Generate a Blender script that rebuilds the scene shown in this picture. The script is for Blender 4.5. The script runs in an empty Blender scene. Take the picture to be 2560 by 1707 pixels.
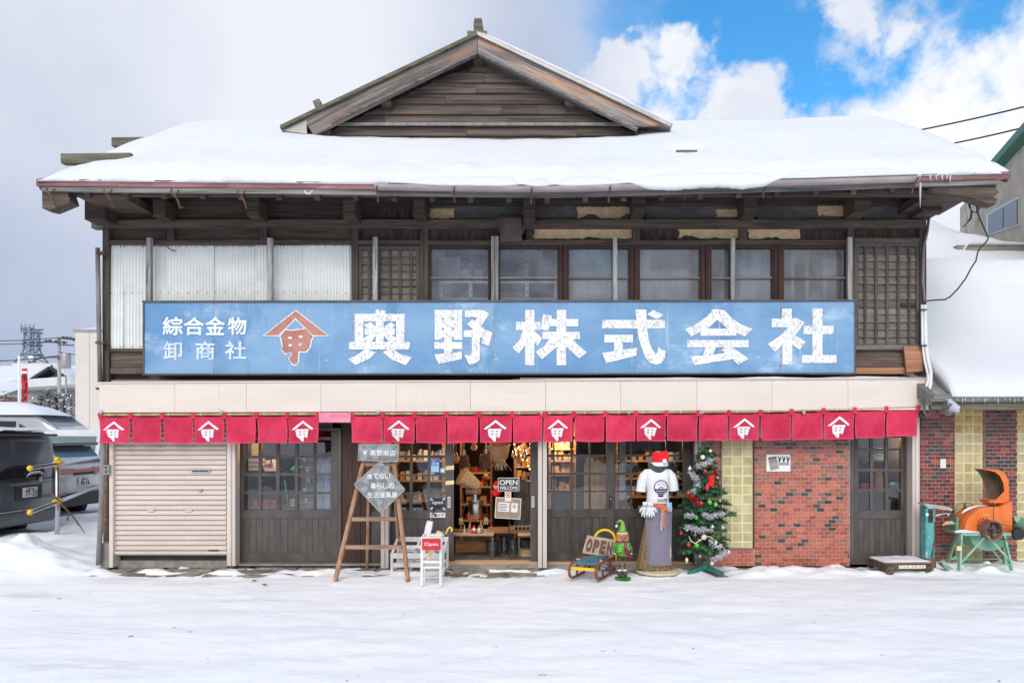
import bpy, bmesh, math, random
from mathutils import Vector, Matrix, noise
R = random.Random(7)
PI = math.pi
sc = bpy.context.scene
C = sc.collection
# ---------------------------------------------------------------- camera
F, D, V, H, EYE = 1805.0, 9.5, 1370.0, 1090.0, 1.7
cam = bpy.data.cameras.new('camera'); camo = bpy.data.objects.new('camera', cam); C.objects.link(camo)
camo.location = (0, -D, EYE); camo.rotation_euler = (PI / 2, 0, 0)
cam.sensor_width = 36; cam.lens = F / 2560 * 36
cam.shift_x = (1280 - V) / 2560; cam.shift_y = (H - 853.5) / 2560
cam.clip_end = 2000; cam.clip_start = 0.05
sc.camera = camo
# ---------------------------------------------------------------- node helper
def nd(nt, typ, ins=None, **at):
    n = nt.nodes.new(typ)
    for k, v in at.items(): setattr(n, k, v)
    for k, v in (ins or {}).items():
        if isinstance(v, bpy.types.NodeSocket): nt.links.new(v, n.inputs[k])
        else: n.inputs[k].default_value = v
    return n
def c4(c): return (c[0], c[1], c[2], 1.0)
def mth(nt, op, a, b=0.5, clamp=False):
    n = nd(nt, 'ShaderNodeMath', {0: a, 1: b}, operation=op); n.use_clamp = clamp; return n.outputs[0]
def mixc(nt, f, a, b, mode='MIX'):
    n = nt.nodes.new('ShaderNodeMix'); n.data_type = 'RGBA'; n.blend_type = mode
    for i, v in ((0, f), (6, a), (7, b)):
        if isinstance(v, bpy.types.NodeSocket): nt.links.new(v, n.inputs[i])
        else: n.inputs[i].default_value = v if i == 0 else c4(v)
    return n.outputs[2]
def mapr(nt, v, a, b, c=0.0, d=1.0, smooth=True):
    return nd(nt, 'ShaderNodeMapRange', {0: v, 1: a, 2: b, 3: c, 4: d},
              interpolation_type='SMOOTHSTEP' if smooth else 'LINEAR').outputs[0]
# ---------------------------------------------------------------- sky
SUN_EL, SUN_AZ = math.radians(38), math.radians(187)     # azimuth measured clockwise from +Y
world = bpy.data.worlds.new('World'); sc.world = world; world.use_nodes = True
nt = world.node_tree; nt.nodes.clear()
sky = nd(nt, 'ShaderNodeTexSky', sky_type='NISHITA', sun_disc=False, sun_elevation=SUN_EL,
         sun_rotation=SUN_AZ, air_density=1.0, dust_density=0.6, ozone_density=3.0, altitude=100)
co = nd(nt, 'ShaderNodeTexCoord').outputs['Generated']
sx = nd(nt, 'ShaderNodeSeparateXYZ', {0: co})
n1 = nd(nt, 'ShaderNodeTexNoise', {'Vector': co, 'Scale': 5.5, 'Detail': 9, 'Roughness': .56}).outputs[0]
n2 = nd(nt, 'ShaderNodeTexNoise', {'Vector': co, 'Scale': 2.1, 'Detail': 5, 'Roughness': .5}).outputs[0]
n3 = nd(nt, 'ShaderNodeTexNoise', {'Vector': co, 'Scale': 14, 'Detail': 8, 'Roughness': .6}).outputs[0]
# a deck of cloud over the left half of the sky, thinning to the right
edge = mth(nt, 'ADD', sx.outputs[0], mth(nt, 'MULTIPLY', mth(nt, 'SUBTRACT', n1, .5), .28))
deck = mapr(nt, edge, -.03, .15, 1.0, 0.0)
# cumulus banks over the right half
def dirpx(px, py):
    return Vector(((px - V) / F, 1, (H - py) / F)).normalized()
wn = nd(nt, 'ShaderNodeTexNoise', {'Vector': co, 'Scale': 7.5, 'Detail': 6, 'Roughness': .6}).outputs['Color']
wv = nd(nt, 'ShaderNodeVectorMath', {0: wn, 1: (.5,.5,.5)}, operation='SUBTRACT').outputs[0]
wv = nd(nt, 'ShaderNodeVectorMath', {0: wv, 'Scale': .22}, operation='SCALE').outputs[0]
cow = nd(nt, 'ShaderNodeVectorMath', {0: co, 1: wv}, operation='ADD').outputs[0]
cum = None
for px, py, r, w in ((1560, 230, .075, .5), (1690, 215, .075, .46), (1840, 280, .08, .46), (1640, 330, .14, .5), (1450, 260, .08, .4),
                     (2130, 100, .05, .34), (2290, 100, .06, .38), (2460, 200, .09, .46), (2560, 90, .06, .40), (2350, 255, .07, .46),
                     (2520, 250, .15, .5), (2060, 165, .035, .2), (2420, 420, .25, .5), (1990, 235, .04, .2), (2640, 260, .2, .5),
                     (1560, 70, .05, .14)):
    d = nd(nt, 'ShaderNodeVectorMath', {0: cow, 1: dirpx(px, py)}, operation='DISTANCE').outputs['Value']
    b = mapr(nt, d, r * .15, r * 1.25, w, 0.0)
    cum = b if cum is None else mth(nt, 'MAXIMUM', cum, b)
dens = mth(nt, 'ADD', cum, mth(nt, 'ADD', mth(nt, 'MULTIPLY', mth(nt, 'SUBTRACT', n1, .5), 1.15), mth(nt, 'MULTIPLY', mth(nt, 'SUBTRACT', n3, .5), .35)))
puff = mapr(nt, dens, .18, .40)
# low haze near the horizon, broken cloud elsewhere
low = mapr(nt, sx.outputs[2], .12, .36, 1.0, 0.0)
away = mth(nt, 'MULTIPLY', mapr(nt, n2, .42, .60), mapr(nt, sx.outputs[1], .62, .30))
cover = mth(nt, 'MAXIMUM', mth(nt, 'MAXIMUM', deck, puff), mth(nt, 'MAXIMUM', low, away))
# cloud colour: lavender-grey body with bright breaks
br = mapr(nt, n2, .36, .70)
glow = nd(nt, 'ShaderNodeVectorMath', {0: co, 1: dirpx(520, 120)}, operation='DISTANCE').outputs['Value']
br = mth(nt, 'ADD', mth(nt, 'MULTIPLY', br, .62), mapr(nt, glow, .02, .38, .62, 0.0), True)
grey = mixc(nt, br, (2.7, 3.2, 4.35), (5.5, 5.65, 6.2))
pw = mixc(nt, mapr(nt, n1, .40, .62), (6.4, 6.4, 6.6), (4.9, 5.2, 5.9))
ccol = mixc(nt, deck, pw, grey)
blue = mixc(nt, 1.0, sky.outputs[0], (0.52, 1.30, 1.55), 'MULTIPLY')
col = mixc(nt, cover, blue, ccol)
bg = nd(nt, 'ShaderNodeBackground', {'Color': col, 'Strength': 0.1})
nd(nt, 'ShaderNodeOutputWorld', {'Surface': bg.outputs[0]})
# ---------------------------------------------------------------- sun, exposure
sun = bpy.data.lights.new('sun', 'SUN'); suno = bpy.data.objects.new('sun', sun); C.objects.link(suno)
sun.energy = 1.5; sun.angle = math.radians(45); sun.color = (1, .95, .88)
sd = Vector((math.sin(SUN_AZ) * math.cos(SUN_EL), math.cos(SUN_AZ) * math.cos(SUN_EL), math.sin(SUN_EL)))
suno.rotation_euler = (-sd).to_track_quat('-Z', 'Y').to_euler(); suno.location = sd * 40
sc.view_settings.view_transform = 'Standard'; sc.view_settings.look = 'None'
sc.view_settings.gamma = 1; sc.view_settings.use_curve_mapping = False
sc.view_settings.exposure = 0.66
sc.cycles.max_bounces = 7; sc.cycles.transparent_max_bounces = 16
sc.cycles.diffuse_bounces = 4; sc.cycles.glossy_bounces = 3; sc.cycles.caustics_reflective = False; sc.cycles.caustics_refractive = False
sc.cycles.sample_clamp_indirect = 6
# ---------------------------------------------------------------- pixel <-> place
def S(y): return F / (D + y)
def X(px, y=0.0): return (px - V) / S(y)
def Z(py, y=0.0): return EYE + (H - py) / S(y)
def P(px, py, y): return Vector((X(px, y), y, Z(py, y)))
# ---------------------------------------------------------------- mesh building
WL = {}
class MB:
    def __init__(s): s.v = []; s.f = []
    def add(s, vs, fs):
        o = len(s.v); s.v += [tuple(q) for q in vs]; s.f += [tuple(i + o for i in f) for f in fs]; return s
    def box(s, x0, x1, y0, y1, z0, z1):
        return s.add([(x0,y0,z0),(x1,y0,z0),(x1,y1,z0),(x0,y1,z0),(x0,y0,z1),(x1,y0,z1),(x1,y1,z1),(x0,y1,z1)],
                     [(0,3,2,1),(4,5,6,7),(0,1,5,4),(1,2,6,5),(2,3,7,6),(3,0,4,7)])
    def rb(s, a, b, t, u, y0, y1):       # rectangle seen at depth y0 (pixels a..b, t..u), going back to y1
        return s.box(X(a,y0), X(b,y0), y0, y1, Z(u,y0), Z(t,y0))
    def bar(s, p, q, w, h=None, up=(0,0,1)):
        p, q = Vector(p), Vector(q); h = h or w; d = (q - p).normalized(); u = Vector(up)
        if abs(d.dot(u)) > .98: u = Vector((0,1,0))
        a = d.cross(u).normalized() * w / 2; b = a.cross(d).normalized() * h / 2
        vs = [e + i*a + j*b for e in (p, q) for i, j in ((-1,-1),(1,-1),(1,1),(-1,1))]
        return s.add(vs, [(3,2,1,0),(4,5,6,7),(0,1,5,4),(1,2,6,5),(2,3,7,6),(3,0,4,7)])
    def tube(s, pts, r, n=8, closed=False, cap=True):
        pts = [Vector(p) for p in pts]; m = len(pts); rr = r if isinstance(r, (list, tuple)) else [r] * m
        o = len(s.v); u = None
        for i, p in enumerate(pts):
            d = (pts[(i+1) % m] - pts[i-1]) if closed else (pts[min(i+1, m-1)] - pts[max(i-1, 0)])
            d.normalize()
            if u is None:
                u = d.orthogonal().normalized()
            u = (u - d * u.dot(d)).normalized(); w = d.cross(u)
            for k in range(n):
                a = 2*PI*k/n; s.v.append(tuple(p + (u*math.cos(a) + w*math.sin(a)) * rr[i]))
        for i in range(m if closed else m-1):
            for k in range(n):
                a, b = o + i*n, o + ((i+1) % m)*n; s.f.append((a+k, a+(k+1)%n, b+(k+1)%n, b+k))
        if cap and not closed:
            s.f.append(tuple(o + k for k in reversed(range(n)))); s.f.append(tuple(o + (m-1)*n + k for k in range(n)))
        return s
    def lathe(s, prof, c=(0,0,0), n=16, axis=(0,0,1), sx=1.0, sy=1.0):
        q = Vector((0,0,1)).rotation_difference(Vector(axis)); o = len(s.v); m = len(prof); c = Vector(c)
        for r, z in prof:
            for k in range(n):
                a = 2*PI*k/n; s.v.append(tuple(c + q @ Vector((r*sx*math.cos(a), r*sy*math.sin(a), z))))
        for i in range(m-1):
            for k in range(n):
                a, b = o + i*n, o + (i+1)*n; s.f.append((a+k, a+(k+1)%n, b+(k+1)%n, b+k))
        if prof[0][0] > 1e-4: s.f.append(tuple(o + k for k in reversed(range(n))))
        if prof[-1][0] > 1e-4: s.f.append(tuple(o + (m-1)*n + k for k in range(n)))
        return s
    def ball(s, c, r, n=12, m=8, sq=(1,1,1)):
        return s.lathe([(max(1e-5, math.sin(PI*i/m))*r*sq[0], -math.cos(PI*i/m)*r*sq[2]) for i in range(m+1)], c, n, sy=sq[1]/sq[0])
    def prism(s, poly, y0, y1):          # polygon of (x, z) points extruded in y
        n = len(poly); o = len(s.v)
        ar = sum(poly[i][0]*poly[(i+1)%n][1] - poly[(i+1)%n][0]*poly[i][1] for i in range(n))
        if ar < 0: poly = poly[::-1]
        s.v += [(x, y0, z) for x, z in poly] + [(x, y1, z) for x, z in poly]
        s.f.append(tuple(o + i for i in range(n))); s.f.append(tuple(o + n + i for i in reversed(range(n))))
        for i in range(n):
            j = (i+1) % n; s.f.append((o+j, o+i, o+n+i, o+n+j))
        return s
    def sheet(s, poly, y):
        n = len(poly); o = len(s.v)
        ar = sum(poly[i][0]*poly[(i+1)%n][1] - poly[(i+1)%n][0]*poly[i][1] for i in range(n))
        if ar < 0: poly = poly[::-1]
        s.v += [(x, y, z) for x, z in poly]; s.f.append(tuple(o + i for i in range(n))); return s
    def grid(s, fn, nu, nv, flip=False):
        o = len(s.v)
        for j in range(nv+1):
            for i in range(nu+1): s.v.append(tuple(fn(i/nu, j/nv)))
        for j in range(nv):
            for i in range(nu):
                a = o + j*(nu+1) + i; f = (a, a+1, a+nu+2, a+nu+1); s.f.append(f[::-1] if flip else f)
        return s
    def xf(s, M, start=0):
        s.v[start:] = [tuple(M @ Vector(q)) for q in s.v[start:]]; return s
    def mesh(s, name, mat, smooth=False):
        me = bpy.data.meshes.new(name); me.from_pydata(s.v, [], s.f); me.materials.append(mat)
        if smooth:
            me.polygons.foreach_set('use_smooth', [True]*len(me.polygons))
            if smooth is not True: me.set_sharp_from_angle(angle=smooth)
        me.update(); return me
    def obj(s, name, mat, parent=None, smooth=False, **tags):
        return place(name, s.mesh(name, mat, smooth), parent, (0,0,0), **tags)
def place(name, me, parent=None, loc=(0,0,0), **tags):
    o = bpy.data.objects.new(name, me); C.objects.link(o); o.parent = parent
    o.location = Vector(loc) - (WL.get(parent.name, Vector()) if parent else Vector())
    WL[o.name] = Vector(loc) if parent is None or parent.name in WL else Vector()
    for k, v in tags.items():
        if v: o[k] = v
    return o
def T(name, label, category, loc=(0,0,0), group=None, local=False, rz=0.0, kind=None):
    o = bpy.data.objects.new(name, None); C.objects.link(o); o.location = loc; o.rotation_euler = (0,0,rz)
    o.empty_display_size = .1
    o['label'] = label; o['category'] = category
    if group: o['group'] = group
    if kind: o['kind'] = kind
    WL[o.name] = Vector((0,0,0)) if local else Vector(loc)
    return o
SM = .7
def text_mesh(txt, mat, bold=0.0, ext=0.0):
    cu = bpy.data.curves.new('lettering', 'FONT'); cu.body = txt; cu.offset = bold; cu.extrude = ext
    cu.resolution_u = 3
    o = bpy.data.objects.new('lettering', cu); C.objects.link(o)
    dg = bpy.context.evaluated_depsgraph_get(); me = bpy.data.meshes.new_from_object(o.evaluated_get(dg))
    C.objects.unlink(o); bpy.data.objects.remove(o); bpy.data.curves.remove(cu)
    me.materials.clear(); me.materials.append(mat); return me
def text(txt, x0, x1, z0, z1, y, mat, parent, name='lettering', bold=0.0, ext=0.0, shear=0.0, M=None, **tags):
    cjk = any(ord(ch) > 0x2000 for ch in txt)
    me = text_mesh(txt, mat, 0 if cjk else bold, ext)
    if cjk and bold:
        vs = [q.co.copy() for q in me.vertices]; fs_ = [tuple(p.vertices) for p in me.polygons]; n0 = len(vs); V2 = []; F2 = []
        for k, (dx, dy) in enumerate(((0,0),(1,.3),(-1,-.3),(.3,1),(-.3,-1),(.8,.8),(-.8,.8),(.8,-.8),(-.8,-.8))):
            V2 += [(v.x+dx*bold, v.y+dy*bold, k*.00025) for v in vs]; F2 += [tuple(i+k*n0 for i in f) for f in fs_]
        me.clear_geometry(); me.from_pydata(V2, [], F2)
    xs = [q.co.x for q in me.vertices]; ys = [q.co.y for q in me.vertices]
    if not xs: return None
    a, b, c, d = min(xs), max(xs), min(ys), max(ys)
    for q in me.vertices:
        u = (q.co.x-a)/max(1e-6, b-a); w = (q.co.y-c)/max(1e-6, d-c)
        p = Vector((x0+(x1-x0)*u+shear*w, y-q.co.z, z0+(z1-z0)*w)); q.co = M @ p if M else p
    return place(name, me, parent, **tags)
# ---------------------------------------------------------------- materials
MT = {}
def pm(name, c1, c2=None, sc3=(5,5,5), rot=None, lo=.38, hi=.62, rough=.7, metal=0.0, bump=0.0, bsc=None, rnd=0.0, spots=(), det=6, coat=0.0, spec=.5, wear=None, bdist=.01, rgh=None, emit=None, trans=0.0):
    m = bpy.data.materials.new(name); MT[name] = m; m.use_nodes = True; nt = m.node_tree; nt.nodes.clear()
    out = nt.nodes.new('ShaderNodeOutputMaterial'); b = nt.nodes.new('ShaderNodeBsdfPrincipled'); nt.links.new(b.outputs[0], out.inputs[0])
    b.inputs['Roughness'].default_value = rough; b.inputs['Metallic'].default_value = metal
    b.inputs['Specular IOR Level'].default_value = spec; b.inputs['Coat Weight'].default_value = coat
    b.inputs['Coat Roughness'].default_value = .08
    tc = nt.nodes.new('ShaderNodeTexCoord').outputs['Object']
    if rot: tc = nd(nt, 'ShaderNodeMapping', {0: tc, 'Rotation': rot}).outputs[0]
    col = None; fac = None
    if c2 is not None:
        mp = nd(nt, 'ShaderNodeMapping', {0: tc, 'Scale': sc3}).outputs[0]
        oi0 = nd(nt, 'ShaderNodeObjectInfo').outputs['Random']
        fac = nd(nt, 'ShaderNodeTexNoise', {'Vector': mp, 'W': mth(nt, 'MULTIPLY', oi0, 37.0), 'Scale': 1, 'Detail': det, 'Roughness': .62}, noise_dimensions='4D').outputs[0]
        f2 = mapr(nt, fac, lo, hi); col = mixc(nt, f2, c1, c2)
    for (cs, s3, a, bb) in spots:
        mp2 = nd(nt, 'ShaderNodeMapping', {0: tc, 'Scale': s3, 'Location': (3.1*a, 7.7*bb, 1.3)}).outputs[0]
        nn = nd(nt, 'ShaderNodeTexNoise', {'Vector': mp2, 'Scale': 1, 'Detail': 5, 'Roughness': .65}).outputs[0]
        col = mixc(nt, mapr(nt, nn, a, bb), col if col is not None else c1, cs)
    if rnd:
        oi = nd(nt, 'ShaderNodeObjectInfo').outputs['Random']
        k = mapr(nt, oi, 0, 1, 1-rnd, 1+rnd, False)
        cc = nd(nt, 'ShaderNodeCombineColor', {0: k, 1: k, 2: k}).outputs[0]
        col = mixc(nt, 1.0, col if col is not None else c1, cc, 'MULTIPLY')
    if col is None: b.inputs['Base Color'].default_value = c4(c1)
    else: nt.links.new(col, b.inputs['Base Color'])
    if bump:
        if bsc is None and fac is not None: hgt = fac
        else:
            mp3 = nd(nt, 'ShaderNodeMapping', {0: tc, 'Scale': bsc or (20,20,20)}).outputs[0]
            hgt = nd(nt, 'ShaderNodeTexNoise', {'Vector': mp3, 'Scale': 1, 'Detail': 7, 'Roughness': .6}).outputs[0]
        bp = nd(nt, 'ShaderNodeBump', {'Strength': bump, 'Distance': bdist, 'Height': hgt}); nt.links.new(bp.outputs[0], b.inputs['Normal'])
    if emit:
        b.inputs['Emission Color'].default_value = c4(emit[0]); b.inputs['Emission Strength'].default_value = emit[1]
    if trans: b.inputs['Transmission Weight'].default_value = trans
    return m
GX, GZ = (1.6, 30, 34), (30, 30, 1.6)     # grain along x / along z
def wood(name, a, b, g=GX, **k):
    k.setdefault('rough', .8); k.setdefault('bump', .35); k.setdefault('rnd', .22); k.setdefault('lo', .3); k.setdefault('hi', .72)
    return pm(name, a, b, sc3=g, **k)
wood('dark_wood', (.044,.031,.024), (.150,.108,.080), spots=(((.22,.20,.18), (3,30,30), .66, .80),))
wood('dark_wood_up', (.034,.025,.021), (.108,.080,.062), GZ, spots=(((.20,.18,.16), (30,30,3), .68, .82),))
wood('black_wood', (.030,.022,.018), (.118,.085,.064), spots=(((.16,.14,.13), (3,22,22), .68, .84),))
wood('red_wood', (.035,.018,.013), (.075,.036,.026), GZ)
wood('grey_wood', (.16,.15,.14), (.46,.45,.43), (40,40,2.2), spots=(((.09,.06,.05), (30,30,3), .60, .70),))
wood('board_wood', (.10,.082,.070), (.24,.205,.175), (4,40,60), rnd=.3)
wood('slat_wood', (.05,.042,.037), (.12,.10,.085), (40,40,3))
wood('gable_wood', (.040,.030,.025), (.16,.115,.09), (1.3,40,30), rnd=.25, spots=(((.30,.20,.14), (1.2,20,16), .62, .82),))
wood('barge_wood', (.075,.060,.052), (.33,.29,.26), (2.0,30,40), spots=(((.40,.20,.10), (1.6,18,18), .56, .72),))
wood('barge_wood_l', (.075,.060,.052), (.36,.32,.29), (1.2,30,26), rot=(0,.443,0), spots=(((.42,.21,.11), (1.0,16,12), .52, .68),))
wood('barge_wood_r', (.075,.060,.052), (.36,.32,.29), (1.2,30,26), rot=(0,-.443,0), spots=(((.48,.24,.12), (1.0,16,12), .50, .66),))
wood('eave_wood', (.09,.083,.078), (.27,.255,.24), (1.4,30,36))
wood('moss_wood', (.085,.080,.050), (.22,.20,.14), (2,20,20))
wood('orange_wood', (.30,.12,.055), (.55,.28,.15), GX, rnd=.1)
wood('ladder_wood', (.27,.12,.062), (.50,.29,.17), (30,30,2.6), rnd=.06, spots=(((.30,.24,.19), (9,9,1.5), .50, .68),))
wood('ladder_rung', (.22,.13,.085), (.46,.31,.21), (2.6,30,30), rnd=.1)
wood('pale_wood', (.36,.22,.12), (.62,.42,.25), GX, rnd=.12)
wood('sill_wood', (.13,.11,.095), (.34,.29,.25), GX)
wood('sign_plank', (.33,.25,.18), (.55,.43,.32), (3,30,40), rnd=.05)
wood('table_wood', (.20,.10,.05), (.42,.24,.13), GX)
pm('door_paint', (.070,.060,.052), (.105,.090,.079), (6,6,2.5), rough=.5, bump=.12, bsc=(70,70,4), rnd=.06, spots=(((.15,.13,.11), (9,9,3), .66, .82),))
pm('door_dark', (.040,.033,.028), (.075,.060,.050), (8,8,2), rough=.5, bump=.15, bsc=(70,70,4), rnd=.08)
pm('beige_metal', (.70,.60,.52), (.74,.64,.56), (.8,.8,4), rough=.45, bump=.02, bsc=(2,2,6), spots=(((.64,.54,.47), (.6,1,9), .60, .80), ((.56,.45,.37), (26,26,.9), .60, .80),))
pm('shutter_metal', (.64,.545,.475), (.70,.60,.525), (1.2,1,3), rough=.42, bump=.02, bsc=(2,2,6), spots=(((.40,.34,.29), (1,1,2.4), .58, .80), ((.42,.34,.28), (30,30,1.0), .60, .78),))
pm('post_metal', (.58,.50,.44), (.64,.55,.49), (3,3,1), rough=.4)
pm('flashing', (.30,.28,.265), (.40,.375,.355), (2,4,9), rough=.4, metal=.3)
pm('purple_metal', (.18,.062,.062), (.30,.135,.135), (1.3,5,9), rough=.5, spots=(((.36,.23,.22), (1.2,6,7), .56, .72),))
pm('gutter_metal', (.36,.30,.285), (.48,.41,.39), (2,6,6), rough=.45)
pm('brown_tin', (.085,.058,.048), (.135,.096,.082), (6,6,6), rough=.5, bump=.1)
pm('rust_iron', (.085,.042,.028), (.21,.105,.065), (18,18,18), rough=.85, bump=.3)
pm('black_iron', (.012,.012,.012), (.03,.028,.026), (20,20,20), rough=.5)
pm('sheet_plastic', (.72,.74,.71), (.86,.87,.84), (.9,1,2.4), rough=.35, lo=.3, hi=.7, spots=(((.48,.40,.29), (3.0,3,.9), .60, .86), ((.42,.56,.60), (1.2,1,.8), .66, .85)))
pm('sign_blue', (.105,.255,.46), (.215,.375,.56), (.9,1,1.5), rough=.5, bump=.05, det=9, lo=.34, hi=.66,
   spots=(((.42,.56,.70), (1.7,1,2.6), .55, .76), ((.085,.225,.44), (2.2,2,.9), .56, .76), ((.28,.17,.12), (40,40,40), .72, .77), ((.56,.66,.75), (34,34,6), .67, .76), ((.46,.58,.70), (5,5,14), .66, .75), ((.48,.59,.69), (24,24,1.1), .58, .78), ((.34,.27,.24), (30,30,1.4), .68, .80)))
pm('sign_white', (.82,.82,.80), (.76,.76,.75), (6,6,6), rough=.6, spots=(((.40,.395,.40), (34,34,22), .565, .61), ((.50,.49,.49), (7,7,5), .56, .66), ((.33,.32,.33), (60,60,40), .60, .64), ((.42,.20,.10), (17,17,17), .69, .73)))
pm('sign_white_soft', (.80,.83,.86), (.62,.71,.80), (9,9,9), rough=.6, lo=.45, hi=.75)
pm('sign_white_faint', (.66,.74,.82), (.45,.57,.71), (9,9,9), rough=.6, lo=.4, hi=.7)
pm('sign_red', (.42,.165,.115), (.50,.235,.19), (7,7,7), rough=.6, spots=(((.34,.24,.20), (7,7,5), .60, .72),))
pm('rust_line', (.22,.14,.10), (.40,.42,.46), (3,3,28), rough=.8, lo=.4, hi=.55)
pm('noren_red', (.54,.028,.072), (.64,.046,.102), (3,3,3), rnd=.09, rough=.9, bump=.15, bsc=(260,260,260), spec=.2, bdist=.002)
pm('noren_stitch', (.66,.18,.22), rough=.9)
pm('noren_pink', (.70,.20,.30), (.78,.30,.39), (3,3,9), rough=.9, spec=.2)
pm('print_white', (.80,.78,.77), rough=.8)
pm('print_black', (.02,.02,.03), rough=.7)
pm('print_navy', (.015,.018,.06), rough=.8)
pm('bamboo', (.36,.20,.09), (.55,.36,.19), (7,20,20), rough=.45)
pm('bamboo_node', (.65,.48,.28), rough=.5)
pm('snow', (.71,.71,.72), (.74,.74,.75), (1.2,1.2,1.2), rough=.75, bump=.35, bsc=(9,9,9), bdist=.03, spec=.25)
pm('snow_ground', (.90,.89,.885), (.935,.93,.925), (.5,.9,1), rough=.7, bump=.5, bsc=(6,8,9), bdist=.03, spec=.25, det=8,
   spots=(((.74,.735,.74), (1.1,2.6,1), .60, .80), ((.52,.48,.43), (3.1,9,1), .68, .78), ((.70,.69,.69), (.35,2.2,1), .55, .72), ((.93,.93,.94), (2,5,1), .62, .74)))
pm('ice_dirt', (.30,.28,.26), (.62,.61,.62), (14,14,14), rough=.55, bump=.6, bsc=(30,30,30))
pm('stone', (.17,.145,.115), (.33,.275,.21), (9,9,9), rough=.85, bump=.4, rnd=.3)
pm('concrete', (.22,.205,.185), (.34,.315,.285), (6,6,6), rough=.9, bump=.3)
pm('concrete_old', (.20,.19,.17), (.33,.31,.28), (1.5,1.5,3), rough=.9, bump=.4, bsc=(12,12,12))
pm('plaster_tan', (.58,.40,.22), (.72,.53,.32), (14,14,22), rough=.95, bump=.9, bsc=(38,38,46), spots=(((.30,.19,.105), (17,17,22), .66, .74),))
pm('plaster_dark', (.085,.08,.08), (.14,.133,.13), (3,3,9), rough=.8, spots=(((.45,.45,.46), (9,9,15), .73, .77),))
pm('scratch_wood', (.030,.022,.018), (.085,.058,.047), (22,22,5), rough=.85, bump=.6)
pm('brick_orange', (.43,.100,.056), (.54,.155,.088), (30,30,45), rough=.35, rnd=.22, bump=.2, spots=(((.20,.06,.04), (40,40,60), .64, .74),))
pm('brick_red', (.36,.066,.045), (.46,.108,.07), (30,30,45), rough=.35, rnd=.24, bump=.2, spots=(((.18,.045,.035), (40,40,60), .62, .74),))
pm('brick_brown', (.22,.085,.062), (.34,.14,.10), (30,30,45), rough=.35, rnd=.25, bump=.2, spots=(((.045,.025,.02), (40,40,60), .56, .68),))
pm('brick_black', (.052,.038,.034), (.085,.064,.056), (30,30,45), rough=.3, rnd=.3, bump=.15)
pm('brick_maroon', (.17,.034,.028), (.29,.060,.047), (30,30,45), rough=.35, rnd=.28, bump=.2, spots=(((.045,.018,.016), (40,40,60), .54, .66),))
pm('mortar', (.43,.385,.345), (.53,.48,.43), (20,20,20), rough=.95)
pm('block_joint', (.74,.61,.30), (.80,.68,.38), (9,9,9), rough=.7)
pm('glass_block', (.46,.40,.21), (.58,.51,.30), (8,8,5), rough=.18, rnd=.12, bump=.5, bsc=(26,26,26), spec=.6)
pm('glass_block_amber', (.50,.31,.08), (.68,.47,.17), (14,14,14), rough=.18, rnd=.15, bump=.6, bsc=(22,22,22))
pm('white_paint', (.70,.68,.64), (.80,.785,.75), (9,9,9), rough=.5, rnd=.05, spots=(((.45,.38,.31), (20,20,20), .68, .76),))
pm('worn_white', (.58,.57,.55), (.74,.73,.71), (8,8,8), rough=.6, rnd=.08, spots=(((.36,.33,.30), (14,14,14), .60, .72),))
pm('red_paint', (.60,.022,.03), rough=.4)
pm('zinc', (.21,.225,.225), (.36,.375,.375), (11,11,11), rough=.42, metal=.55, lo=.42, hi=.58, det=3, spots=(((.44,.46,.46), (17,17,17), .60, .68), ((.22,.235,.235), (24,24,24), .62, .70)))
pm('chrome', (.55,.55,.56), (.66,.66,.67), (9,9,9), rough=.22, metal=1.0)
pm('steel_pipe', (.50,.51,.53), (.60,.61,.63), (20,20,20), rough=.3, metal=.9)
pm('yellow_plastic', (.85,.52,.015), rough=.4)
pm('orange_machine', (.74,.155,.028), (.82,.20,.04), (6,6,6), rough=.35, bump=.03, spots=(((.42,.13,.05), (13,13,13), .68, .76),))
pm('green_machine', (.21,.42,.28), (.30,.52,.37), (8,8,8), rough=.5, spots=(((.30,.25,.16), (13,13,13), .66, .74),))
pm('green_dark_machine', (.10,.22,.14), (.18,.33,.22), (9,9,9), rough=.5, spots=(((.10,.08,.06), (12,12,12), .60, .72),))
pm('spout_inside', (.10,.065,.038), (.20,.14,.085), (9,9,5), rough=.7)
pm('teal_paint', (.055,.27,.29), (.12,.37,.38), (7,7,4), rough=.5, spots=(((.56,.50,.38), (14,14,7), .575, .63), ((.23,.12,.07), (18,18,12), .70, .76)))
pm('teal_grey', (.30,.31,.27), (.50,.49,.43), (5,20,20), rough=.6, spots=(((.10,.30,.30), (9,20,20), .60, .70),))
pm('iron_dark', (.045,.042,.040), (.105,.085,.072), (14,14,14), rough=.6, bump=.2)
pm('rust_wood', (.14,.068,.045), (.24,.13,.09), (9,9,9), rough=.75)
pm('sled_red', (.17,.042,.030), (.29,.080,.055), (9,9,9), rough=.45, spots=(((.10,.05,.035), (16,16,16), .62, .72),))
pm('sled_blue', (.035,.13,.18), (.075,.21,.26), (4,24,24), rough=.5, rnd=.15)
pm('twine', (.60,.52,.40), (.75,.68,.56), (40,40,40), rough=.95)
pm('letter_brown', (.10,.040,.026), (.185,.085,.055), (30,30,30), rough=.8, bump=.4)
pm('gnome_green', (.07,.25,.025), (.17,.40,.06), (14,14,14), rough=.4)
pm('gnome_dark', (.03,.12,.02), (.08,.24,.04), (14,14,14), rough=.4)
pm('gnome_orange', (.36,.125,.035), (.56,.25,.09), (14,14,30), rough=.5)
pm('gnome_nose', (.16,.12,.10), (.24,.19,.16), (20,20,20), rough=.5)
pm('gnome_scarf', (.20,.012,.035), rough=.7)
pm('cream', (.80,.68,.47), (.86,.76,.57), (10,10,10), rough=.5)
pm('skin_wood', (.62,.43,.27), rough=.6)
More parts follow.
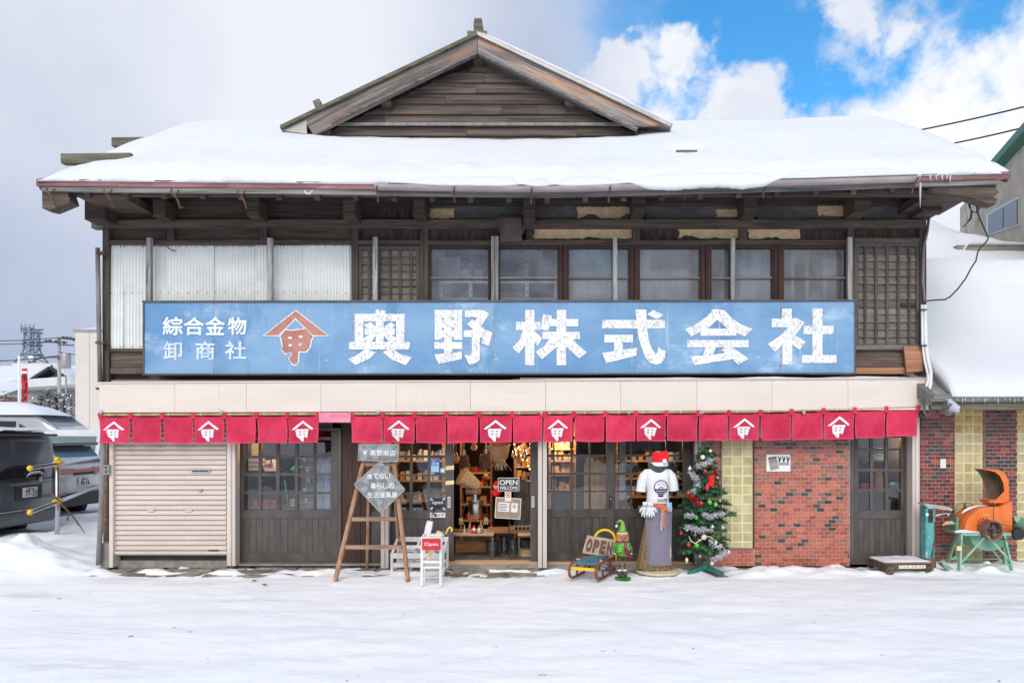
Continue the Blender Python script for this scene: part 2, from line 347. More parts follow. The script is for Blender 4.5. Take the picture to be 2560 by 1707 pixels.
pm('shirt', (.72,.71,.70), (.78,.77,.76), (5,5,5), rough=.95, bump=.25, bsc=(9,9,7), bdist=.02, spec=.15)
pm('apron', (.205,.185,.235), (.235,.215,.265), (70,70,35), rough=.95, bump=.3, bsc=(14,14,5), bdist=.015, spec=.1)
pm('apron_tape', (.53,.13,.06), (.60,.17,.085), (30,30,30), rough=.8)
pm('apron_patch', (.58,.40,.31), rough=.8)
pm('skirt_brown', (.14,.088,.042), (.30,.195,.095), (60,60,22), rough=.9, bump=.3)
pm('scarf_dark', (.045,.055,.050), (.085,.095,.088), (30,30,50), rough=.95, bump=.4)
pm('felt_red', (.74,.008,.016), (.80,.015,.022), (20,20,20), rough=.9)
pm('fluff_white', (.80,.80,.80), (.86,.86,.86), (40,40,40), rough=1.0, bump=.5, bsc=(60,60,60))
pm('glove_white', (.68,.68,.69), (.77,.77,.77), (60,60,20), rough=.95, bump=.4)
pm('hood_grey', (.15,.15,.15), rough=.9)
pm('stand_cream', (.64,.54,.36), (.72,.62,.44), (6,6,6), rough=.4)
pm('fir', (.028,.105,.042), (.055,.16,.07), (30,30,30), rough=.55, rnd=.1)
pm('fir_light', (.06,.18,.07), (.10,.25,.11), (30,30,30), rough=.55)
pm('fir_trunk', (.03,.05,.03), (.06,.07,.05), (9,9,9), rough=.8)
pm('tinsel', (.84,.83,.85), (.62,.57,.60), (40,40,40), rough=.25, metal=.35)
pm('tinsel_red', (.62,.01,.02), rough=.22, metal=.6)
pm('ball_red', (.62,.014,.014), rough=.12, coat=.6, metal=.3)
pm('ball_green', (.11,.50,.035), rough=.12, coat=.6, metal=.3)
pm('ball_pearl', (.80,.70,.52), rough=.22, coat=.4)
pm('ball_silver', (.68,.68,.70), rough=.15, metal=.7)
pm('ball_pink', (.66,.15,.27), rough=.2, coat=.5)
pm('stand_green', (.010,.14,.095), (.02,.19,.13), (9,9,9), rough=.45)
pm('paper', (.80,.80,.78), rough=.7)
pm('paper_cream', (.78,.72,.58), rough=.7)
pm('paper_blue', (.035,.22,.62), rough=.35)
pm('paper_lightblue', (.36,.62,.78), rough=.4)
pm('board_black', (.022,.022,.024), rough=.6)
pm('cork', (.30,.215,.15), (.38,.285,.21), (50,50,50), rough=.9)
pm('tape_yellow', (.74,.70,.36), rough=.5)
pm('signal_red', (.62,.03,.05), rough=.6)
pm('umbrella_clear', (.72,.73,.75), (.80,.80,.82), (20,20,20), rough=.3)
pm('umbrella_yellow', (.74,.50,.16), (.80,.60,.28), (12,12,12), rough=.4)
pm('hook_yellow', (.85,.66,.12), rough=.3)
pm('black_plastic', (.014,.014,.015), rough=.35)
pm('rattan', (.40,.235,.10), (.62,.41,.20), (40,40,70), rough=.6, bump=.9, bsc=(45,45,110), bdist=.006, spots=(((.20,.10,.04), (55,55,90), .60, .68),))
pm('rattan_dark', (.085,.045,.026), (.17,.095,.056), (40,40,70), rough=.6, bump=.9, bsc=(45,45,110), bdist=.006)
pm('straw', (.52,.40,.23), (.70,.58,.38), (30,30,6), rough=.9)
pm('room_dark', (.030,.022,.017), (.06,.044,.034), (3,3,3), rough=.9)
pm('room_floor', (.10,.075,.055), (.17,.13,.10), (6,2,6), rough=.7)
pm('room_pale', (.30,.30,.31), (.38,.38,.39), (2,2,2), rough=.9)
pm('curtain', (.56,.57,.59), (.64,.65,.67), (20,20,1), rough=.9)
pm('cardboard', (.36,.245,.15), (.45,.32,.20), (8,8,8), rough=.9)
pm('shelf_steel', (.40,.42,.44), (.50,.52,.54), (9,9,9), rough=.4, metal=.4)
pm('pail', (.075,.08,.085), (.14,.145,.15), (9,9,9), rough=.4, metal=.7)
pm('iron_plate', (.035,.030,.028), (.075,.06,.05), (8,8,8), rough=.6, bump=.2)
pm('warm_goods', (.40,.16,.035), (.62,.33,.10), (20,20,20), rough=.4, rnd=.3)
pm('pink_enamel', (.62,.17,.25), rough=.25)
pm('white_enamel', (.74,.74,.74), rough=.25)
pm('red_plastic', (.50,.02,.025), rough=.35)
pm('green_plastic', (.02,.36,.12), rough=.35)
pm('yellow_bag', (.72,.55,.04), (.80,.64,.10), (9,9,9), rough=.4)
pm('teal_plastic', (.10,.42,.46), rough=.35)
pm('lilac_film', (.42,.46,.66), (.55,.58,.76), (12,12,4), rough=.2)
pm('mustard_cloth', (.50,.27,.085), (.60,.36,.14), (9,9,3), rough=.9)
pm('pipe_white', (.74,.74,.73), rough=.35)
pm('pipe_grey', (.15,.135,.13), (.25,.23,.225), (9,9,2), rough=.5)
pm('cable', (.045,.035,.032), rough=.6)
pm('ice', (.70,.74,.78), rough=.12, spec=.7, trans=.35)
pm('stucco', (.47,.41,.33), (.58,.52,.43), (2,2,2), rough=.95, bump=.4, bsc=(25,25,25), spots=(((.27,.235,.19), (2.2,2.2,1.6), .60, .70),))
pm('green_trim', (.035,.17,.13), rough=.5)
pm('alu', (.62,.63,.64), rough=.35, metal=.3)
pm('siding_beige', (.62,.56,.49), (.66,.60,.53), (1,1,1), rough=.6)
pm('siding_grey', (.36,.36,.35), (.44,.44,.43), (1,1,4), rough=.8)
pm('house_red', (.26,.11,.08), (.33,.15,.11), (6,6,16), rough=.8)
pm('tower_steel', (.16,.20,.25), rough=.6)
pm('pole_concrete', (.33,.31,.28), (.42,.40,.37), (3,3,1), rough=.9)
pm('car_navy', (.062,.068,.088), (.075,.08,.10), (3,3,3), rough=.34, coat=.6, spots=(((.20,.20,.21), (3,3,2), .58, .80),))
pm('car_white', (.74,.74,.74), (.66,.65,.64), (2,2,5), rough=.3, coat=.7)
pm('car_silver', (.46,.46,.47), rough=.32, metal=.4, coat=.7)
pm('car_black', (.02,.02,.022), rough=.35, coat=.5)
pm('car_trim', (.025,.025,.027), rough=.6)
pm('car_window', (.012,.014,.017), rough=.06, spec=.8)
pm('car_window_pale', (.16,.20,.22), rough=.08, spec=.8)
pm('rubber', (.016,.016,.016), rough=.85)
pm('lamp_red', (.46,.008,.012), rough=.15, coat=.6)
pm('lamp_clear', (.60,.60,.62), rough=.15)
pm('banner_red', (.62,.03,.03), rough=.8)
pm('bark', (.09,.07,.055), (.16,.13,.10), (9,9,3), rough=.9)
pm('twig', (.13,.085,.05), rough=.9)
pm('shrub', (.035,.055,.03), (.07,.095,.05), (6,6,6), rough=.8)
pm('leaf_dead', (.14,.05,.025), rough=.8)
pm('bulb_glow', (.9,.6,.25), rough=.4, emit=((1.0,.52,.16), 7.0))
pm('neighbour_wall', (.06,.052,.047), (.11,.096,.085), (1.5,1.5,3), rough=.85)
def glass_mat(name, tint, refl=1.0):
    m = bpy.data.materials.new(name); MT[name] = m; m.use_nodes = True; nt = m.node_tree; nt.nodes.clear()
    out = nt.nodes.new('ShaderNodeOutputMaterial')
    tc = nt.nodes.new('ShaderNodeTexCoord').outputs['Object']
    nz = nd(nt, 'ShaderNodeTexNoise', {'Vector': tc, 'Scale': 2.3, 'Detail': 2}).outputs[0]
    bp = nd(nt, 'ShaderNodeBump', {'Strength': .1, 'Distance': .02, 'Height': nz}).outputs[0]
    tr = nd(nt, 'ShaderNodeBsdfTransparent', {'Color': c4(tint)}); gl = nd(nt, 'ShaderNodeBsdfGlossy', {'Roughness': .015, 'Color': (1,1,1,1), 'Normal': bp})
    fr = nd(nt, 'ShaderNodeFresnel', {'IOR': 1.52, 'Normal': bp}).outputs[0]
    f = mth(nt, 'MULTIPLY', fr, 2.0 * refl, True)
    mx = nd(nt, 'ShaderNodeMixShader', {0: f, 1: tr.outputs[0], 2: gl.outputs[0]}); nt.links.new(mx.outputs[0], out.inputs[0]); return m
glass_mat('glass', (.93,.95,.94), 1.25)
# upstairs panes: dusty old glass
def dusty():
    m = bpy.data.materials.new('dusty_glass'); MT['dusty_glass'] = m; m.use_nodes = True; nt = m.node_tree; nt.nodes.clear()
    out = nt.nodes.new('ShaderNodeOutputMaterial'); tc = nt.nodes.new('ShaderNodeTexCoord').outputs['Object']
    nz = nd(nt, 'ShaderNodeTexNoise', {'Vector': tc, 'Scale': 3.5, 'Detail': 6}).outputs[0]
    tr = nd(nt, 'ShaderNodeBsdfTransparent', {'Color': (.9,.92,.93,1)}); df = nd(nt, 'ShaderNodeBsdfDiffuse', {'Color': (.62,.65,.72,1)})
    gl = nd(nt, 'ShaderNodeBsdfGlossy', {'Roughness': .02}); fr = nd(nt, 'ShaderNodeFresnel', {'IOR': 1.52}).outputs[0]
    m1 = nd(nt, 'ShaderNodeMixShader', {0: mapr(nt, nz, .25, .8, .10, .30), 1: tr.outputs[0], 2: df.outputs[0]})
    m2 = nd(nt, 'ShaderNodeMixShader', {0: mth(nt, 'MULTIPLY', fr, 2.2, True), 1: m1.outputs[0], 2: gl.outputs[0]}); nt.links.new(m2.outputs[0], out.inputs[0])
dusty()
# thin clear film (plastic covers, clear jars)
def film(name, col, a):
    m = bpy.data.materials.new(name); MT[name] = m; m.use_nodes = True; nt = m.node_tree; nt.nodes.clear()
    out = nt.nodes.new('ShaderNodeOutputMaterial'); tr = nd(nt, 'ShaderNodeBsdfTransparent'); p = nd(nt, 'ShaderNodeBsdfPrincipled', {'Base Color': c4(col), 'Roughness': .15})
    mx = nd(nt, 'ShaderNodeMixShader', {0: a, 1: tr.outputs[0], 2: p.outputs[0]}); nt.links.new(mx.outputs[0], out.inputs[0])
film('clear_film', (.75,.77,.82), .28)
M = MT
def finer(bm, n):
    for _ in range(n): bmesh.ops.subdivide_edges(bm, edges=bm.edges[:], cuts=1)
    bmesh.ops.triangulate(bm, faces=bm.faces[:])
def fbm(x, y, z=0.0, o=4):
    return noise.fractal(Vector((x, y, z)), 1.0, 2.0, o)
def lerp(a, b, t): return a + (b - a) * t
def interp(t, pts):
    if t <= pts[0][0]: return pts[0][1]
    for (a, u), (b, w) in zip(pts, pts[1:]):
        if t <= b: return lerp(u, w, (t - a) / (b - a))
    return pts[-1][1]
def ss(a, b, t):
    t = max(0.0, min(1.0, (t - a) / (b - a))); return t * t * (3 - 2 * t)
# ================================================================ ground
FP = {}
rf_ = random.Random(5)
for k in range(150):      # scuffed footprints, thickest along the way to the door
    fx = rf_.gauss(-.7, 1.6) if k < 80 else rf_.uniform(-8, 7); fy = -.9-2.8*rf_.random()**1.3 if k < 80 else rf_.uniform(-5.2, -1.0); a = rf_.uniform(-.7, .7)
    FP.setdefault((round(fx*2), round(fy*2)), []).append((fx, fy, math.cos(a), math.sin(a), rf_.uniform(.006, .014)))
def dents(x, y):
    h = 0.0; kx, ky = round(x*2), round(y*2)
    for i in (-1, 0, 1):
        for j in (-1, 0, 1):
            for fx, fy, ca, sa, dp in FP.get((kx+i, ky+j), ()):
                u = (x-fx)*ca+(y-fy)*sa; v = -(x-fx)*sa+(y-fy)*ca; e = (u/.055)**2+(v/.14)**2
                if e < 9: h -= dp*(math.exp(-e*1.2)*1.5-.5*math.exp(-e*.45))
    return h
def gz(x, y):
    h = .02*fbm(x*.5, y*.8, 1) + .011*fbm(x*2.2, y*4.2, 2, 3) - .012
    far = ss(-5.9, -7.0, x)
    h += far * ss(-.9, .6, y) * (.10 + .07*fbm(x*1.1, y*1.1, 5))
    h += .26*math.exp(-(((x+6.9)/1.0)**2 + ((y+.15)/.42)**2)) * (1 + .5*fbm(x*3, y*3, 3)) * far
    h += .20*math.exp(-(((x+8.3)/1.3)**2 + ((y-.2)/.6)**2)) * (1 + .5*fbm(x*3, y*3, 3))
    h += .13*math.exp(-(((x+6.15)/.3)**2 + ((y+.35)/.35)**2)) * (1 + .7*fbm(x*4, y*4, 9))
    h += far * .05 * fbm(x*4, y*4, 6) * ss(-1.2, -.1, y) * ss(3.2, .8, y)
    if -5.75 < x < 5.2:
        near = ss(-.80 + .16*fbm(x*1.3, 0, 8), -.52 + .16*fbm(x*1.3, 0, 8), y)
        pat = -.055 + .085*fbm(x*2.6, y*6, 11) + .05*ss(-.15, -.55, y)
        if x > 2.2: pat += .034
        h = lerp(h, pat, near)
        h -= .050*math.exp(-(((x+.72)/.55)**2 + ((y+.52)/.20)**2)) * (1 + 1.2*fbm(x*9, y*12, 13))
    if x > 4.6:
        h += (.06 + .07*fbm(x*3.2, y*3.2, 14)) * ss(-1.0, -.25, y) * ss(4.6, 5.0, x)
        h += .16*math.exp(-(((x-5.42)/.10)**2 + ((y+.58)/.10)**2)) + .12*math.exp(-(((x-7.0)/.25)**2 + ((y+.45)/.2)**2))
    if y < -1:
        for yr, am in ((-2.35, .012), (-3.05, .010), (-3.9, .016), (-4.7, .012)):
            dd_ = (y - yr - .10*math.sin(x*.35+yr) - .05*fbm(x*.4, yr, 31))/.13; h -= am*math.exp(-dd_*dd_)*(.6+.6*fbm(x*1.3, yr, 32))
        h += .010*max(0, fbm(x*5, y*5, 33, 2)-.25) + dents(x, y)
    if -5.65 < x < 9 and y > .06: h = -.2
    return h
xs = [-500,-200,-90,-50,-30,-22,-18,-16] + [-14 + .075*i for i in range(int(23.6/.075))] + [10.5,14,20,30,60,150,500]
ys = [-500,-150,-60,-30,-18,-12,-9,-7.5] + [-6.2 + .05*i for i in range(int(7.2/.05))] + [1.0 + .16*i for i in range(56)] + [10.5,13,17,22,30,45,70,120,250,700]
g = MB(); nx = len(xs)
for y in ys:
    for x in xs: g.v.append((x, y, gz(x, y)))
for j in range(len(ys)-1):
    for i in range(nx-1):
        a = j*nx + i; g.f.append((a, a+1, a+nx+1, a+nx))
g.obj('snowy_ground', M['snow_ground'], smooth=True, kind='structure', label='packed snow covering the street in front of the shop')
ap = MB().box(-5.62, 5.02, -.95, .10, -.4, -.030).obj('stone_apron', M['concrete'], kind='structure', label='bare strip of paving along the foot of the shop front')
# flagstones along the shutter
stx = [-5.6]
while stx[-1] < -.2: stx.append(stx[-1] + R.uniform(.26, .52))
for r_, (ya, yb) in enumerate(((-.16, .05), (-.42, -.18), (-.68, -.44))):
    for a, b in zip(stx, stx[1:]):
        if a > -3.6 and r_ == 1 and R.random() < .3: continue
        o = R.uniform(-.06, .06); p = MB(); j = lambda: R.uniform(-.02, .02)
        top = R.uniform(-.020, -.008)
        p.prism([(a+.012+o+j(), ya+.01+j()), (b-.012+o+j(), ya+.01+j()), (b-.012+o+j(), yb-.01+j()), (a+.012+o+j(), yb-.01+j())], -top, .06)
        p.v = [(q[0], q[2], -q[1]) for q in p.v]
        p.obj('flagstone', M['stone'], ap)
# ================================================================ the shop
shop = T('shop_building', 'weathered two-storey wooden shop with snowy roof and front gable', 'building', (-.4, 3, 0))
Y0 = 0.0
def ze(x):   # height of the eave edge, sagging a little
    return interp(x, [(-6.1, 4.74), (-3, 4.71), (0, 4.67), (3, 4.75), (5.5, 4.83)])
RX0, RX1, EY, RY, PITCH = -6.05, 5.47, -.9, 1.9, .60
def rz(x, y): return ze(x) + PITCH * (min(y, 2*RY - y) - EY)
# --- walls behind the visible trim
MB().rb(262, 2313, 492, 616, .07, .2).obj('upper_wall', M['black_wood'], shop)
MB().rb(262, 890, 610, 960, .075, .2).obj('upper_wall', M['dark_wood'], shop)
MB().rb(2122, 2313, 610, 960, .075, .2).obj('upper_wall', M['dark_wood'], shop)
MB().rb(890, 1066, 610, 760, .075, .2).obj('upper_wall', M['dark_wood'], shop)
MB().rb(890, 2122, 748, 1040, .08, .2).obj('upper_wall', M['black_wood'], shop)
MB().rb(262, 890, 955, 1040, .08, .2).obj('upper_wall', M['black_wood'], shop)
for px, m in ((262, 'dark_wood'), (2313, 'teal_grey')):
    x = X(px); MB().box(x-.03, x+.03, .21, 8, -.2, 5.2).obj('side_wall', M[m], shop)
MB().box(X(262), X(2313), 8.0, 8.1, -.2, 5.4).obj('back_wall', M['dark_wood'], shop)
# --- upstairs room
up = MB(); xa, xb, zf, zc = X(1000), X(2310), Z(935), Z(600)
up.box(xa, xb, 2.6, 2.66, zf, zc+.4); up.box(xa-.05, xa, .21, 2.6, zf, zc+.4)
up.obj('upstairs_room_wall', M['room_pale'], shop)
MB().box(xa, xb, .21, 2.6, zf-.05, zf).obj('upstairs_floor', M['room_floor'], shop)
MB().box(xa, xb, .21, 2.6, zc+.4, zc+.45).obj('upstairs_ceiling', M['room_pale'], shop)
# --- horizontal members
MB().rb(258, 2316, 549, 570, -.05, .068).obj('wall_beam', M['dark_wood'], shop)
MB().rb(228, 258, 551, 570, -.05, .06).obj('beam_end', M['eave_wood'], shop)
MB().rb(270, 880, 600, 612, -.035, .068).obj('lintel', M['dark_wood'], shop)
MB().rb(896, 2122, 600, 612, -.04, .068).obj('lintel', M['dark_wood'], shop)
MB().rb(2138, 2300, 595, 606, -.04, .068).obj('lintel', M['dark_wood'], shop)
MB().rb(258, 2316, 494, 513, -.02, .068).obj('wall_plate', M['black_wood'], shop)
# --- posts between the panels
for a, b, t, u, m in ((256, 272, 570, 960, 'dark_wood_up'), (878, 895, 570, 752, 'dark_wood_up'), (1050, 1070, 570, 752, 'dark_wood_up'), (417, 435, 570, 600, 'dark_wood_up'),
                   (650, 668, 570, 600, 'dark_wood_up'), (1316, 1332, 570, 600, 'dark_wood_up'), (1582, 1600, 570, 600, 'dark_wood_up'), (1849, 1868, 570, 600, 'dark_wood_up'),
                   (2121, 2138, 570, 752, 'dark_wood_up'), (2300, 2316, 570, 960, 'dark_wood_up')):
    MB().rb(a, b, t, u, -.045, .066).obj('post', M[m], shop)
# --- strips of plaster and boards under the eave
strip1 = [(262, 442, 'black_wood'), (442, 672, 'black_wood'), (672, 890, 'black_wood'), (890, 1050, 'scratch_wood'), (1070, 1310, 'plaster_dark'), (1340, 1580, 'plaster_dark'),
          (1614, 1845, 'plaster_dark'), (1893, 2118, 'plaster_dark'), (2160, 2310, 'plaster_dark')]
for a, b, m in strip1: MB().rb(a, b, 514, 548, .03, .069).obj('wall_panel', M[m], shop)
strip2 = [(272, 416, 'black_wood'), (436, 649, 'black_wood'), (669, 877, 'black_wood'), (896, 1049, 'scratch_wood'), (1071, 1250, 'scratch_wood'), (1333, 1581, 'scratch_wood'),
          (1601, 1848, 'scratch_wood'), (1869, 2120, 'scratch_wood'), (2139, 2299, 'scratch_wood')]
for a, b, m in strip2: MB().rb(a, b, 571, 599, .03, .069).obj('wall_panel', M[m], shop)
def patch(a, b, t, u):
    n = 26; pts = []
    for i in range(n+1): pts.append((lerp(a, b, i/n), t + R.uniform(-.3, 1.8)))
    for i in range(1, 6): pts.append((b + R.uniform(-2.5, 1), lerp(t, u, i/6)))
    dip = R.uniform(.2, .6); k = R.uniform(3, 6)
    for i in range(n+1):
        q = lerp(b, a, i/n); pts.append((q, u - max(0, fbm(q*.02, t, 3)) * 16 - R.uniform(0, 1.2)))
    for i in range(1, 6): pts.append((a + R.uniform(-1, 4), lerp(u, t, i/6)))
    MB().prism([(X(p, .02), Z(q, .02)) for p, q in pts], .016, .04).obj('plaster_patch', M['plaster_tan'], shop)
for q in ((1073,1136,521,548), (1442,1578,517,546), (1790,1846,523,543), (2043,2115,513,541), (1333,1580,571,598), (1696,1847,571,597), (1869,2001,571,598)): patch(*q)
tb = MB().rb(1250, 1304, 545, 604, -.10, .0).obj('tin_cover', M['brown_tin'], shop)
MB().prism([(X(a, -.03), Z(b, -.03)) for a, b in ((1236,552),(1256,541),(1300,541),(1322,556),(1318,566),(1308,585),(1250,585),(1240,570))], -.055, -.04).obj('tin_flap', M['brown_tin'], tb)
# --- corrugated plastic sheets on the left
def corrugated(a, b, t, u, y):
    x0, x1, z0, z1 = X(a, y), X(b, y), Z(u, y), Z(t, y); per = .042; n = max(8, int((x1-x0)/per*10))
    ph = R.random()
    def fn(i, j):
        x = lerp(x0, x1, i); return (x + .004*math.sin(j*3+ph*9), y + .012*math.sin(x/per*2*PI) + .012*math.sin(j*2.5+ph*6)*j, lerp(z0, z1, j))
    return MB().grid(fn, n, 6)
for a, b, t, u, y in ((272,308,612,872,-.005), (304,366,612,872,.012), (376,421,612,755,.006), (417,536,612,755,-.006), (532,648,612,755,.008), (640,669,612,755,-.006), (680,765,612,755,.006), (760,878,612,755,-.008)):
    sh = corrugated(a, b, t, u, y).obj('corrugated_sheet', M['sheet_plastic'], shop, smooth=True)
    sm = MB()
    for row in (616, 732, 866):
        if row > u: continue
        p = a + 6
        while p < b - 3:
            sm.lathe([(.006, 0), (.006, .008), (.003, .011)], P(p, row + R.uniform(-1, 1), y - .012), 6, (0,-1,0)); p += R.uniform(20, 27)
    sm.obj('screw', M['rust_iron'], sh)
MB().rb(270, 362, 871, 879, -.03, .06).obj('sill', M['dark_wood'], shop)
MB().rb(270, 362, 880, 918, .0, .06).obj('wall_board', M['dark_wood'], shop)
MB().rb(270, 362, 919, 934, -.02, .06).obj('wall_board', M['brown_tin'], shop)
wr = [P(x, y, -.03) for x, y in ((415, 555), (414, 600), (416, 615), (423, 622), (432, 626), (440, 627))]
MB().tube(wr, .006, 6).obj('loose_wire', M['cable'], shop, smooth=True)
# --- slatted shutters-panels (rain doors)
def slatted(a, b, t, u, nb, strips, hole=None):
    d = MB(); y = -.005
    d.rb(a, a+8, t, u, y-.02, .06); d.rb(b-8, b, t, u, y-.02, .06); d.rb(a+8, b-8, t, t+9, y-.02, .06)
    o = d.obj('rain_door', M['slat_wood'], shop)
    hgt = (u - t - 9) / nb
    for k in range(nb):
        z1, z0 = Z(t+9+k*hgt, y), Z(t+9+(k+1)*hgt, y)
        q = MB(); x0, x1 = X(a+8, y), X(b-8, y)
        lo = R.uniform(.012, .022)
        q.add([(x0, y+.012, z1), (x1, y+.012, z1), (x1, y+.012-lo, z0+.002), (x0, y+.012-lo, z0+.002), (x0, .05, z1), (x1, .05, z1), (x1, .05, z0+.002), (x0, .05, z0+.002)],
              [(0,3,2,1),(4,5,6,7),(3,7,6,2),(0,1,5,4),(0,4,7,3),(1,2,6,5)])
        q.obj('slat', M['board_wood'], o)
    for p in strips: MB().rb(p-3, p+3, t+9, u, -.030, -.011).obj('batten', M['slat_wood'], o)
    return o
slatted(897, 1049, 615, 754, 7, (923, 948, 975, 1000, 1027))
rd = slatted(2138, 2299, 607, 863, 13, (2164, 2191, 2219, 2247, 2274))
MB().rb(2254, 2292, 757, 766, -.034, -.012).obj('gap', M['black_iron'], rd)
MB().rb(2136, 2300, 863, 874, -.05, .06).obj('sill', M['sill_wood'], shop)
MB().rb(2138, 2300, 876, 917, .0, .06).obj('wall_board', M['dark_wood'], shop)
MB().rb(2138, 2300, 918, 934, -.03, .06).obj('wall_board', M['orange_wood'], shop)
pl = MB(); pl.prism([(X(a, -.06), Z(b, -.06)) for a, b in ((2257,867),(2300,866),(2305,928),(2264,931))], -.09, -.06)
pl.obj('loose_plank', M['orange_wood'], shop)
# --- upstairs windows
def window(a, b, split=None):
    y = .02; t, u = 614, 754
    f = MB(); f.rb(a-2, b+2, t-2, t+7, y-.03, y+.045); f.rb(a-2, a+4, t+7, u, y-.03, y+.045); f.rb(b-4, b+2, t+7, u, y-.03, y+.045)
    o = f.obj('window', M['red_wood'], shop)
    MB().rb(a+4, b-4, 692, 697, y-.025, y+.04).obj('sash_bar', M['sill_wood'], o)
    cols = [(a+4, b-4)] if not split else [(a+4, split-3), (split+3, b-4)]
    if split: MB().rb(split-3, split+3, t+7, u, y-.02, y+.035).obj('sash_stile', M['red_wood'], o)
    for c0, c1 in cols:
        for t0, u0 in ((t+7, 692), (697, u)):
            MB().sheet([(X(c0,y),Z(t0,y)),(X(c1,y),Z(t0,y)),(X(c1,y),Z(u0,y)),(X(c0,y),Z(u0,y))], y+.01).obj('pane', M['dusty_glass'], o)
for a, b, s_ in ((1073,1224,None), (1245,1398,None), (1418,1575,None), (1596,1753,None), (1775,1934,1826), (1956,2118,None)): window(a, b, s_)
for a, b in ((1398,1417), (1576,1595), (1754,1774), (1935,1955)):
    MB().rb(a+.4, a+(b-a)*.45, 612, 754, -.03, .065).obj('window_post', M['red_wood'], shop)
    MB().rb(a+(b-a)*.55, b-.4, 612, 754, -.02, .065).obj('window_post', M['red_wood'], shop)
for a, b in ((366,377), (668,680), (932,943), (1228,1236), (1237.5,1246), (1533,1543), (1828,1838), (2120,2131)):
    MB().rb(a, b, 594+R.uniform(-4,3), 754, -.16, -.105).obj('bracket_post', M['grey_wood'], shop)
# things standing upstairs behind the glass
sh = T('steel_shelf', 'perforated steel shelving seen through the left upstairs windows', 'shelf', (X(1180,.8), .8, zf))
for a, b, u0, v0 in ((1098, 1107, 615, 760), (1172, 1181, 615, 760), (1313, 1322, 615, 760), (1386, 1393, 615, 760)):
    MB().rb(a, b, u0, v0, .6, .63).obj('upright', M['shelf_steel'], sh)
    for k in range(9): MB().rb(a+3, b-3, u0+6+k*15, u0+12+k*15, .594, .599).obj('slot', M['black_iron'], sh)
for t in (703, 745): MB().rb(1098, 1393, t, t+5, .62, 1.1).obj('shelf_board', M['shelf_steel'], sh)
for k, (a, b, t, u, m, lb) in enumerate(((1108,1150,642,702,'paper','tall white carton on the steel shelf behind the leftmost upstairs window'),
      (1152,1172,674,702,'paper','short white carton beside the tall one behind the leftmost upstairs window'),
      (1185,1206,674,706,'paper','small white box at the right edge of the leftmost upstairs window'),
      (1345,1390,664,702,'cardboard','brown carton on the shelf behind the second upstairs window'),
      (1246,1305,730,756,'cardboard','low brown carton at the sill of the second upstairs window'))):
    MB().rb(a, b, t, u, .65, .95).obj('carton', M[m], None, label=lb, category='box', group='cartons stored upstairs')
cb = MB().rb(1346, 1388, 634, 662, .66, .9); cb.xf(Matrix.Translation(P(1367,650,.7)) @ Matrix.Rotation(-.14, 4, 'Y') @ Matrix.Translation(-P(1367,650,.7)))
cb.obj('carton', M['cardboard'], None, label='tilted brown carton lying on another behind the second upstairs window', category='box', group='cartons stored upstairs')
def curtain(a, b, lab):
    y = .45; x0, x1, z0, z1 = X(a,y), X(b,y), Z(770,y), Z(612,y)
    MB().grid(lambda i, j: (lerp(x0,x1,i), y + .012*math.sin(i*30) + .01*math.sin(i*11), lerp(z0,z1,j)), 60, 3).obj('curtain', M['curtain'], None, smooth=True, label=lab, category='curtain', group='pale curtains upstairs')
curtain(1424, 1572, 'pale curtain filling the third upstairs window from the left')
curtain(1596, 1722, 'pale curtain behind the fourth upstairs window from the left')
curtain(1842, 1925, 'narrow pale curtain behind the fifth upstairs window from the left')
for p, w in ((1428, 5), (1722, 6), (1848, 5), (1978, 8), (2014, 8), (2058, 8)):
    MB().rb(p, p+w, 605, 775, .40, .44).obj('inner_post', M['pale_wood'], shop)
# --- beams carrying the eave
for a, b, t, u in ((212,262,502,549), (380,410,497,540), (619,648,497,540), (859,889,500,545), (1033,1061,497,541), (1309,1338,494,550), (1581,1613,490,534), (1860,1893,485,538), (2134,2175,482,531), (2305,2354,482,530)):
    zt, zb = Z(t,-.31), Z(u,-.31)
    MB().box(X(a,-.31), X(b,-.31), -.31+R.uniform(-.04,.03), .05, zb, zt).obj('eave_beam', M['black_wood'], shop)
MB().box(RX0+.25, RX1-.25, -.40, -.26, 4.83, 4.93).obj('eave_purlin', M['black_wood'], shop)
MB().box(RX0+.15, RX1-.15, -.80, -.72, 4.60, 4.67).obj('eave_purlin', M['black_wood'], shop)
k = 0; x = RX0+.06
while x < RX1:
    MB().bar((x, EY+.06, rz(x,EY)-.14), (x, .1, rz(x,.1)-.14), .065, .085).obj('rafter', M['black_wood'], shop); x += .46
# stepped corner timbers under the two eave ends
for sx_, px in ((-1, RX0), (1, RX1)):
    q = MB(); e = px
    q.prism([(e, 4.70), (e - sx_*.14, 4.70), (e - sx_*.30, 4.62), (e - sx_*.34, 4.50), (e - sx_*.10, 4.40), (e-.005*sx_, 4.42)] if sx_ < 0 else
            [(e-.10, 4.75), (e-.9, 4.66), (e-.86, 4.62), (e-.50, 4.58), (e-.20, 4.48), (e-.12, 4.47), (e-.10, 4.53), (e-.15, 4.56), (e-.07, 4.61), (e-.12, 4.66)], EY+.03, EY+.20)
    q.obj('corner_timber', M['dark_wood'], shop)
    MB().box(min(e-sx_*.3, e-sx_*.85), max(e-sx_*.3, e-sx_*.85), -.7, .05, 4.62, 4.72).obj('corner_timber', M['dark_wood'], shop)
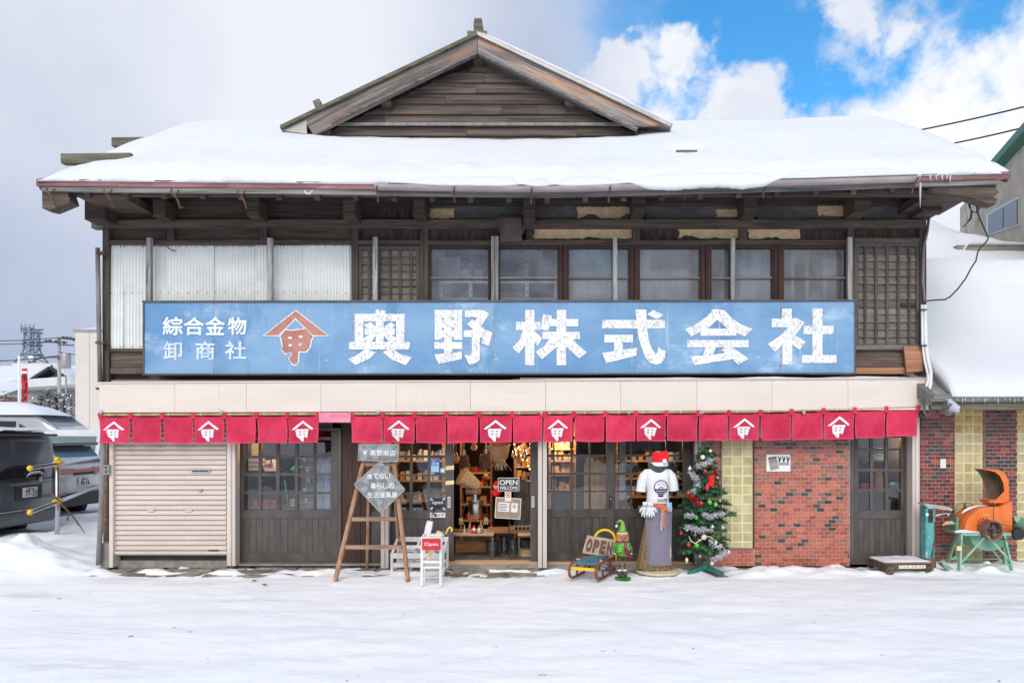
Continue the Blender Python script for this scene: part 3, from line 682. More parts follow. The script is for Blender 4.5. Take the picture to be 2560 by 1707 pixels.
# --- roof deck, eave boards
n = 40
def deck(y0, y1, th, off=0.0):
    m = MB()
    m.grid(lambda i, j: (lerp(RX0,RX1,i), lerp(y0,y1,j), rz(lerp(RX0,RX1,i), lerp(y0,y1,j))+off), n, 2)
    m.grid(lambda i, j: (lerp(RX0,RX1,i), lerp(y0,y1,j), rz(lerp(RX0,RX1,i), lerp(y0,y1,j))+off-th), n, 2, True)
    m.grid(lambda i, j: (lerp(RX0,RX1,i), y0, rz(lerp(RX0,RX1,i), y0)+off-th*(1-j)), n, 1)
    for e in (RX0, RX1): m.grid(lambda i, j: (e, lerp(y0,y1,i), rz(e,lerp(y0,y1,i))+off-th*(1-j)), 2, 1, e == RX0)
    return m
rf = deck(EY, RY, .06).obj('roof', M['eave_wood'], shop)
deck(2*RY+.9, RY, .06).obj('roof_back', M['eave_wood'], shop)
def eave_strip(x0, x1, dt, du, y0, y1, nm, m, par, k=30):
    q = MB()
    f = lambda x, y, d: (x, y, ze(x)+d)
    q.grid(lambda i, j: f(lerp(x0,x1,i), y0, lerp(du,dt,j)), k, 1); q.grid(lambda i, j: f(lerp(x0,x1,i), lerp(y0,y1,j), du), k, 1, True)
    q.grid(lambda i, j: f(lerp(x0,x1,i), lerp(y0,y1,j), dt), k, 1)
    for e, fl in ((x0, True), (x1, False)): q.grid(lambda i, j: (e, lerp(y0,y1,i), ze(e)+lerp(du,dt,j)), 1, 1, fl)
    return q.obj(nm, m, par)
jo = [RX0-.03] + [RX0 + t for t in (.95, 1.35, 2.25, 3.2, 4.1, 5.3, 6.5, 7.7, 8.7, 9.6, 10.5)] + [RX1+.03]
for a, b in zip(jo, jo[1:]): eave_strip(a+.001, b-.001, .012, -.07, EY-.025, EY+.02, 'eave_flashing', M['purple_metal'], rf, 6)
eave_strip(RX0+.02, RX1-.12, -.072, -.128, EY-.01, EY+.03, 'eave_board', M['eave_wood'], rf)
# rake boards on the ends
for e, sg in ((RX0, -1), (RX1, 1)):
    q = MB(); q.bar((e+sg*.012, EY, rz(e,EY)-.05), (e+sg*.012, RY, rz(e,RY)-.05), .024, .12); q.obj('rake_board', M['eave_wood'], rf)
# --- gutter: whole on the right, bare hooks on the left
def gut(x0, x1):
    y = EY-.085; q = MB(); prof = [(.062*math.cos(a), .055*math.sin(a)) for a in [PI + PI*i/8 for i in range(9)]]
    o = len(q.v)
    xs_ = [lerp(x0,x1,i/24) for i in range(25)]
    for x in xs_:
        for dy, dz in prof: q.v.append((x, y+dy, ze(x)-.045+dz))
    for i in range(24):
        for k in range(8): a = o+i*9+k; q.f.append((a, a+1, a+10, a+9))
    return q
gut(X(938,-1), X(2298,-1)).obj('gutter', M['gutter_metal'], shop, smooth=True)
for p in (944, 1137, 1330, 1525, 1716, 1914, 2290):
    x = X(p, -1); z = ze(x); MB().tube([(x, -1.056, z-.066), (x, -1.05, z-.085), (x-.01, -.99, z-.12), (x-.012, -.93, z-.20), (x-.012, -.93, z-.22)], .009, 6).obj('gutter_hook', M['rust_iron'], shop, smooth=True)
for p in (124, 267, 435, 601):
    x = X(p, -1); z = ze(x); MB().tube([(x-.03, -1.0, z-.12), (x-.02, -1.03, z-.17), (x+.015, -1.03, z-.19), (x+.045, -1.0, z-.15), (x+.04, -.97, z-.12)], .011, 6).tube([(x+.015, -1.03, z-.19), (x+.05, -1.0, z-.26), (x+.055, -.97, z-.33), (x+.07, -.93, z-.31)], .010, 6).obj('gutter_hook', M['rust_iron'], shop, smooth=True)
p = 769; x = X(p, -1); z = ze(x); MB().tube([(x-.03, -1.0, z-.12), (x-.015, -1.03, z-.16), (x+.03, -1.03, z-.17), (x+.06, -1.0, z-.12)], .009, 6).obj('gutter_hook', M['white_paint'], shop, smooth=True)
# --- gable
GY, BY = 1.0, .8
gx = X(1194, BY); gt = Z(93, BY); gs = .475
gab = MB(); gab.prism([(gx-3.1, gt-.25-3.1*gs), (gx+3.1, gt-.25-3.1*gs), (gx, gt-.25)], GY+.03, GY+.1); gb = gab.obj('gable', M['black_wood'], shop)
zt = gt - .25; row = 0; lat = .155
while zt > 5.75:
    zb = zt - lat; hw0 = (gt-.23-zt)/gs; hw1 = (gt-.23-zb)/gs
    cuts = [-hw1] + sorted(R.uniform(-hw1*.7, hw1*.7) for _ in range(1 if hw1 < 1.5 else 2)) + [hw1]
    for a, b in zip(cuts, cuts[1:]):
        a2 = max(a, -hw0) if a < 0 else a; b2 = min(b, hw0)
        if b2 - a2 < .05: continue
        q = MB(); t_ = R.uniform(.014, .026); aa, bb = gx+a+.003, gx+b-.003
        at, bt = gx+max(a, -hw0), gx+min(b, hw0)
        q.add([(at,GY+.008,zt),(bt,GY+.008,zt),(bb,GY-t_,zb+.004),(aa,GY-t_,zb+.004),(at,GY+.03,zt),(bt,GY+.03,zt),(bb,GY+.03,zb+.004),(aa,GY+.03,zb+.004)],
              [(0,3,2,1),(4,5,6,7),(3,7,6,2),(0,1,5,4),(0,4,7,3),(1,2,6,5)])
        q.obj('weatherboard', M['gable_wood'], gb)
    zt = zb; row += 1
MB().box(X(835,GY), X(1560,GY), GY-.06, GY-.03, Z(318,GY), Z(311,GY)).obj('flashing', M['pipe_grey'], gb)
for sg, L in ((-1, 2.44), (1, 2.63)):
    q = MB(); x1 = gx + sg*L; d = .235
    q.prism([(gx+sg*.003, gt), (x1, gt-L*gs), (x1, gt-L*gs-d*.35), (x1-sg*.10, gt-L*gs-d), (gx+sg*.003, gt-d)] if sg < 0 else [(gx+.003, gt), (x1, gt-L*gs), (x1-.45, gt-(L-.45)*gs-d), (gx+.003, gt-d)], BY, BY+.06)
    q.obj('bargeboard', M['barge_wood_l' if sg < 0 else 'barge_wood_r'], gb)
    MB().bar((gx+sg*.02, BY+.02, gt-.235), (x1-sg*.35, BY+.02, gt-(L-.35)*gs-.235), .085, .03).obj('barge_lip', M['eave_wood'], gb)
    # roof slab of the gable
    L2 = L + (.36 if sg < 0 else .12); q = MB()
    for y0, y1 in ((BY-.05, 6.0),):
        a = (gx, gt+.055); b = (gx+sg*L2, gt+.055-L2*gs)
        q.prism([a, b, (b[0], b[1]-.05), (a[0], a[1]-.05)], y0, y1)
    q.obj('gable_roof', M['moss_wood' if sg < 0 else 'flashing'], gb)
q = MB(); q.prism([(gx-3.42+.98, gt-2.44*gs-.005), (gx-2.80, gt-2.80*gs), (gx-2.44, gt-2.44*gs-.22)], BY+.004, BY+.04); q.obj('tin_corner', M['flashing'], gb)
for dx in (-1.32, 1.32, 0, -2.2):
    MB().box(gx+dx-.07, gx+dx+.07, BY+.07, GY, gt-.32-abs(dx)*gs, gt-.24-abs(dx)*gs).obj('purlin_end', M['black_wood'], gb)
q = MB(); q.box(gx-.15, gx+.13, .82, 5.6, gt+.03, gt+.10); q.obj('ridge_board', M['moss_wood'], gb)
q = MB(); q.prism([(gx-.055, gt+.10), (gx+.065, gt+.10), (gx+.075, gt+.17), (gx+.055, gt+.29), (gx-.05, gt+.29), (gx-.065, gt+.18)], .84, 1.0); q.obj('ridge_block', M['moss_wood'], gb)
MB().bar((gx-2.26, .95, gt-2.26*gs+.02), (gx-2.34, .95, gt-2.34*gs+.26), .10, .12, (0,1,0)).obj('snow_guard_post', M['moss_wood'], gb)
# ridge cap ends of the main roof
MB().box(RX0-.04, RX1+.04, RY-.12, RY+.12, rz(0,RY)+.0, rz(0,RY)+.06).obj('ridge_cap', M['green_dark_machine'], rf)
# snow-guard logs across the front slope
for y, e0 in ((-.28, -.14), (.82, -.16)):
    za = rz(RX0,y)+.115; zb = rz(RX1,y)+.115
    q = MB(); q.bar((RX0+e0, y, za), (RX0+.75, y, za+.01), .10, .12); q.obj('snow_guard_log', M['moss_wood'], rf)
q = MB().box(X(1690,-.1), X(1742,-.1), -.14, -.02, rz(2,-.1)+.06, rz(2,-.1)+.205); q.obj('snow_guard_log', M['moss_wood'], rf)
# ================================================================ snow lying on the shop
def snow_sheet(name, fn_top, fn_bot, nu, nv, lab, mat='snow'):
    m = MB(); m.grid(fn_top, nu, nv); m.grid(fn_bot, nu, nv, True)
    w = nu+1; o = (nu+1)*(nv+1)
    for i in range(nu):
        m.f.append((i+1, i, o+i, o+i+1)); a = nv*w+i; m.f.append((a, a+1, o+a+1, o+a))
    for j in range(nv):
        a = j*w; m.f.append((a, a+w, o+a+w, o+a)); a = j*w+nu; m.f.append((a+w, a, o+a, o+a+w))
    return m.obj(name, M[mat], None, smooth=True, label=lab, category='snow', kind='stuff')
def thick(x, y):
    v = (y - EY)/(RY - EY)
    t = .19 + .11*ss(.0, .55, v) - .03*ss(.6, 1.0, v)*ss(0, 3, x)
    t += .026*fbm(x*.7, y*1.1, 4) + .012*fbm(x*2.6, y*2.6, 21) + .05*ss(.22, .0, v)*fbm(x*3.4, y*6, 22)
    t *= (1 - (1 - min(1, max(0.0, (x-RX0+.01)/(.85)))) ** 2.2 * .93)
    t *= math.sqrt(max(0.0, 1 - (1 - min(1, max(0.0, (RX1+.02-x)/.55)))**2)) * .96 + .04
    f = min(1, max(0.0, (y - (EY-.02))/.22)); t *= .34 + .66*math.sqrt(1 - (1-f)**2)
    # scoured around the snow guard ends on the left
    for yy, xl in ((-.28, .62), (.82, .42)):
        t -= .16*math.exp(-((y-yy+.05)/.16)**2) * ss(RX0+xl+.5, RX0+xl*.4, x)
    for xc in (X(1305,-1), X(1385,-1), X(1510,-1)): t -= .5*math.exp(-(((x-xc)/.11)**2 + ((y-EY)/.06)**2))
    t -= .20*math.exp(-(((x-X(1712,-.1))/.20)**2 + ((y+.12)/.09)**2))
    # sagging in front of the gable
    t -= .10*ss(.3, 1.0, y) * ss(gx-3.0, gx-1.9, x) * ss(gx+2.9, gx+1.9, x)
    return max(.012, t)
NU, NV = 170, 46
def vy(j): return lerp(EY-.035, RY+.55, j**1.25)
def edge_y(x): return -.045*fbm(x*2.3, 7, 1) - .03*fbm(x*9, 3, 2)
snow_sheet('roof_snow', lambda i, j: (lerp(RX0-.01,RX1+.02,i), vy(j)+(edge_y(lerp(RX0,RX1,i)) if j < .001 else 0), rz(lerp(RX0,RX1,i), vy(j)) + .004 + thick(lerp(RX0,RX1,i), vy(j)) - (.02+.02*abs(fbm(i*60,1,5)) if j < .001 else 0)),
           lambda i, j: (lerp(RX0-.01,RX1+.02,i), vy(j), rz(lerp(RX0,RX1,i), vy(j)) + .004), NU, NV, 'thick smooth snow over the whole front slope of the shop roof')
# curl of snow sliding over the gutter
def curl(x0, x1, drop, lab):
    n = 140
    def sec(i):
        x = lerp(x0, x1, i); e = ss(0, .22, i)*ss(1, .8, i); w = .5+.5*fbm(x*1.4, 3, 8)+.25*fbm(x*6, 3, 9)
        for xc in (X(1305,-1), X(1385,-1)): e *= 1-.96*math.exp(-((x-xc)/.10)**2)
        return x, e, max(.15, w)
    m = MB()
    for k in range(n+1):
        x, e, w = sec(k/n); z = ze(x); dr = drop*(.55+.75*w)*e
        pr = [(EY+.05, z+.09*e+.02), (EY-.02, z+.085*e+.02), (EY-.085, z+.06*e), (EY-.135-.02*w, z+.0*e-.02), (EY-.15-.03*w*e, z-.025-dr*.5), (EY-.14-.03*w*e, z-.03-dr), (EY-.125, z-.03-dr*.9), (EY-.10, z-.035), (EY, z-.01), (EY+.05, z+.012)]
        m.v += [(x, a, b) for a, b in pr]
    q = 10
    for k in range(n):
        for j in range(q): a = k*q; m.f.append((a+j, a+(j+1)%q, a+q+(j+1)%q, a+q+j))
    m.f.append(tuple(range(q))); m.f.append(tuple(n*q+j for j in reversed(range(q))))
    m.obj('gutter_snow', M['snow'], None, smooth=True, label=lab, category='snow', kind='stuff')
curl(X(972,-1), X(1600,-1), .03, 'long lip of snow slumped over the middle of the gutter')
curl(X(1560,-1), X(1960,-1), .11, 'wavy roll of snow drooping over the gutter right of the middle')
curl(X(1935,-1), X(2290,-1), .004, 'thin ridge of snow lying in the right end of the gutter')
# snow on the right half of the gable roof
def gsn(i, j, top):
    L = 2.75; x = gx + .03 + i*L; y = lerp(BY-.04, 5.5, j); z = gt+.058-(x-gx)*gs
    t = .12*math.sqrt(max(0, 1-(1-min(1, i*3.0))**2)) * (1 + .35*ss(.3, .75, i)) * (1 - .55*ss(.74, .80, i)) * (.30+.70*min(1, j*9)) * (.3+.7*min(1,(1-i)*9))
    return (x, y, z + (t+.004 if top else .002))
snow_sheet('gable_snow', lambda i, j: gsn(i, j, 1), lambda i, j: gsn(i, j, 0), 40, 12, 'snow lying on the right slope of the front gable')
def lsn(i, j, top):
    x = gx - .6 - i*2.0; y = lerp(BY+.5, 5.5, j); z = gt+.058-(gx-x)*gs
    return (x, y, z + (.05*min(1, j*4)*min(1, i*5)*min(1, (1-i)*5)+.004 if top else .002))
snow_sheet('gable_snow', lambda i, j: lsn(1-i, j, 1), lambda i, j: lsn(1-i, j, 0), 20, 10, 'thin snow set back on the left slope of the front gable')
for p, L in ((2305, .30), (2380, .10), (2372, .06), (2360, .07), (2345, .05), (2330, .06), (2290, .04)):
    x = X(p,-1.0); z = ze(x) - (.07 if p > 2306 or p < 2300 else .10)
    if p > 2320 or p < 2300: z += .05
    MB().lathe([(.002,-L), (.009,-L*.6), (.013,-L*.2), (.016, 0)], (x, EY-.06, z), 7).obj('icicle', M['ice'], None, smooth=True, label={2305:'long single icicle hanging from the end of the gutter',2380:'longest of the short icicles near the right roof corner',2372:'second short icicle from the right roof corner',2360:'third short icicle from the right roof corner',2345:'fourth short icicle from the right roof corner',2330:'fifth short icicle from the right roof corner',2290:'tiny icicle left of the long gutter icicle'}[p], category='icicle', group='icicles on the right eave')
# ================================================================ big blue signboard
SY = -.25
sg = T('blue_signboard', 'long faded blue signboard with white painted characters above the shop front', 'sign', (X(1248,SY), SY, Z(937,SY)))
sk = lambda px: -2.5*(px-360)/1780        # the board climbs a little to the right
seams = [360, 533, 881, 1235, 1593, 1953, 2137]
for a, b in zip(seams, seams[1:]):
    q = MB(); y = SY + R.uniform(-.002, .002)
    q.prism([(X(a+.5,y), Z(756+sk(a),y)), (X(b-.5,y), Z(756+sk(b),y)), (X(b-.5,y), Z(934+sk(b)*.6,y)), (X(a+.5,y), Z(934+sk(a),y))], y, y+.02)
    q.obj('sign_sheet', M['sign_blue'], sg)
for a in seams[1:-1]:
    MB().rb(a-.8, a+.8, 757+sk(a), 933, SY-.0045, SY-.0025).obj('seam', M['rust_line'], sg)
def px_bar(a, b, t, u, y0, y1, nm, m, par):
    return MB().rb(a, b, t, u, y0, y1).obj(nm, M[m], par)
q = MB(); q.prism([(X(357,SY), Z(752,SY)), (X(2140,SY), Z(749.5,SY)), (X(2140,SY), Z(753,SY)), (X(357,SY), Z(756,SY))], SY-.02, SY+.04); q.obj('sign_frame', M['brown_tin'], sg)
q = MB(); q.prism([(X(357,SY), Z(934.5,SY)), (X(2140,SY), Z(932,SY)), (X(2140,SY), Z(936,SY)), (X(357,SY), Z(938,SY))], SY-.02, SY+.04); q.obj('sign_frame', M['dark_wood'], sg)
for a in (357, 2137.5): MB().rb(a, a+2.4, 753, 937, SY-.018, SY+.04).obj('sign_frame', M['brown_tin'], sg)
MB().rb(360, 2136, 800, 815, SY+.03, -.0).obj('sign_bracket', M['dark_wood'], sg)
MB().rb(360, 2136, 900, 915, SY+.03, -.0).obj('sign_bracket', M['dark_wood'], sg)
K = 8.71
def rc(a, b, c, d): return [(a,b),(c,b),(c,d),(a,d)]
glyph = {
 860: [[(700,205),(915,235),(880,330),(680,320)], rc(240,300,1325,465), rc(240,440,425,930), rc(1135,440,1318,930), rc(692,440,870,940), rc(450,615,1110,760),
   [(430,540),(590,480),(692,580),(692,640),(540,640)], [(870,590),(1030,480),(1135,545),(1020,650),(870,650)], [(740,720),(570,960),(410,890),(430,830),(620,700)], [(830,720),(1010,960),(1170,890),(1140,820),(950,700)],
   rc(110,910,1440,1080), [(470,1060),(560,1090),(700,1140),(560,1280),(260,1420),(90,1280),(330,1170)], [(850,1140),(960,1060),(1070,1060),(1220,1170),(1480,1245),(1350,1420),(1060,1310)]],
 1070: [rc(145,215,745,392), rc(145,380,308,870), rc(568,380,745,870), rc(350,380,530,1190), rc(300,434,575,612), rc(300,658,575,822), rc(140,912,745,1068),
   [(145,1185),(735,1120),(740,1285),(225,1395)], [(805,225),(1185,210),(1340,300),(1165,560),(1010,470),(1080,380),(805,375)], [(850,525),(965,425),(1215,610),(1180,690),(1010,670)],
   [(780,660),(1250,640),(1405,710),(1330,1000),(1165,945),(1190,820),(780,810)], [(955,700),(1135,700),(1130,1300),(1050,1370),(900,1410),(790,1200),(930,1200),(955,1160)]],
 1270: [rc(375,215,575,1420), rc(175,475,705,655), [(335,640),(450,640),(440,900),(235,1165),(85,1030),(240,890)], [(540,640),(740,830),(650,1000),(500,860)],
   [(760,310),(955,340),(940,480),(870,680),(710,635)], rc(880,412,1530,575), rc(750,690,1565,850), rc(1058,215,1265,1420), [(900,840),(1080,840),(1062,1020),(740,1295),(600,1125),(800,1000)],
   [(1240,840),(1420,840),(1500,960),(1720,1140),(1550,1275),(1255,1005)]],
 1490: [rc(130,430,1500,620), [(1250,215),(1475,330),(1320,420),(1110,315)], [(855,205),(1095,210),(1105,600),(1150,880),(1220,1060),(1300,1180),(1345,1120),(1350,1015),(1420,1080),(1515,1110),(1500,1250),(1420,1380),(1310,1405),(1170,1370),(1080,1260),(990,1040),(920,800),(890,560)],
   rc(180,755,805,925), rc(390,900,582,1190), [(130,1150),(885,1035),(885,1210),(225,1375)]],
 1700: [[(720,195),(870,210),(860,380),(620,610),(240,795),(110,635),(400,490),(610,340)], [(780,205),(965,220),(1130,400),(1330,530),(1575,630),(1410,795),(1060,640),(800,430)], rc(440,620,1225,780), rc(150,870,1490,1030),
   [(560,1000),(800,1000),(700,1200),(490,1240)], [(220,1215),(500,1210),(1100,1140),(1140,1290),(320,1420)], [(1000,1020),(1140,1030),(1495,1275),(1265,1415),(1080,1230),(885,1090)]],
 1910: [rc(385,190,600,560), [(165,405),(600,400),(700,390),(885,490),(690,760),(350,1020),(240,1125),(80,960),(370,760),(530,595),(165,595)], rc(400,730,610,1400), [(560,700),(680,770),(905,905),(770,1080),(560,940)],
   rc(1050,185,1270,1240), rc(860,560,1510,745), rc(820,1195,1575,1370)]}
for ox, polys in glyph.items():
    q = MB()
    for i, pg in enumerate(polys):
        y = SY - .005 - i*.0004; q.sheet([(X(ox+a/K, SY), Z(750+b/K, SY)) for a, b in pg], y)
    q.obj('painted_character', M['sign_white'], sg)
for ch, a, b, t, u, m in (('綜',407,458,792,838,'sign_white_soft'), ('合',460,511,793,838,'sign_white_soft'), ('金',514,563,792,838,'sign_white_soft'), ('物',570,617,793,837,'sign_white_soft'),
                       ('卸',409,456,853,900,'sign_white_faint'), ('商',489,538,853,900,'sign_white_faint'), ('社',563,617,853,899,'sign_white_faint')):
    text(ch, X(a,SY), X(b,SY), Z(u,SY), Z(t,SY), SY-.006, M[m], sg, 'painted_character', bold=.022)
CR = [[(870,140),(1580,690),(1240,690),(860,320),(495,690),(165,690)],
      [(515,700),(640,552),(740,577),(1000,547),(1085,522),(1250,690),(1240,750),(1210,780),(1180,950),(1100,1045),(1000,1045),(937,1040),(932,1230),(900,1310),(840,1335),(770,1290),(718,1180),(775,1120),(775,1050),(740,1055),(650,1092),(542,980),(580,930),(550,760)]]
CRW = [rc(705,715,785,760), rc(938,685,1018,735), rc(718,875,784,922), rc(933,855,993,902)]
def grow(pg, d):
    n = len(pg); cx = sum(p[0] for p in pg)/n; out = []
    ar = sum(pg[i][0]*pg[(i+1)%n][1] - pg[(i+1)%n][0]*pg[i][1] for i in range(n)); sgn = 1 if ar > 0 else -1
    for i in range(n):
        p0, p1, p2 = Vector(pg[i-1]), Vector(pg[i]), Vector(pg[(i+1) % n])
        e1, e2 = (p1-p0).normalized(), (p2-p1).normalized(); nn = Vector((e1.y+e2.y, -e1.x-e2.x))
        nn = nn.normalized() if nn.length > 1e-6 else Vector((e1.y, -e1.x))
        out.append(tuple(p1 + nn*d*sgn*min(1.6, 1/max(.45, abs(nn.dot(Vector((e1.y, -e1.x))))))))
    return out
f7 = lambda pg: [(X(640+a/K,SY), Z(760+b/K,SY)) for a, b in pg]
q = MB()
for i, pg in enumerate(CR): q.sheet(f7(grow(pg, 16)), SY-.0055-i*.0003)
em = q.obj('emblem', M['sign_white'], sg)
q = MB()
for i, pg in enumerate(CR): q.sheet(f7(grow(pg, -10)), SY-.0068-i*.0003)
q.obj('emblem_fill', M['sign_red'], em)
q = MB()
for pg in CRW: q.sheet(f7(pg), SY-.0085)
q.obj('emblem_mark', M['sign_white'], em)
# ================================================================ beige fascia
FY = -.35
fs = [248, 437, 616, 802, 990, 1176, 1364, 1552, 1742, 1930, 2120, 2316]
for a, b in zip(fs, fs[1:]):
    y = FY + R.uniform(-.001, .001); tl = interp(a, [(248,959),(2316,948)]); tr = interp(b, [(248,959),(2316,948)]); bl = interp(a, [(248,1031),(2316,1024)]); br_ = interp(b, [(248,1031),(2316,1024)])
    q = MB(); q.prism([(X(a+.35,y),Z(tl,y)), (X(b-.35,y),Z(tr,y)), (X(b-.35,y),Z(br_,y)), (X(a+.35,y),Z(bl,y))], y, -.10); q.obj('fascia_panel', M['beige_metal'], shop)
q = MB(); q.prism([(X(247,FY),Z(955,FY)), (X(2317,FY),Z(945,FY)), (X(2317,FY),Z(947.5,FY)), (X(247,FY),Z(958.5,FY))], FY-.012, .05); q.obj('fascia_cap', M['beige_metal'], shop)
for p in range(258, 2310, 60):
    MB().lathe([(.006,0),(.006,.003),(.003,.004)], P(p, interp(p,[(248,961.5),(2316,950.5)]), FY), 6, (0,-1,0)).obj('rivet', M['steel_pipe'], shop)
MB().rb(278, 1345, 950, 955, -.20, .05).obj('flashing', M['flashing'], shop)
MB().rb(1300, 2300, 944, 949, -.20, .05).obj('flashing', M['flashing'], shop)
MB().rb(252, 2310, 1031, 1042, -.30, .09).obj('head_beam', M['black_wood'], shop)
def ledge(i, j, top):
    x = lerp(X(1280,FY), X(2312,FY), i); t = (.022+.016*fbm(x*1.6, 1, 2))*min(1, i*8, (1-i)*30)*math.sqrt(max(.02, 1-(1-min(1, j*3))**2))
    return (x, lerp(FY-.02, -.05, j), Z(interp(V+x*S(FY),[(248,955),(2316,945)]), FY)+.002+(max(.003, t) if top else 0))
snow_sheet('fascia_snow', lambda i, j: ledge(i, j, 1), lambda i, j: ledge(i, j, 0), 90, 6, 'thin line of snow along the top of the beige band under the sign')
# ================================================================ noren curtains
NY = -.335
def ntop(px): return interp(px, [(250,1041),(800,1039),(1350,1036.5),(1900,1033),(2295,1022)])
def nbot(px): return interp(px, [(250,1108),(800,1107),(1100,1108),(1350,1105),(1900,1101),(2100,1099),(2295,1089)])
NCR = [[(950,170),(1095,288),(1090,300),(1065,303),(950,207),(832,300),(805,305),(785,302)],
       [(842,318),(866,288),(900,292),(1000,292),(1030,293),(1028,312),(1020,330),(1008,390),(998,416),(984,420),(972,403),(953,401),(951,458),(934,470),(916,458),(915,401),(896,403),(883,416),(864,408),(853,382),(848,335)]]
NCW = [rc(893,323,920,336), rc(950,321,978,334), rc(893,360,918,376), rc(948,360,972,374)]
def npanel(par, a, b, crest, sd):
    rr = random.Random(sd); ph = rr.uniform(0, 6); sw = rr.uniform(-.01, .012)
    def fn(u, v):          # v = 0 at the top
        pin = 1.2*(v**1.2); p = lerp(a+pin, b-pin, u)
        t = ntop(p) + 2.4*math.sin(PI*u); q = lerp(t, nbot(p) + 1.0*math.sin(u*5+ph) , v)
        fold = .022*math.sin(PI*u)*math.sin(PI*min(1, v*1.1)) + .012*math.cos((abs(u-.5)*2-.9*v)*7)*(1-.6*v) + .012*math.sin(u*7+ph)*v
        y = NY - fold - sw*v
        return Vector((X(p, NY), y, Z(q, NY)))
    m = MB(); m.grid(lambda i, j: fn(i, 1-j), 32, 16); o = m.obj('cloth_panel', M['noren_red'], par, smooth=True)
    st = MB()
    for u0 in (.025, .975):
        st.grid(lambda i, j: fn(u0+(i-.5)*.008, .14+(1-j)*.85) + Vector((0,-.0015,0)), 1, 10)
    st.grid(lambda i, j: fn(.03+.94*i, .955+(1-j)*.010) + Vector((0,-.0015,0)), 12, 1)
    st.obj('hem_stitch', M['noren_stitch'], o)
    if crest:
        for polys, mt, off, nm in ((NCR, 'print_white', .004, 'crest'), (NCW, 'noren_red', .006, 'crest_mark')):
            bm = bmesh.new()
            for pg in polys:
                vs = [bm.verts.new(((x-735)/430, (y-115)/375, 0)) for x, y in pg]; bm.faces.new(vs)
            bmesh.ops.triangulate(bm, faces=bm.faces[:]); finer(bm, 3)
            for vv in bm.verts: vv.co = fn(vv.co.x, vv.co.y) + Vector((0, -off, 0))
            bmesh.ops.recalc_face_normals(bm, faces=bm.faces[:])
            me = bpy.data.meshes.new(nm); bm.to_mesh(me); bm.free(); me.materials.append(M[mt]); place(nm, me, o)
def loop(par, p, w=9):
    y = NY; t = ntop(p)
    q = MB(); z1, z0 = Z(t-8.8, y), Z(t+7, y); x0, x1 = X(p-w/2,y), X(p+w/2,y)
    q.add([(x0,y-.022,z0),(x1,y-.022,z0),(x1,y-.030,z1),(x0,y-.030,z1),(x0,y+.03,z1),(x1,y+.03,z1)], [(0,1,2,3),(3,2,5,4)])
    q.obj('hanging_loop', M['noren_red'], par)
pa = [(250,326,1),(330,404,0),(408,483,0),(486,561,1),(565,640,0),(644,719,0),(721,797,1)]
pb = [(878,957,0),(959,1037,1),(1039,1115,0),(1118,1196,0),(1199,1280,1),(1282,1356,0)]
pc = [(1359,1432,1),(1436,1511,0),(1514,1589,0),(1591,1664,1),(1667,1744,0),(1747,1820,0),(1823,1898,1),(1902,1977,0),(1979,2056,0),(2059,2135,1),(2137,2213,0),(2216,2295,0)]
for pp, lab, w0, w1 in ((pa, 'red shop curtain with white crests over the shutter and left door', 245, 882), (pb, 'red shop curtain over the open doorway and its left door', 800, 1362), (pc, 'long red shop curtain over the right doors and brick wall', 1350, 2300)):
    t = T('shop_curtain', lab, 'curtain', P((w0+w1)/2, 1040, NY), group='red shop curtains')
    for i, (a, b, c) in enumerate(pp):
        npanel(t, a, b, c, int(a)); loop(t, a-1.5 if i else a+3)
    loop(t, pp[-1][1]-2)
    pts = [P(p, ntop(p)-4.5, NY) for p in [lerp(w0, w1, i/12) for i in range(13)]]
    o = MB().tube(pts, .017, 10).obj('bamboo_pole', M['bamboo'], t, smooth=True)
    for i in range(int((w1-w0)/78)):
        p = w0 + 30 + i*78 + R.uniform(-12,12); c = P(p, ntop(p)-4.5, NY); MB().lathe([(.0175,-.008),(.0195,0),(.0175,.008)], c, 10, (1,0,0)).obj('bamboo_joint', M['bamboo_node'], o)
    if pp is pa:       # the eighth panel is thrown back over the pole
        x0, x1 = X(799,NY), X(878,NY)
        MB().grid(lambda i, j: (lerp(x0,x1,i), NY-.03-.02*math.sin(PI*i)*(1-j), lerp(Z(1056,NY), Z(1031,NY), j)), 10, 4).obj('folded_panel', M['noren_pink'], t, smooth=True)
for p in (252, 553, 945, 1353, 1572, 1753, 2010):
    MB().rb(p-4, p+4, 1027, 1033, FY-.02, FY-.002).obj('pole_bracket', M['steel_pipe'], shop)
    MB().rb(p-1, p+1, 1030, 1037, FY-.015, FY+.0).obj('pole_bracket', M['steel_pipe'], shop)
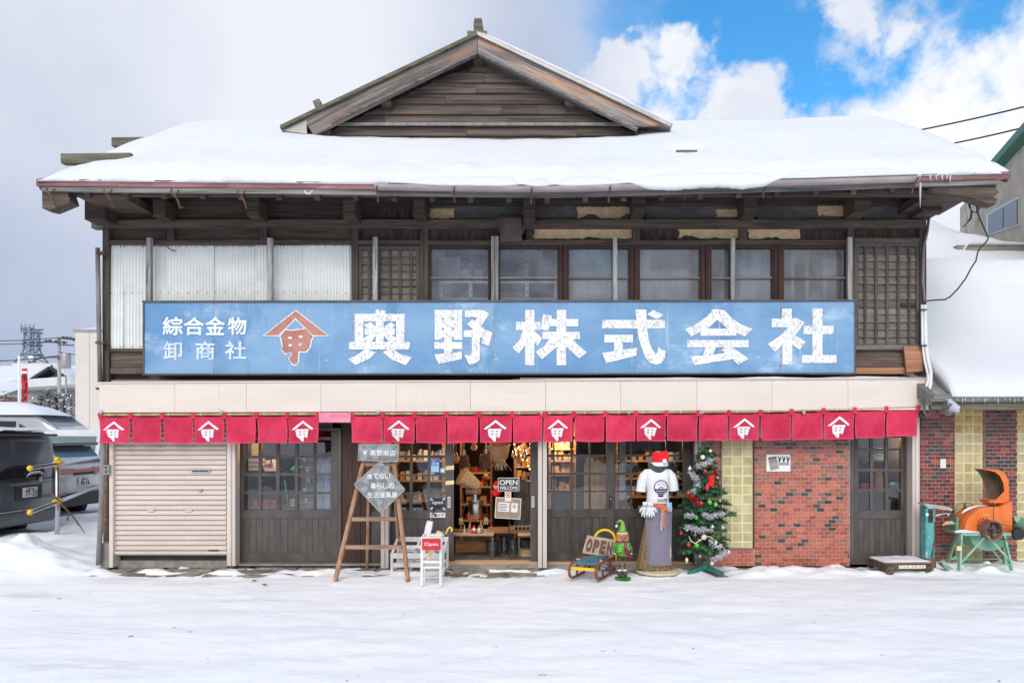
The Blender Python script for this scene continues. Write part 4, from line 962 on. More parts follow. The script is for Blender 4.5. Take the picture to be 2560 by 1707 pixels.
# ================================================================ ground floor front
def door(a, b, t, u, cols, rows, bt, bb, nb, y, mat, nm='door', bars=True, par=None, th=.04):
    d = MB(); g0, g1 = cols[0][0], cols[-1][1]; gt_, gb_ = rows[0][0], rows[-1][1]
    if g0 - a > .5: d.rb(a, g0, t, u, y, y+th)
    if b - g1 > .5: d.rb(g1, b, t, u, y, y+th)
    d.rb(g0, g1, t, gt_, y, y+th); d.rb(g0, g1, gb_, bt, y, y+th); d.rb(g0, g1, bb, u, y, y+th)
    o = d.obj(nm, M[mat], par or shop)
    for (c0, c1), (c2, c3) in zip(cols, cols[1:]): MB().rb(c1, c2, gt_, gb_, y+.004, y+th-.004).obj('glazing_bar', M[mat], o)
    for (r0, r1), (r2, r3) in zip(rows, rows[1:]): MB().rb(g0, g1, r1, r2, y+.006, y+th-.006).obj('glazing_bar', M[mat], o)
    for c0, c1 in cols:
        for r0, r1 in rows:
            MB().sheet([(X(c0,y),Z(r0,y)),(X(c1,y),Z(r0,y)),(X(c1,y),Z(r1,y)),(X(c0,y),Z(r1,y))], y+th*.5).obj('pane', M['glass'], o)
    for k in range(nb):
        c0, c1 = lerp(g0, g1, k/nb), lerp(g0, g1, (k+1)/nb)
        MB().rb(c0+.35, c1-.35, bt, bb, y+.010+R.uniform(0,.002), y+.03).obj('door_board', M[mat], o)
    MB().rb(g0, g1, bt, bb, y+.028, y+.038).obj('door_backing', M['black_wood'], o)
    return o
# left strip: downpipes, footing, old post
MB().tube([P(244,620,-.1), P(247,800,-.1), P(250,955,-.1)], .028, 10).obj('downpipe', M['pipe_grey'], shop, smooth=True)
MB().tube([P(259,1040,-.25), P(258,1110,-.25), P(253,1270,-.25), P(246,1412,-.25)], .031, 10).obj('downpipe', M['pipe_grey'], shop, smooth=True)
for a, t in ((243, 853), (246, 628), (244,968)): MB().rb(a-5, a+14, t, t+6, -.14, -.06).obj('pipe_strap', M['rust_iron'], shop)
MB().tube([P(267,1040,-.12), P(266,1200,-.12), P(264,1335,-.12)], .032, 8).obj('old_post', M['ladder_rung'], shop, smooth=True)
MB().rb(252, 273, 1358, 1420, -.2, .05).obj('footing', M['concrete'], shop)
MB().rb(258, 272, 960, 1420, .07, .2).obj('lower_wall', M['dark_wood'], shop)
ic = MB().rb(257, 272, 1162, 1186, -.27, -.22).obj('intercom', M['flashing'], shop)
MB().lathe([(.014,0),(.014,.004)], P(265,1168,-.272), 10, (0,-1,0)).obj('lens', M['black_plastic'], ic)
for k in range(3): MB().rb(261, 269, 1175+k*3, 1176.4+k*3, -.2735, -.2715).obj('grille', M['black_plastic'], ic)
# shutter
MB().rb(273, 282, 1040, 1418, -.22, -.05).obj('shutter_post', M['shutter_metal'], shop)
MB().rb(567, 577, 1040, 1414, -.21, -.05).obj('shutter_post', M['shutter_metal'], shop)
MB().rb(578, 588, 1040, 1414, -.19, -.05).obj('shutter_post', M['post_metal'], shop)
st = T('roller_shutter', 'closed beige roller shutter under the left shop curtain', 'shutter', P(425,1384,-.15))
pit = 12.55; x0, x1 = X(282.5,-.16), X(566.5,-.16); hz = pit/S(-.16)
prof = [(0,.010), (.08,-.012), (.2,-.02), (.62,-.022), (.72,-.013), (.86,-.012), (.93,.004), (1,.010)]
q = MB()
for v, dy in prof: q.v += [(x0, dy, v*hz), (x1, dy, v*hz)]
for k in range(len(prof)-1): q.f.append((k*2, k*2+1, k*2+3, k*2+2))
sme = q.mesh('slat', M['shutter_metal'], SM)
k = 0
while 1378 - k*pit > 1038:
    place('slat', sme, st, (0, -.15, Z(1383 - k*pit + 5, -.15))); k += 1
MB().rb(282.5, 566.5, 1378, 1384, -.19, -.13).obj('bottom_bar', M['shutter_metal'], st)
hd = MB().rb(477, 525, 1173, 1181, -.185, -.16).obj('handle', M['steel_pipe'], st)
MB().rb(481, 521, 1175.5, 1178.5, -.187, -.1855).obj('handle_slot', M['black_iron'], hd)
MB().prism([(X(500+a,-.18), Z(1227+b,-.18)) for a, b in ((-5,0),(0,-4),(5,0),(0,4))], -.182, -.16).obj('lock', M['steel_pipe'], st)
for a in (369, 464): MB().rb(a, a+15, 1274, 1279, -.181, -.165).obj('finger_pull', M['alu'], st)
lg = MB().rb(516, 545, 1374, 1378, -.182, -.17).obj('maker_plate', M['board_black'], st)
MB().rb(516, 521, 1374.5, 1378, -.1835, -.1825).obj('maker_mark', M['teal_plastic'], lg)
MB().rb(285, 566, 1384, 1420, .02, .09).obj('kick_board', M['black_wood'], shop)
MB().rb(288, 566, 1386, 1401, -.02, .02).obj('kick_board', M['door_paint'], shop)
MB().rb(285, 566, 1401, 1418, -.10, .02).obj('stone_sill', M['concrete'], shop)
# left glazed door
rows = [(1055,1092), (1100,1139), (1145,1183), (1189,1229), (1235,1275)]
cA = [(609,646), (654,690), (699,737), (745,783), (789,828)]
fr = MB(); fr.rb(588, 592, 1060, 1408, -.05, .06); fr.rb(845, 852, 1070, 1408, -.05, .06); fr.rb(588, 852, 1404, 1409, -.05, .06); fr.rb(592, 845, 1070, 1076, -.05, .06)
fr.obj('door_frame', M['door_paint'], shop)
door(592.5, 844.5, 1076.5, 1403.5, cA, rows, 1295, 1383, 14, -.01, 'door_paint')
# dark brown panels right of it
MB().rb(852.5, 900, 1040, 1412, -.02, .06).obj('wall_panel', M['red_wood'], shop)
MB().rb(901, 918, 1040, 1412, -.015, .06).obj('wall_panel', M['red_wood'], shop)
MB().rb(919, 925, 1040, 1412, -.03, .06).obj('post', M['red_wood'], shop)
MB().rb(926, 952, 1040, 1405, .0, .06).obj('wall_panel', M['door_paint'], shop)
MB().rb(928, 934, 1260, 1275, -.02, .0).obj('door_pull', M['black_iron'], shop)
for a, b in ((952,961.5), (963,971)): MB().rb(a, b, 1040, 1420, -.20, -.10).obj('shutter_post', M['post_metal'], shop)
# sliding door left of the opening
rB = [(1055,1092), (1100,1138), (1144,1185), (1190,1230), (1235,1276)]
cB = [(978,1024), (1031,1069), (1075,1113)]
dB = door(972, 1134, 1045, 1404, cB, rB, 1296, 1384, 8, .0, 'door_paint', 'sliding_door')
for t in (1164, 1201):
    q = MB(); q.prism([(X(1114,-.004),Z(t+1,-.004)), (X(1135,-.004),Z(t-1,-.004)), (X(1135,-.004),Z(t+9,-.004)), (X(1114,-.004),Z(t+11,-.004))], -.004, -.0015); q.obj('yellow_tape', M['tape_yellow'], dB)
hd = MB().rb(1119, 1126, 1241, 1269, -.008, -.001).obj('door_pull', M['alu'], dB)
MB().rb(1121, 1124, 1244, 1266, -.0095, -.0085).obj('pull_slot', M['flashing'], hd)
# sliding door right of the opening, only its stile shows
dC = MB().rb(1325.5, 1344, 1045, 1404, .0, .04).obj('sliding_door', M['door_paint'], shop)
hd = MB().rb(1329, 1336, 1240, 1268, -.008, -.001).obj('door_pull', M['alu'], dC)
MB().rb(1331, 1334, 1243, 1265, -.0095, -.0085).obj('pull_slot', M['flashing'], hd)
for a, b in ((1345,1355), (1357,1367)): MB().rb(a, b, 1040, 1419, -.22, -.10).obj('shutter_post', M['post_metal'], shop)
# pair of doors behind the mannequin
rD = [(1055,1090), (1098,1136), (1141,1181), (1187,1226), (1230,1272)]
d1 = door(1356, 1535, 1045, 1401, [(1362,1383), (1387,1426), (1432,1472), (1477,1516)], rD, 1293, 1382, 9, .0, 'door_dark', 'sliding_door')
d2 = door(1535.5, 1731, 1045, 1401, [(1537,1576), (1580,1623), (1628,1664), (1669,1707)], rD, 1293, 1382, 10, .02, 'door_dark', 'sliding_door')
lk = MB().rb(1523, 1530, 1240, 1270, -.015, -.001).obj('door_lock', M['black_iron'], d1)
MB().lathe([(.008,0),(.008,.004)], P(1526.5,1247,-.016), 8, (0,-1,0)).obj('keyhole', M['alu'], lk)
MB().rb(1731.5, 1737, 1045, 1404, -.03, .06).obj('door_frame', M['red_wood'], shop)
for a, b in ((1737.5,1744), (1746,1752)): MB().rb(a, b, 1040, 1412, -.20, -.08).obj('shutter_post', M['flashing'], shop)
for a, b in ((972,1134), (1134.5,1344), (1367.5,1731)):
    MB().rb(a, b, 1404.5, 1412, -.06, .10).obj('threshold', M['pale_wood'], shop)
MB().rb(590, 952, 1409.5, 1414, -.10, .09).obj('stone_sill', M['concrete'], shop)
MB().rb(968, 1750, 1412.5, 1424, -.12, .10).obj('stone_sill', M['concrete'], shop)
MB().rb(952.5, 971.5, 1040, 1060, -.08, .08).obj('head_board', M['door_paint'], shop)
# --- brickwork
def brick_field(par, a, b, t, u, y, pick, cnt, limit, skip=None, name='brick'):
    bw, bh, jt = .1015, .0505, .0085; x0, x1, z0, z1 = X(a,y), X(b,y), Z(u,y), Z(t,y); rest = {}
    if not BR:
        for mn in ('brick_orange','brick_red','brick_brown','brick_black','brick_maroon'):
            for half in (0, 1):
                w = (bw-jt)/2*(1 if not half else .5); BR[mn, half] = MB().box(-w, w, 0, .018, 0, bh-jt).mesh('brick', M[mn])
    r = 0; z = z0
    while z < z1 - .01:
        xx = x0 - (bw/2 if r % 2 else 0)
        while xx < x1 - .012:
            l, e = max(xx, x0), min(xx+bw, x1)
            cx = (l+e)/2
            if e - l > .018 and not (skip and skip(cx, z)):
                mn = pick(1-(z-z0)/(z1-z0)); w = e-l
                dy = R.uniform(-.0015, .0015); full = w > bw*.98
                if cnt[0] < limit:
                    if full: place(name, BR[mn,0], par, (cx, y+dy, z))
                    else: MB().box(l+jt/2, e-jt/2, y+dy, y+.018, z, z+bh-jt).obj(name, M[mn], par)
                    cnt[0] += 1
                else: rest.setdefault(mn, MB()).box(l+jt/2, e-jt/2, y+dy, y+.018, z, z+bh-jt)
            xx += bw
        z += bh; r += 1
    return rest
BR = {}
def pickA(v):
    k = R.random()
    if v < .10: return 'brick_brown' if k < .5 else ('brick_black' if k < .7 else 'brick_maroon')
    if v < .34: return 'brick_brown' if k < .42 else ('brick_orange' if k < .74 else ('brick_black' if k < .86 else 'brick_red'))
    if v < .55: return 'brick_orange' if k < .70 else ('brick_brown' if k < .86 else ('brick_black' if k < .94 else 'brick_red'))
    return 'brick_red' if k < .36 else ('brick_orange' if k < .88 else ('brick_black' if k < .975 else 'brick_brown'))
BWY = -.06
bw1 = MB().rb(1753, 2124, 1040, 1414, BWY+.006, .06).obj('brick_wall', M['mortar'], shop)
gx0, gx1, gz0, gz1 = X(1803,BWY), X(1886,BWY), Z(1370,BWY), Z(1040,BWY)
cnt = [0]; rest = {}
for q in (brick_field(bw1, 1886, 2123.5, 1098, 1413, BWY, pickA, cnt, 300),
          brick_field(bw1, 1753.5, 1885.5, 1098, 1413, BWY, pickA, cnt, 300, lambda x, z: gx0 < x < gx1 and z > gz0)):
    for kx, mb in q.items(): rest.setdefault(kx, MB()).add(mb.v, mb.f)
jm = bpy.data.meshes.new('bricks'); vv, ff, mi, ms = [], [], [], list(rest)
for i, kx in enumerate(ms):
    o = len(vv); vv += rest[kx].v; ff += [tuple(a+o for a in f) for f in rest[kx].f]; mi += [i]*len(rest[kx].f)
jm.from_pydata(vv, [], ff)
for kx in ms: jm.materials.append(M[kx])
jm.polygons.foreach_set('material_index', mi); place('bricks', jm, bw1, kind='stuff')
# --- glass blocks: a tall panel
def blocks(par, a, b, t, u, y, nc, pitch, amber=0):
    MB().rb(a, b, t, u, y+.004, y+.06).obj('block_joint', M['block_joint'], par)
    w = (b-a)/nc; r = 0; p = t
    while p < u - 3:
        for c in range(nc):
            x0, x1, z0, z1 = X(a+c*w+1.3,y), X(a+(c+1)*w-1.3,y), Z(min(u,p+pitch)-1.3,y), Z(p+1.3,y); e = .006
            q = MB(); q.add([(x0,y+.012,z0),(x1,y+.012,z0),(x1,y+.012,z1),(x0,y+.012,z1),(x0+e,y,z0+e),(x1-e,y,z0+e),(x1-e,y,z1-e),(x0+e,y,z1-e)], [(4,5,6,7),(0,1,5,4),(1,2,6,5),(2,3,7,6),(3,0,4,7)])
            q.obj('glass_block', M['glass_block_amber' if r < amber else 'glass_block'], par)
        p += pitch; r += 1
gp = MB().rb(1803, 1806, 1090, 1371, BWY-.02, .02).obj('block_window', M['sill_wood'], shop)
MB().rb(1882.5, 1886, 1090, 1371, BWY-.02, .02).obj('window_jamb', M['red_wood'], gp)
MB().rb(1806, 1882.5, 1369, 1372, BWY-.02, .02).obj('window_sill', M['sill_wood'], gp)
blocks(gp, 1806, 1882, 1094, 1369, BWY-.008, 3, 23.6)
# --- single door at the right end
fr = MB(); fr.rb(2124, 2136, 1060, 1410, -.05, .05); fr.rb(2262, 2280, 1060, 1410, -.04, .05); fr.rb(2124, 2280, 1404, 1410, -.06, .05); fr.obj('door_frame', M['door_paint'], shop)
rE = [(1060,1088), (1094,1120), (1126,1171), (1178,1222), (1229,1275)]
door(2136.5, 2261.5, 1046, 1403, [(2146,2175), (2183,2212), (2220,2253)], rE, 1296, 1384, 8, -.015, 'door_paint')
for a, b in ((2281,2288), (2289,2299)): MB().rb(a, b, 1040, 1414, -.18, -.03).obj('shutter_post', M['post_metal'], shop)
MB().rb(2296, 2305, 1022, 1075, -.12, .0).obj('pole_block', M['black_wood'], shop)
# ================================================================ shop interior
rx0, rx1, fz, cz = X(592), X(2290), .06, 2.25
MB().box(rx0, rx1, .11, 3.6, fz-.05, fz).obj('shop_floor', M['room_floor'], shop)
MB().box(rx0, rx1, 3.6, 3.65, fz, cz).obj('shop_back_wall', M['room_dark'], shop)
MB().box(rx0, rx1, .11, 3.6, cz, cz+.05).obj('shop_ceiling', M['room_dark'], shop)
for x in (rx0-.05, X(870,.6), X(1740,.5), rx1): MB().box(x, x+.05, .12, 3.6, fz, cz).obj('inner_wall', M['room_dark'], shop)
# ================================================================ things in the doorway and windows
def lab(o, l, c, g=None):
    o['label'] = l; o['category'] = c
    if g: o['group'] = g
    return o
def basket(name, c, r0, r1, h, axis, mat, label, rim=True, n=18):
    t = T(name, label, 'basket', c, 'baskets in the shop'); a = Vector(axis).normalized()
    MB().lathe([(r0*.96,.004),(r0,0),(lerp(r0,r1,.5)*1.03,h*.5),(r1,h),(r1*.94,h),(lerp(r0,r1,.5)*.97,h*.5),(r0*.9,.02)], c, n, a).obj('weave', M[mat], t, smooth=.9)
    if rim: MB().lathe([(r1*.97,h-.012),(r1*1.06,h-.008),(r1*1.06,h+.008),(r1*.95,h+.010)], c, n, a).obj('rim', M[mat], t, smooth=.9)
    return t
IY = .38
basket('tilted_basket', P(1194,1214,IY), .068, .125, .265, (-.78,-.35,.52), 'rattan', 'large tilted rattan basket worn as a hat by the scrap figure')
t = basket('hanging_basket', P(1250,1147,.45), .10, .16, .19, (-.1,-.1,1), 'rattan', 'square-rimmed pale basket hanging at the top of the doorway')
MB().tube([P(1225,1112,.45), P(1240,1060,.45)], .004, 5).obj('cord', M['twine'], t)
for a, b, tt, u, lb in ((1147,1172,1138,1172,'flat dark woven bag hanging at the left of the doorway'), (1199,1229,1135,1174,'round dark woven bag hanging left of the pale basket')):
    t = T('woven_bag', lb, 'bag', P((a+b)/2,u,.6), 'woven bags hanging in the doorway'); q = MB()
    q.lathe([(.5,0),(1,.12),(1.0,.8),(.86,1.0),(.80,1.0)], (0,0,0), 14); w = (X(b,.6)-X(a,.6))/2; hh = Z(tt,.6)-Z(u,.6)
    q.v = [(P((a+b)/2,u,.6).x+v[0]*w, .6+v[1]*w*.5, Z(u,.6)+v[2]*hh) for v in q.v]; q.obj('bag_body', M['rattan_dark'], t, smooth=.9)
    cx = (a+b)/2; MB().tube([P(cx-6,tt,.6), P(cx-4,tt-9,.6), P(cx+4,tt-9,.6), P(cx+6,tt,.6)], .004, 6).obj('handle', M['rattan_dark'], t, smooth=True)
    MB().rb(cx-2, cx+4, tt-14, tt-2, .55, .555).obj('price_tag', M['paper'], t)
t = T('straw_bundle', 'bunch of pale straw hanging under the basket in the doorway', 'straw', P(1250,1178,.5)); q = MB()
for k in range(60):
    a = R.uniform(0,6.28); x = X(1250,.5)+R.gauss(0,.05); y = .5+R.gauss(0,.03); z = Z(1150,.5)
    q.bar((x*.5+X(1250,.5)*.5, y, z), (x+R.gauss(0,.03), y+R.gauss(0,.02), z-R.uniform(.06,.15)), .004)
q.obj('stalks', M['straw'], t); MB().ball(P(1248,1150,.5), .05, 10, 6, (1.8,1,.6)).obj('knot', M['straw'], t, smooth=True)
# the scrap-metal figure
fg = T('scrap_figure', 'doll of scrap metal and wooden pegs standing on the table in the doorway', 'figure', P(1189,1334,IY))
MB().lathe([(.04,0),(.048,.01),(.048,.2),(.04,.21)], P(1164,1228,IY), 14, (1,0,0)).obj('head', M['rust_wood'], fg, smooth=.9)
for p in (1178, 1193): MB().lathe([(.007,0),(.007,.004)], P(p,1224,IY-.05), 8, (0,-1,0)).obj('eye', M['black_iron'], fg)
MB().lathe([(.036,0),(.040,.03),(.034,.06),(.038,.1)], P(1188,1253,IY), 12).obj('neck', M['steel_pipe'], fg, smooth=.9)
MB().lathe([(.0,-.245),(.05,-.235),(.088,-.17),(.098,-.06),(.10,-.01),(.112,0),(.112,.01),(.09,.01)], P(1189,1252,IY), 20).obj('bowl_body', M['chrome'], fg, smooth=.9)
for sgn in (-1, 1):
    c = P(1189,1262,IY); sh = c + Vector((sgn*.10,0,0)); el = c + Vector((sgn*.16,-.02,-.07)); ha = c + Vector((sgn*(.20 if sgn < 0 else .15),-.03,-.17))
    MB().tube([sh, (sh+el)/2+Vector((sgn*.015,0,.03)), el, ha], .006, 6).obj('arm', M['black_iron'], fg, smooth=True)
    MB().bar(ha, ha+Vector((sgn*-.01,0,-.045)), .04, .05).obj('hand', M['pale_wood'], fg)
    for k in (-1,0,1): MB().tube([ha+Vector((k*.014,0,-.045)), ha+Vector((k*.03-.01*sgn,-.01,-.09))], .007, 6).obj('finger', M['pale_wood'], fg)
    b = P(1189,1298,IY) + Vector((sgn*.055,0,0)); MB().lathe([(.026,0),(.03,.03),(.022,.06),(.018,.1),(.010,.17)], P(1189+sgn*17,1334,IY), 10, (-sgn*.12,0,1)).obj('leg', M['ladder_rung'], fg, smooth=.9)
# tables
def table(name, a, b, t, u, y0, y1, label, legs):
    o = T(name, label, 'table', ((X(a,y0)+X(b,y0))/2, (y0+y1)/2, fz), 'tables inside the doorway')
    x0, x1, zt, zb = X(a,y0), X(b,y0), Z(t,y0), Z(u,y0)
    MB().box(x0, x1, y0, y1, zb, zt).obj('table_top', M['pale_wood'], o); MB().box(x0+.01, x1-.01, y0+.005, y1, zb-.02, zb).obj('table_frame', M['iron_dark'], o)
    for l in legs:
        for yy in (y0+.01, y1-.04): MB().box(X(l,y0), X(l,y0)+.025, yy, yy+.025, fz, zb-.02).obj('leg', M['iron_dark'], o)
    return o
table('display_table', 1120, 1234, 1334, 1338, .22, .75, 'low display table at the left of the open doorway', (1122, 1229))
table('display_table', 1294, 1380, 1335, 1339, .22, .75, 'low display table at the right of the open doorway', (1295, 1375))
MB().rb(1216, 1345, 1325, 1333, .40, .8).obj('bench_plank', M['table_wood'], None, label='thick wooden plank lying on the tables in the doorway', category='plank')
def pail(name, p, u, r, h, y, mat, label):
    t = T(name, label, 'bucket', P(p,u,y), 'metal buckets under the tables'); c = Vector((X(p,y), y, fz))
    MB().lathe([(r*.86,0),(r*.93,h*.4),(r,h),(r*1.05,h),(r*1.05,h+.012),(r*.94,h+.012),(r*.84,.01)], c, 18).obj('pail_body', M[mat], t, smooth=.6)
    MB().lathe([(r*1.0,h*.5-.006),(r*1.03,h*.5),(r*1.0,h*.5+.006)], c, 18).obj('hoop', M[mat], t)
    MB().tube([c+Vector((r*math.cos(a), -.02, h+.0-r*.5*math.sin(a)*.4)) for a in [PI*i/8 for i in range(9)]], .004, 5).obj('bail', M['steel_pipe'], t, smooth=True)
pail('bucket', 1231, 1385, .095, .19, .42, 'pail', 'wide black bucket under the left display table')
pail('bucket', 1260, 1380, .062, .22, .62, 'pail', 'narrow tall churn between the two display tables')
pail('bucket', 1283, 1380, .075, .20, .55, 'pail', 'dark bucket behind the sign stand foot')
pail('bucket', 1318, 1380, .09, .20, .55, 'iron_dark', 'dark tub under the right display table')
MB().rb(1298, 1327, 1375, 1391, .30, .5).obj('wooden_crate', M['pale_wood'], None, label='small wooden box on the floor at the right of the doorway', category='box')
# sign stand
ss_ = T('sign_stand', 'wrought iron sign stand with scrolled feet inside the doorway', 'sign stand', (X(1273,.16), .16, fz))
MB().tube([P(1273,1225,.16), P(1273,1385,.16)], .008, 8).obj('stem', M['black_iron'], ss_, smooth=True)
for a in (200, 330, 90):
    a = math.radians(a); b = Vector((X(1273,.16), .16, Z(1375,.16))); d = Vector((math.cos(a), -abs(math.sin(a))*.6, 0))
    pts = [b, b+d*.05+Vector((0,0,.03)), b+d*.10+Vector((0,0,0)), b+d*.125+Vector((0,0,-.055))] + [b+d*(.105+.022*math.cos(k))+Vector((0,0,-.065+.022*math.sin(k))) for k in (0,-1,-2,-3,-4)]
    MB().tube(pts, .006, 6).obj('scroll_foot', M['black_iron'], ss_, smooth=True)
ow = T('open_welcome_sign', 'black rectangular sign reading OPEN WELCOME in the doorway', 'sign', P(1271,1227,.12))
MB().rb(1245, 1298, 1194, 1227, .12, .135).obj('board', M['print_white'], ow); MB().rb(1246.4, 1296.6, 1195.4, 1225.6, .117, .1205).obj('face', M['board_black'], ow)
text('OPEN', X(1249,.116), X(1294,.116), Z(1212,.116), Z(1199,.116), .1155, M['print_white'], ow, bold=.025); text('WELCOME', X(1249,.116), X(1294,.116), Z(1223,.116), Z(1215,.116), .1155, M['print_white'], ow, bold=.02)
def no_entry(par, cx, cy, r, y):
    q = MB(); c = P(cx,cy,y); rr = r/S(y); n = 20; o = len(q.v)
    for k in range(n):
        a = 2*PI*k/n; q.v += [(c.x+rr*math.cos(a), y, c.z+rr*math.sin(a)), (c.x+rr*.78*math.cos(a), y, c.z+rr*.78*math.sin(a))]
    for k in range(n): a = 2*k; b = 2*((k+1)%n); q.f.append((a, b, b+1, a+1))
    q.sheet([(c.x-rr*.62, c.z+rr*.52),(c.x-rr*.52, c.z+rr*.62),(c.x+rr*.62, c.z-rr*.52),(c.x+rr*.52, c.z-rr*.62)], y-.0003); q.obj('prohibition_mark', M['signal_red'], par)
    q = MB(); q.sheet([(c.x-rr*.35,c.z-rr*.35),(c.x+rr*.35,c.z-rr*.35),(c.x+rr*.25,c.z),(c.x+.1*rr,c.z+rr*.4),(c.x-.2*rr,c.z+rr*.3)], y+.0003); q.obj('pictogram', M['print_black'], par)
nt_ = MB().rb(1262, 1278, 1229, 1253, .10, .103).obj('paper_notice', M['paper_cream'], None, label='small prohibition notice hanging under the OPEN WELCOME sign', category='notice'); no_entry(nt_, 1270, 1237, 6.4, .0985)
ckM = Matrix.Translation(P(1270,1270,.11)) @ Matrix.Rotation(.06, 4, 'Y') @ Matrix.Translation(-P(1270,1270,.11))
ck = T('notice_board', 'white framed cork board with two notices in the doorway', 'notice board', P(1270,1296,.11))
q = MB().rb(1238, 1302, 1244, 1296, .11, .125); q.xf(ckM); q.obj('frame', M['print_white'], ck)
q = MB().rb(1239.6, 1300.4, 1245.6, 1294.4, .108, .1105); q.xf(ckM); q.obj('cork', M['cork'], ck)
for a, b in ((1244,1275), (1278,1294)):
    q = MB().rb(a, b, 1256, 1279, .106, .1075); q.xf(ckM); nn = q.obj('notice', M['paper'], ck)
    if a == 1244:
        q = MB()
        for e in (a+.6, b-2.2): q.rb(e, e+1.6, 1256.6, 1278.4, .1055, .1058)
        q.xf(ckM); q.obj('border_line', M['signal_red'], nn); q = MB()
        for k in range(5): q.rb(a+4, b-4-R.uniform(0,8), 1260+k*3.6, 1261.4+k*3.6, .1055, .1058)
        q.xf(ckM); q.obj('text_line', M['print_black'], nn)
    else: no_entry(nn, 1286, 1265, 5, .1045)
ip = T('arched_plate', 'tall dark iron plate with a rounded top leaning in the doorway', 'plate', P(1306,1322,.5)); cx, zz = X(1306,.5), Z(1322,.5); w = .115
MB().prism([(cx-w,zz),(cx+w,zz)] + [(cx+w*math.cos(a), Z(1225,.5)+w*1.3*math.sin(a)) for a in [PI*i/14 for i in range(15)]], .5, .53).obj('plate', M['iron_plate'], ip)
MB().prism([(cx-w*.85,zz+.02),(cx+w*.85,zz+.02)] + [(cx+w*.85*math.cos(a), Z(1225,.5)+w*1.12*math.sin(a)) for a in [PI*i/14 for i in range(15)]], .492, .50).obj('raised_face', M['iron_dark'], ip)
# little figures
def figurine(p, u, y, body, hat, label, sc_=1.0):
    t = T('figurine', label, 'figurine', P(p,u,y), 'small figures on the display table'); c = P(p,u,y)
    MB().lathe([(.0,.0),(.03,.003),(.036,.03),(.026,.06),(.0,.066)], c, 12).obj('body', M[body], t, smooth=True).scale = (1,1,1)
    MB().ball(c+Vector((0,-.002,.075)), .024, 10, 8).obj('head', M['cream'], t, smooth=True)
    MB().lathe([(.025,.085),(.022,.09),(.012,.11),(.002,.128)], c, 10).obj('hat', M[hat], t, smooth=True)
    MB().lathe([(.002,.045),(.017,.055),(.02,.07),(.012,.076)], c+Vector((0,-.016,0)), 8).obj('beard', M['fluff_white'], t, smooth=True)
figurine(1185, 1335, .26, 'red_paint', 'felt_red', 'tiny round figure in red with a white beard on the left table')
figurine(1198, 1335, .26, 'flashing', 'rust_wood', 'tiny round grey figure beside the red one on the left table')
t = T('hanging_doll', 'small cloth doll in a red and white suit hanging in the doorway', 'doll', P(1240,1243,.3)); c = P(1240,1240,.3)
MB().lathe([(.0,0),(.045,.005),(.05,.03),(.035,.085),(.015,.1)], c, 12).obj('suit', M['felt_red'], t, smooth=True)
MB().ball(c+Vector((0,-.01,.125)), .035, 12, 8).obj('head', M['skin_wood'], t, smooth=True); MB().lathe([(.04,.135),(.042,.15),(.03,.18),(.004,.21)], c, 12).obj('cap', M['felt_red'], t, smooth=True)
MB().lathe([(.038,.128),(.043,.136),(.038,.15)], c, 12).obj('cap_trim', M['fluff_white'], t, smooth=True)
for sgn in (-1,1): MB().tube([c+Vector((sgn*.03,0,.07)), c+Vector((sgn*.07,-.01,.045))], .015, 8).obj('arm', M['felt_red'], t, smooth=True)
for k_, (px_, py_, yy, h_, r_, mt_, nm_, lb_) in enumerate(((1140,1150,.5,.20,.05,'warm_goods','lantern','amber lantern hanging at the far left of the doorway'), (1185,1120,.7,.16,.05,'rattan','gourd','straw-coloured gourd hanging above the tilted basket'), (1285,1140,.6,.18,.04,'chrome','ladle','shiny ladle hanging right of the pale basket'), (1297,1150,.7,.20,.05,'warm_goods','lantern','amber lantern hanging right of the shiny ladle'), (1312,1140,.5,.24,.035,'chrome','ladle','shiny ladle hanging at the far right of the doorway'), (1160,1160,.9,.18,.07,'rattan','gourd','straw-coloured gourd hanging behind the flat dark bag'), (1215,1195,.9,.12,.06,'warm_goods','lantern','amber lantern low behind the straw bundle'))):
    t = T(nm_, lb_, nm_, P(px_,py_,yy), 'wares hanging in the doorway'); c = P(px_,py_,yy)
    MB().lathe([(.004,h_*.55),(r_*.4,h_*.5),(r_*.55,h_*.35),(r_,h_*.12),(r_*.9,-h_*.1),(r_*.3,-h_*.22)], c, 12).obj('ware_body', M[mt_], t, smooth=True); MB().tube([c+Vector((0,0,h_*.5)), (c.x,c.y,cz)], .003, 5).obj('cord', M['twine'], t)
t = T('miniature_fence', 'miniature brass fence standing on the plank in the doorway', 'ornament', P(1300,1325,.42)); x0, x1, z = X(1276,.42), X(1325,.42), Z(1325,.42)
MB().box(x0, x1, .415, .425, z+.05, z+.058).obj('rail', M['bamboo_node'], t)
for k in range(6): MB().box(lerp(x0,x1,k/5)-.004, lerp(x0,x1,k/5)+.004, .412, .428, z, z+.08).obj('picket', M['bamboo_node'], t)
t = T('flat_basket', 'shallow oval basket on the left of the display table', 'basket', P(1150,1333,.45)); MB().ball(P(1150,1327,.45), .09, 14, 6, (1.3,.8,.35)).obj('weave', M['rattan_dark'], t, smooth=True)
MB().lathe([(.02,0),(.012,.05),(.002,.13)], P(1161,1334,.3), 6).obj('wooden_tree', M['straw'], None, label='slim pale wooden tree ornament on the left table', category='ornament')
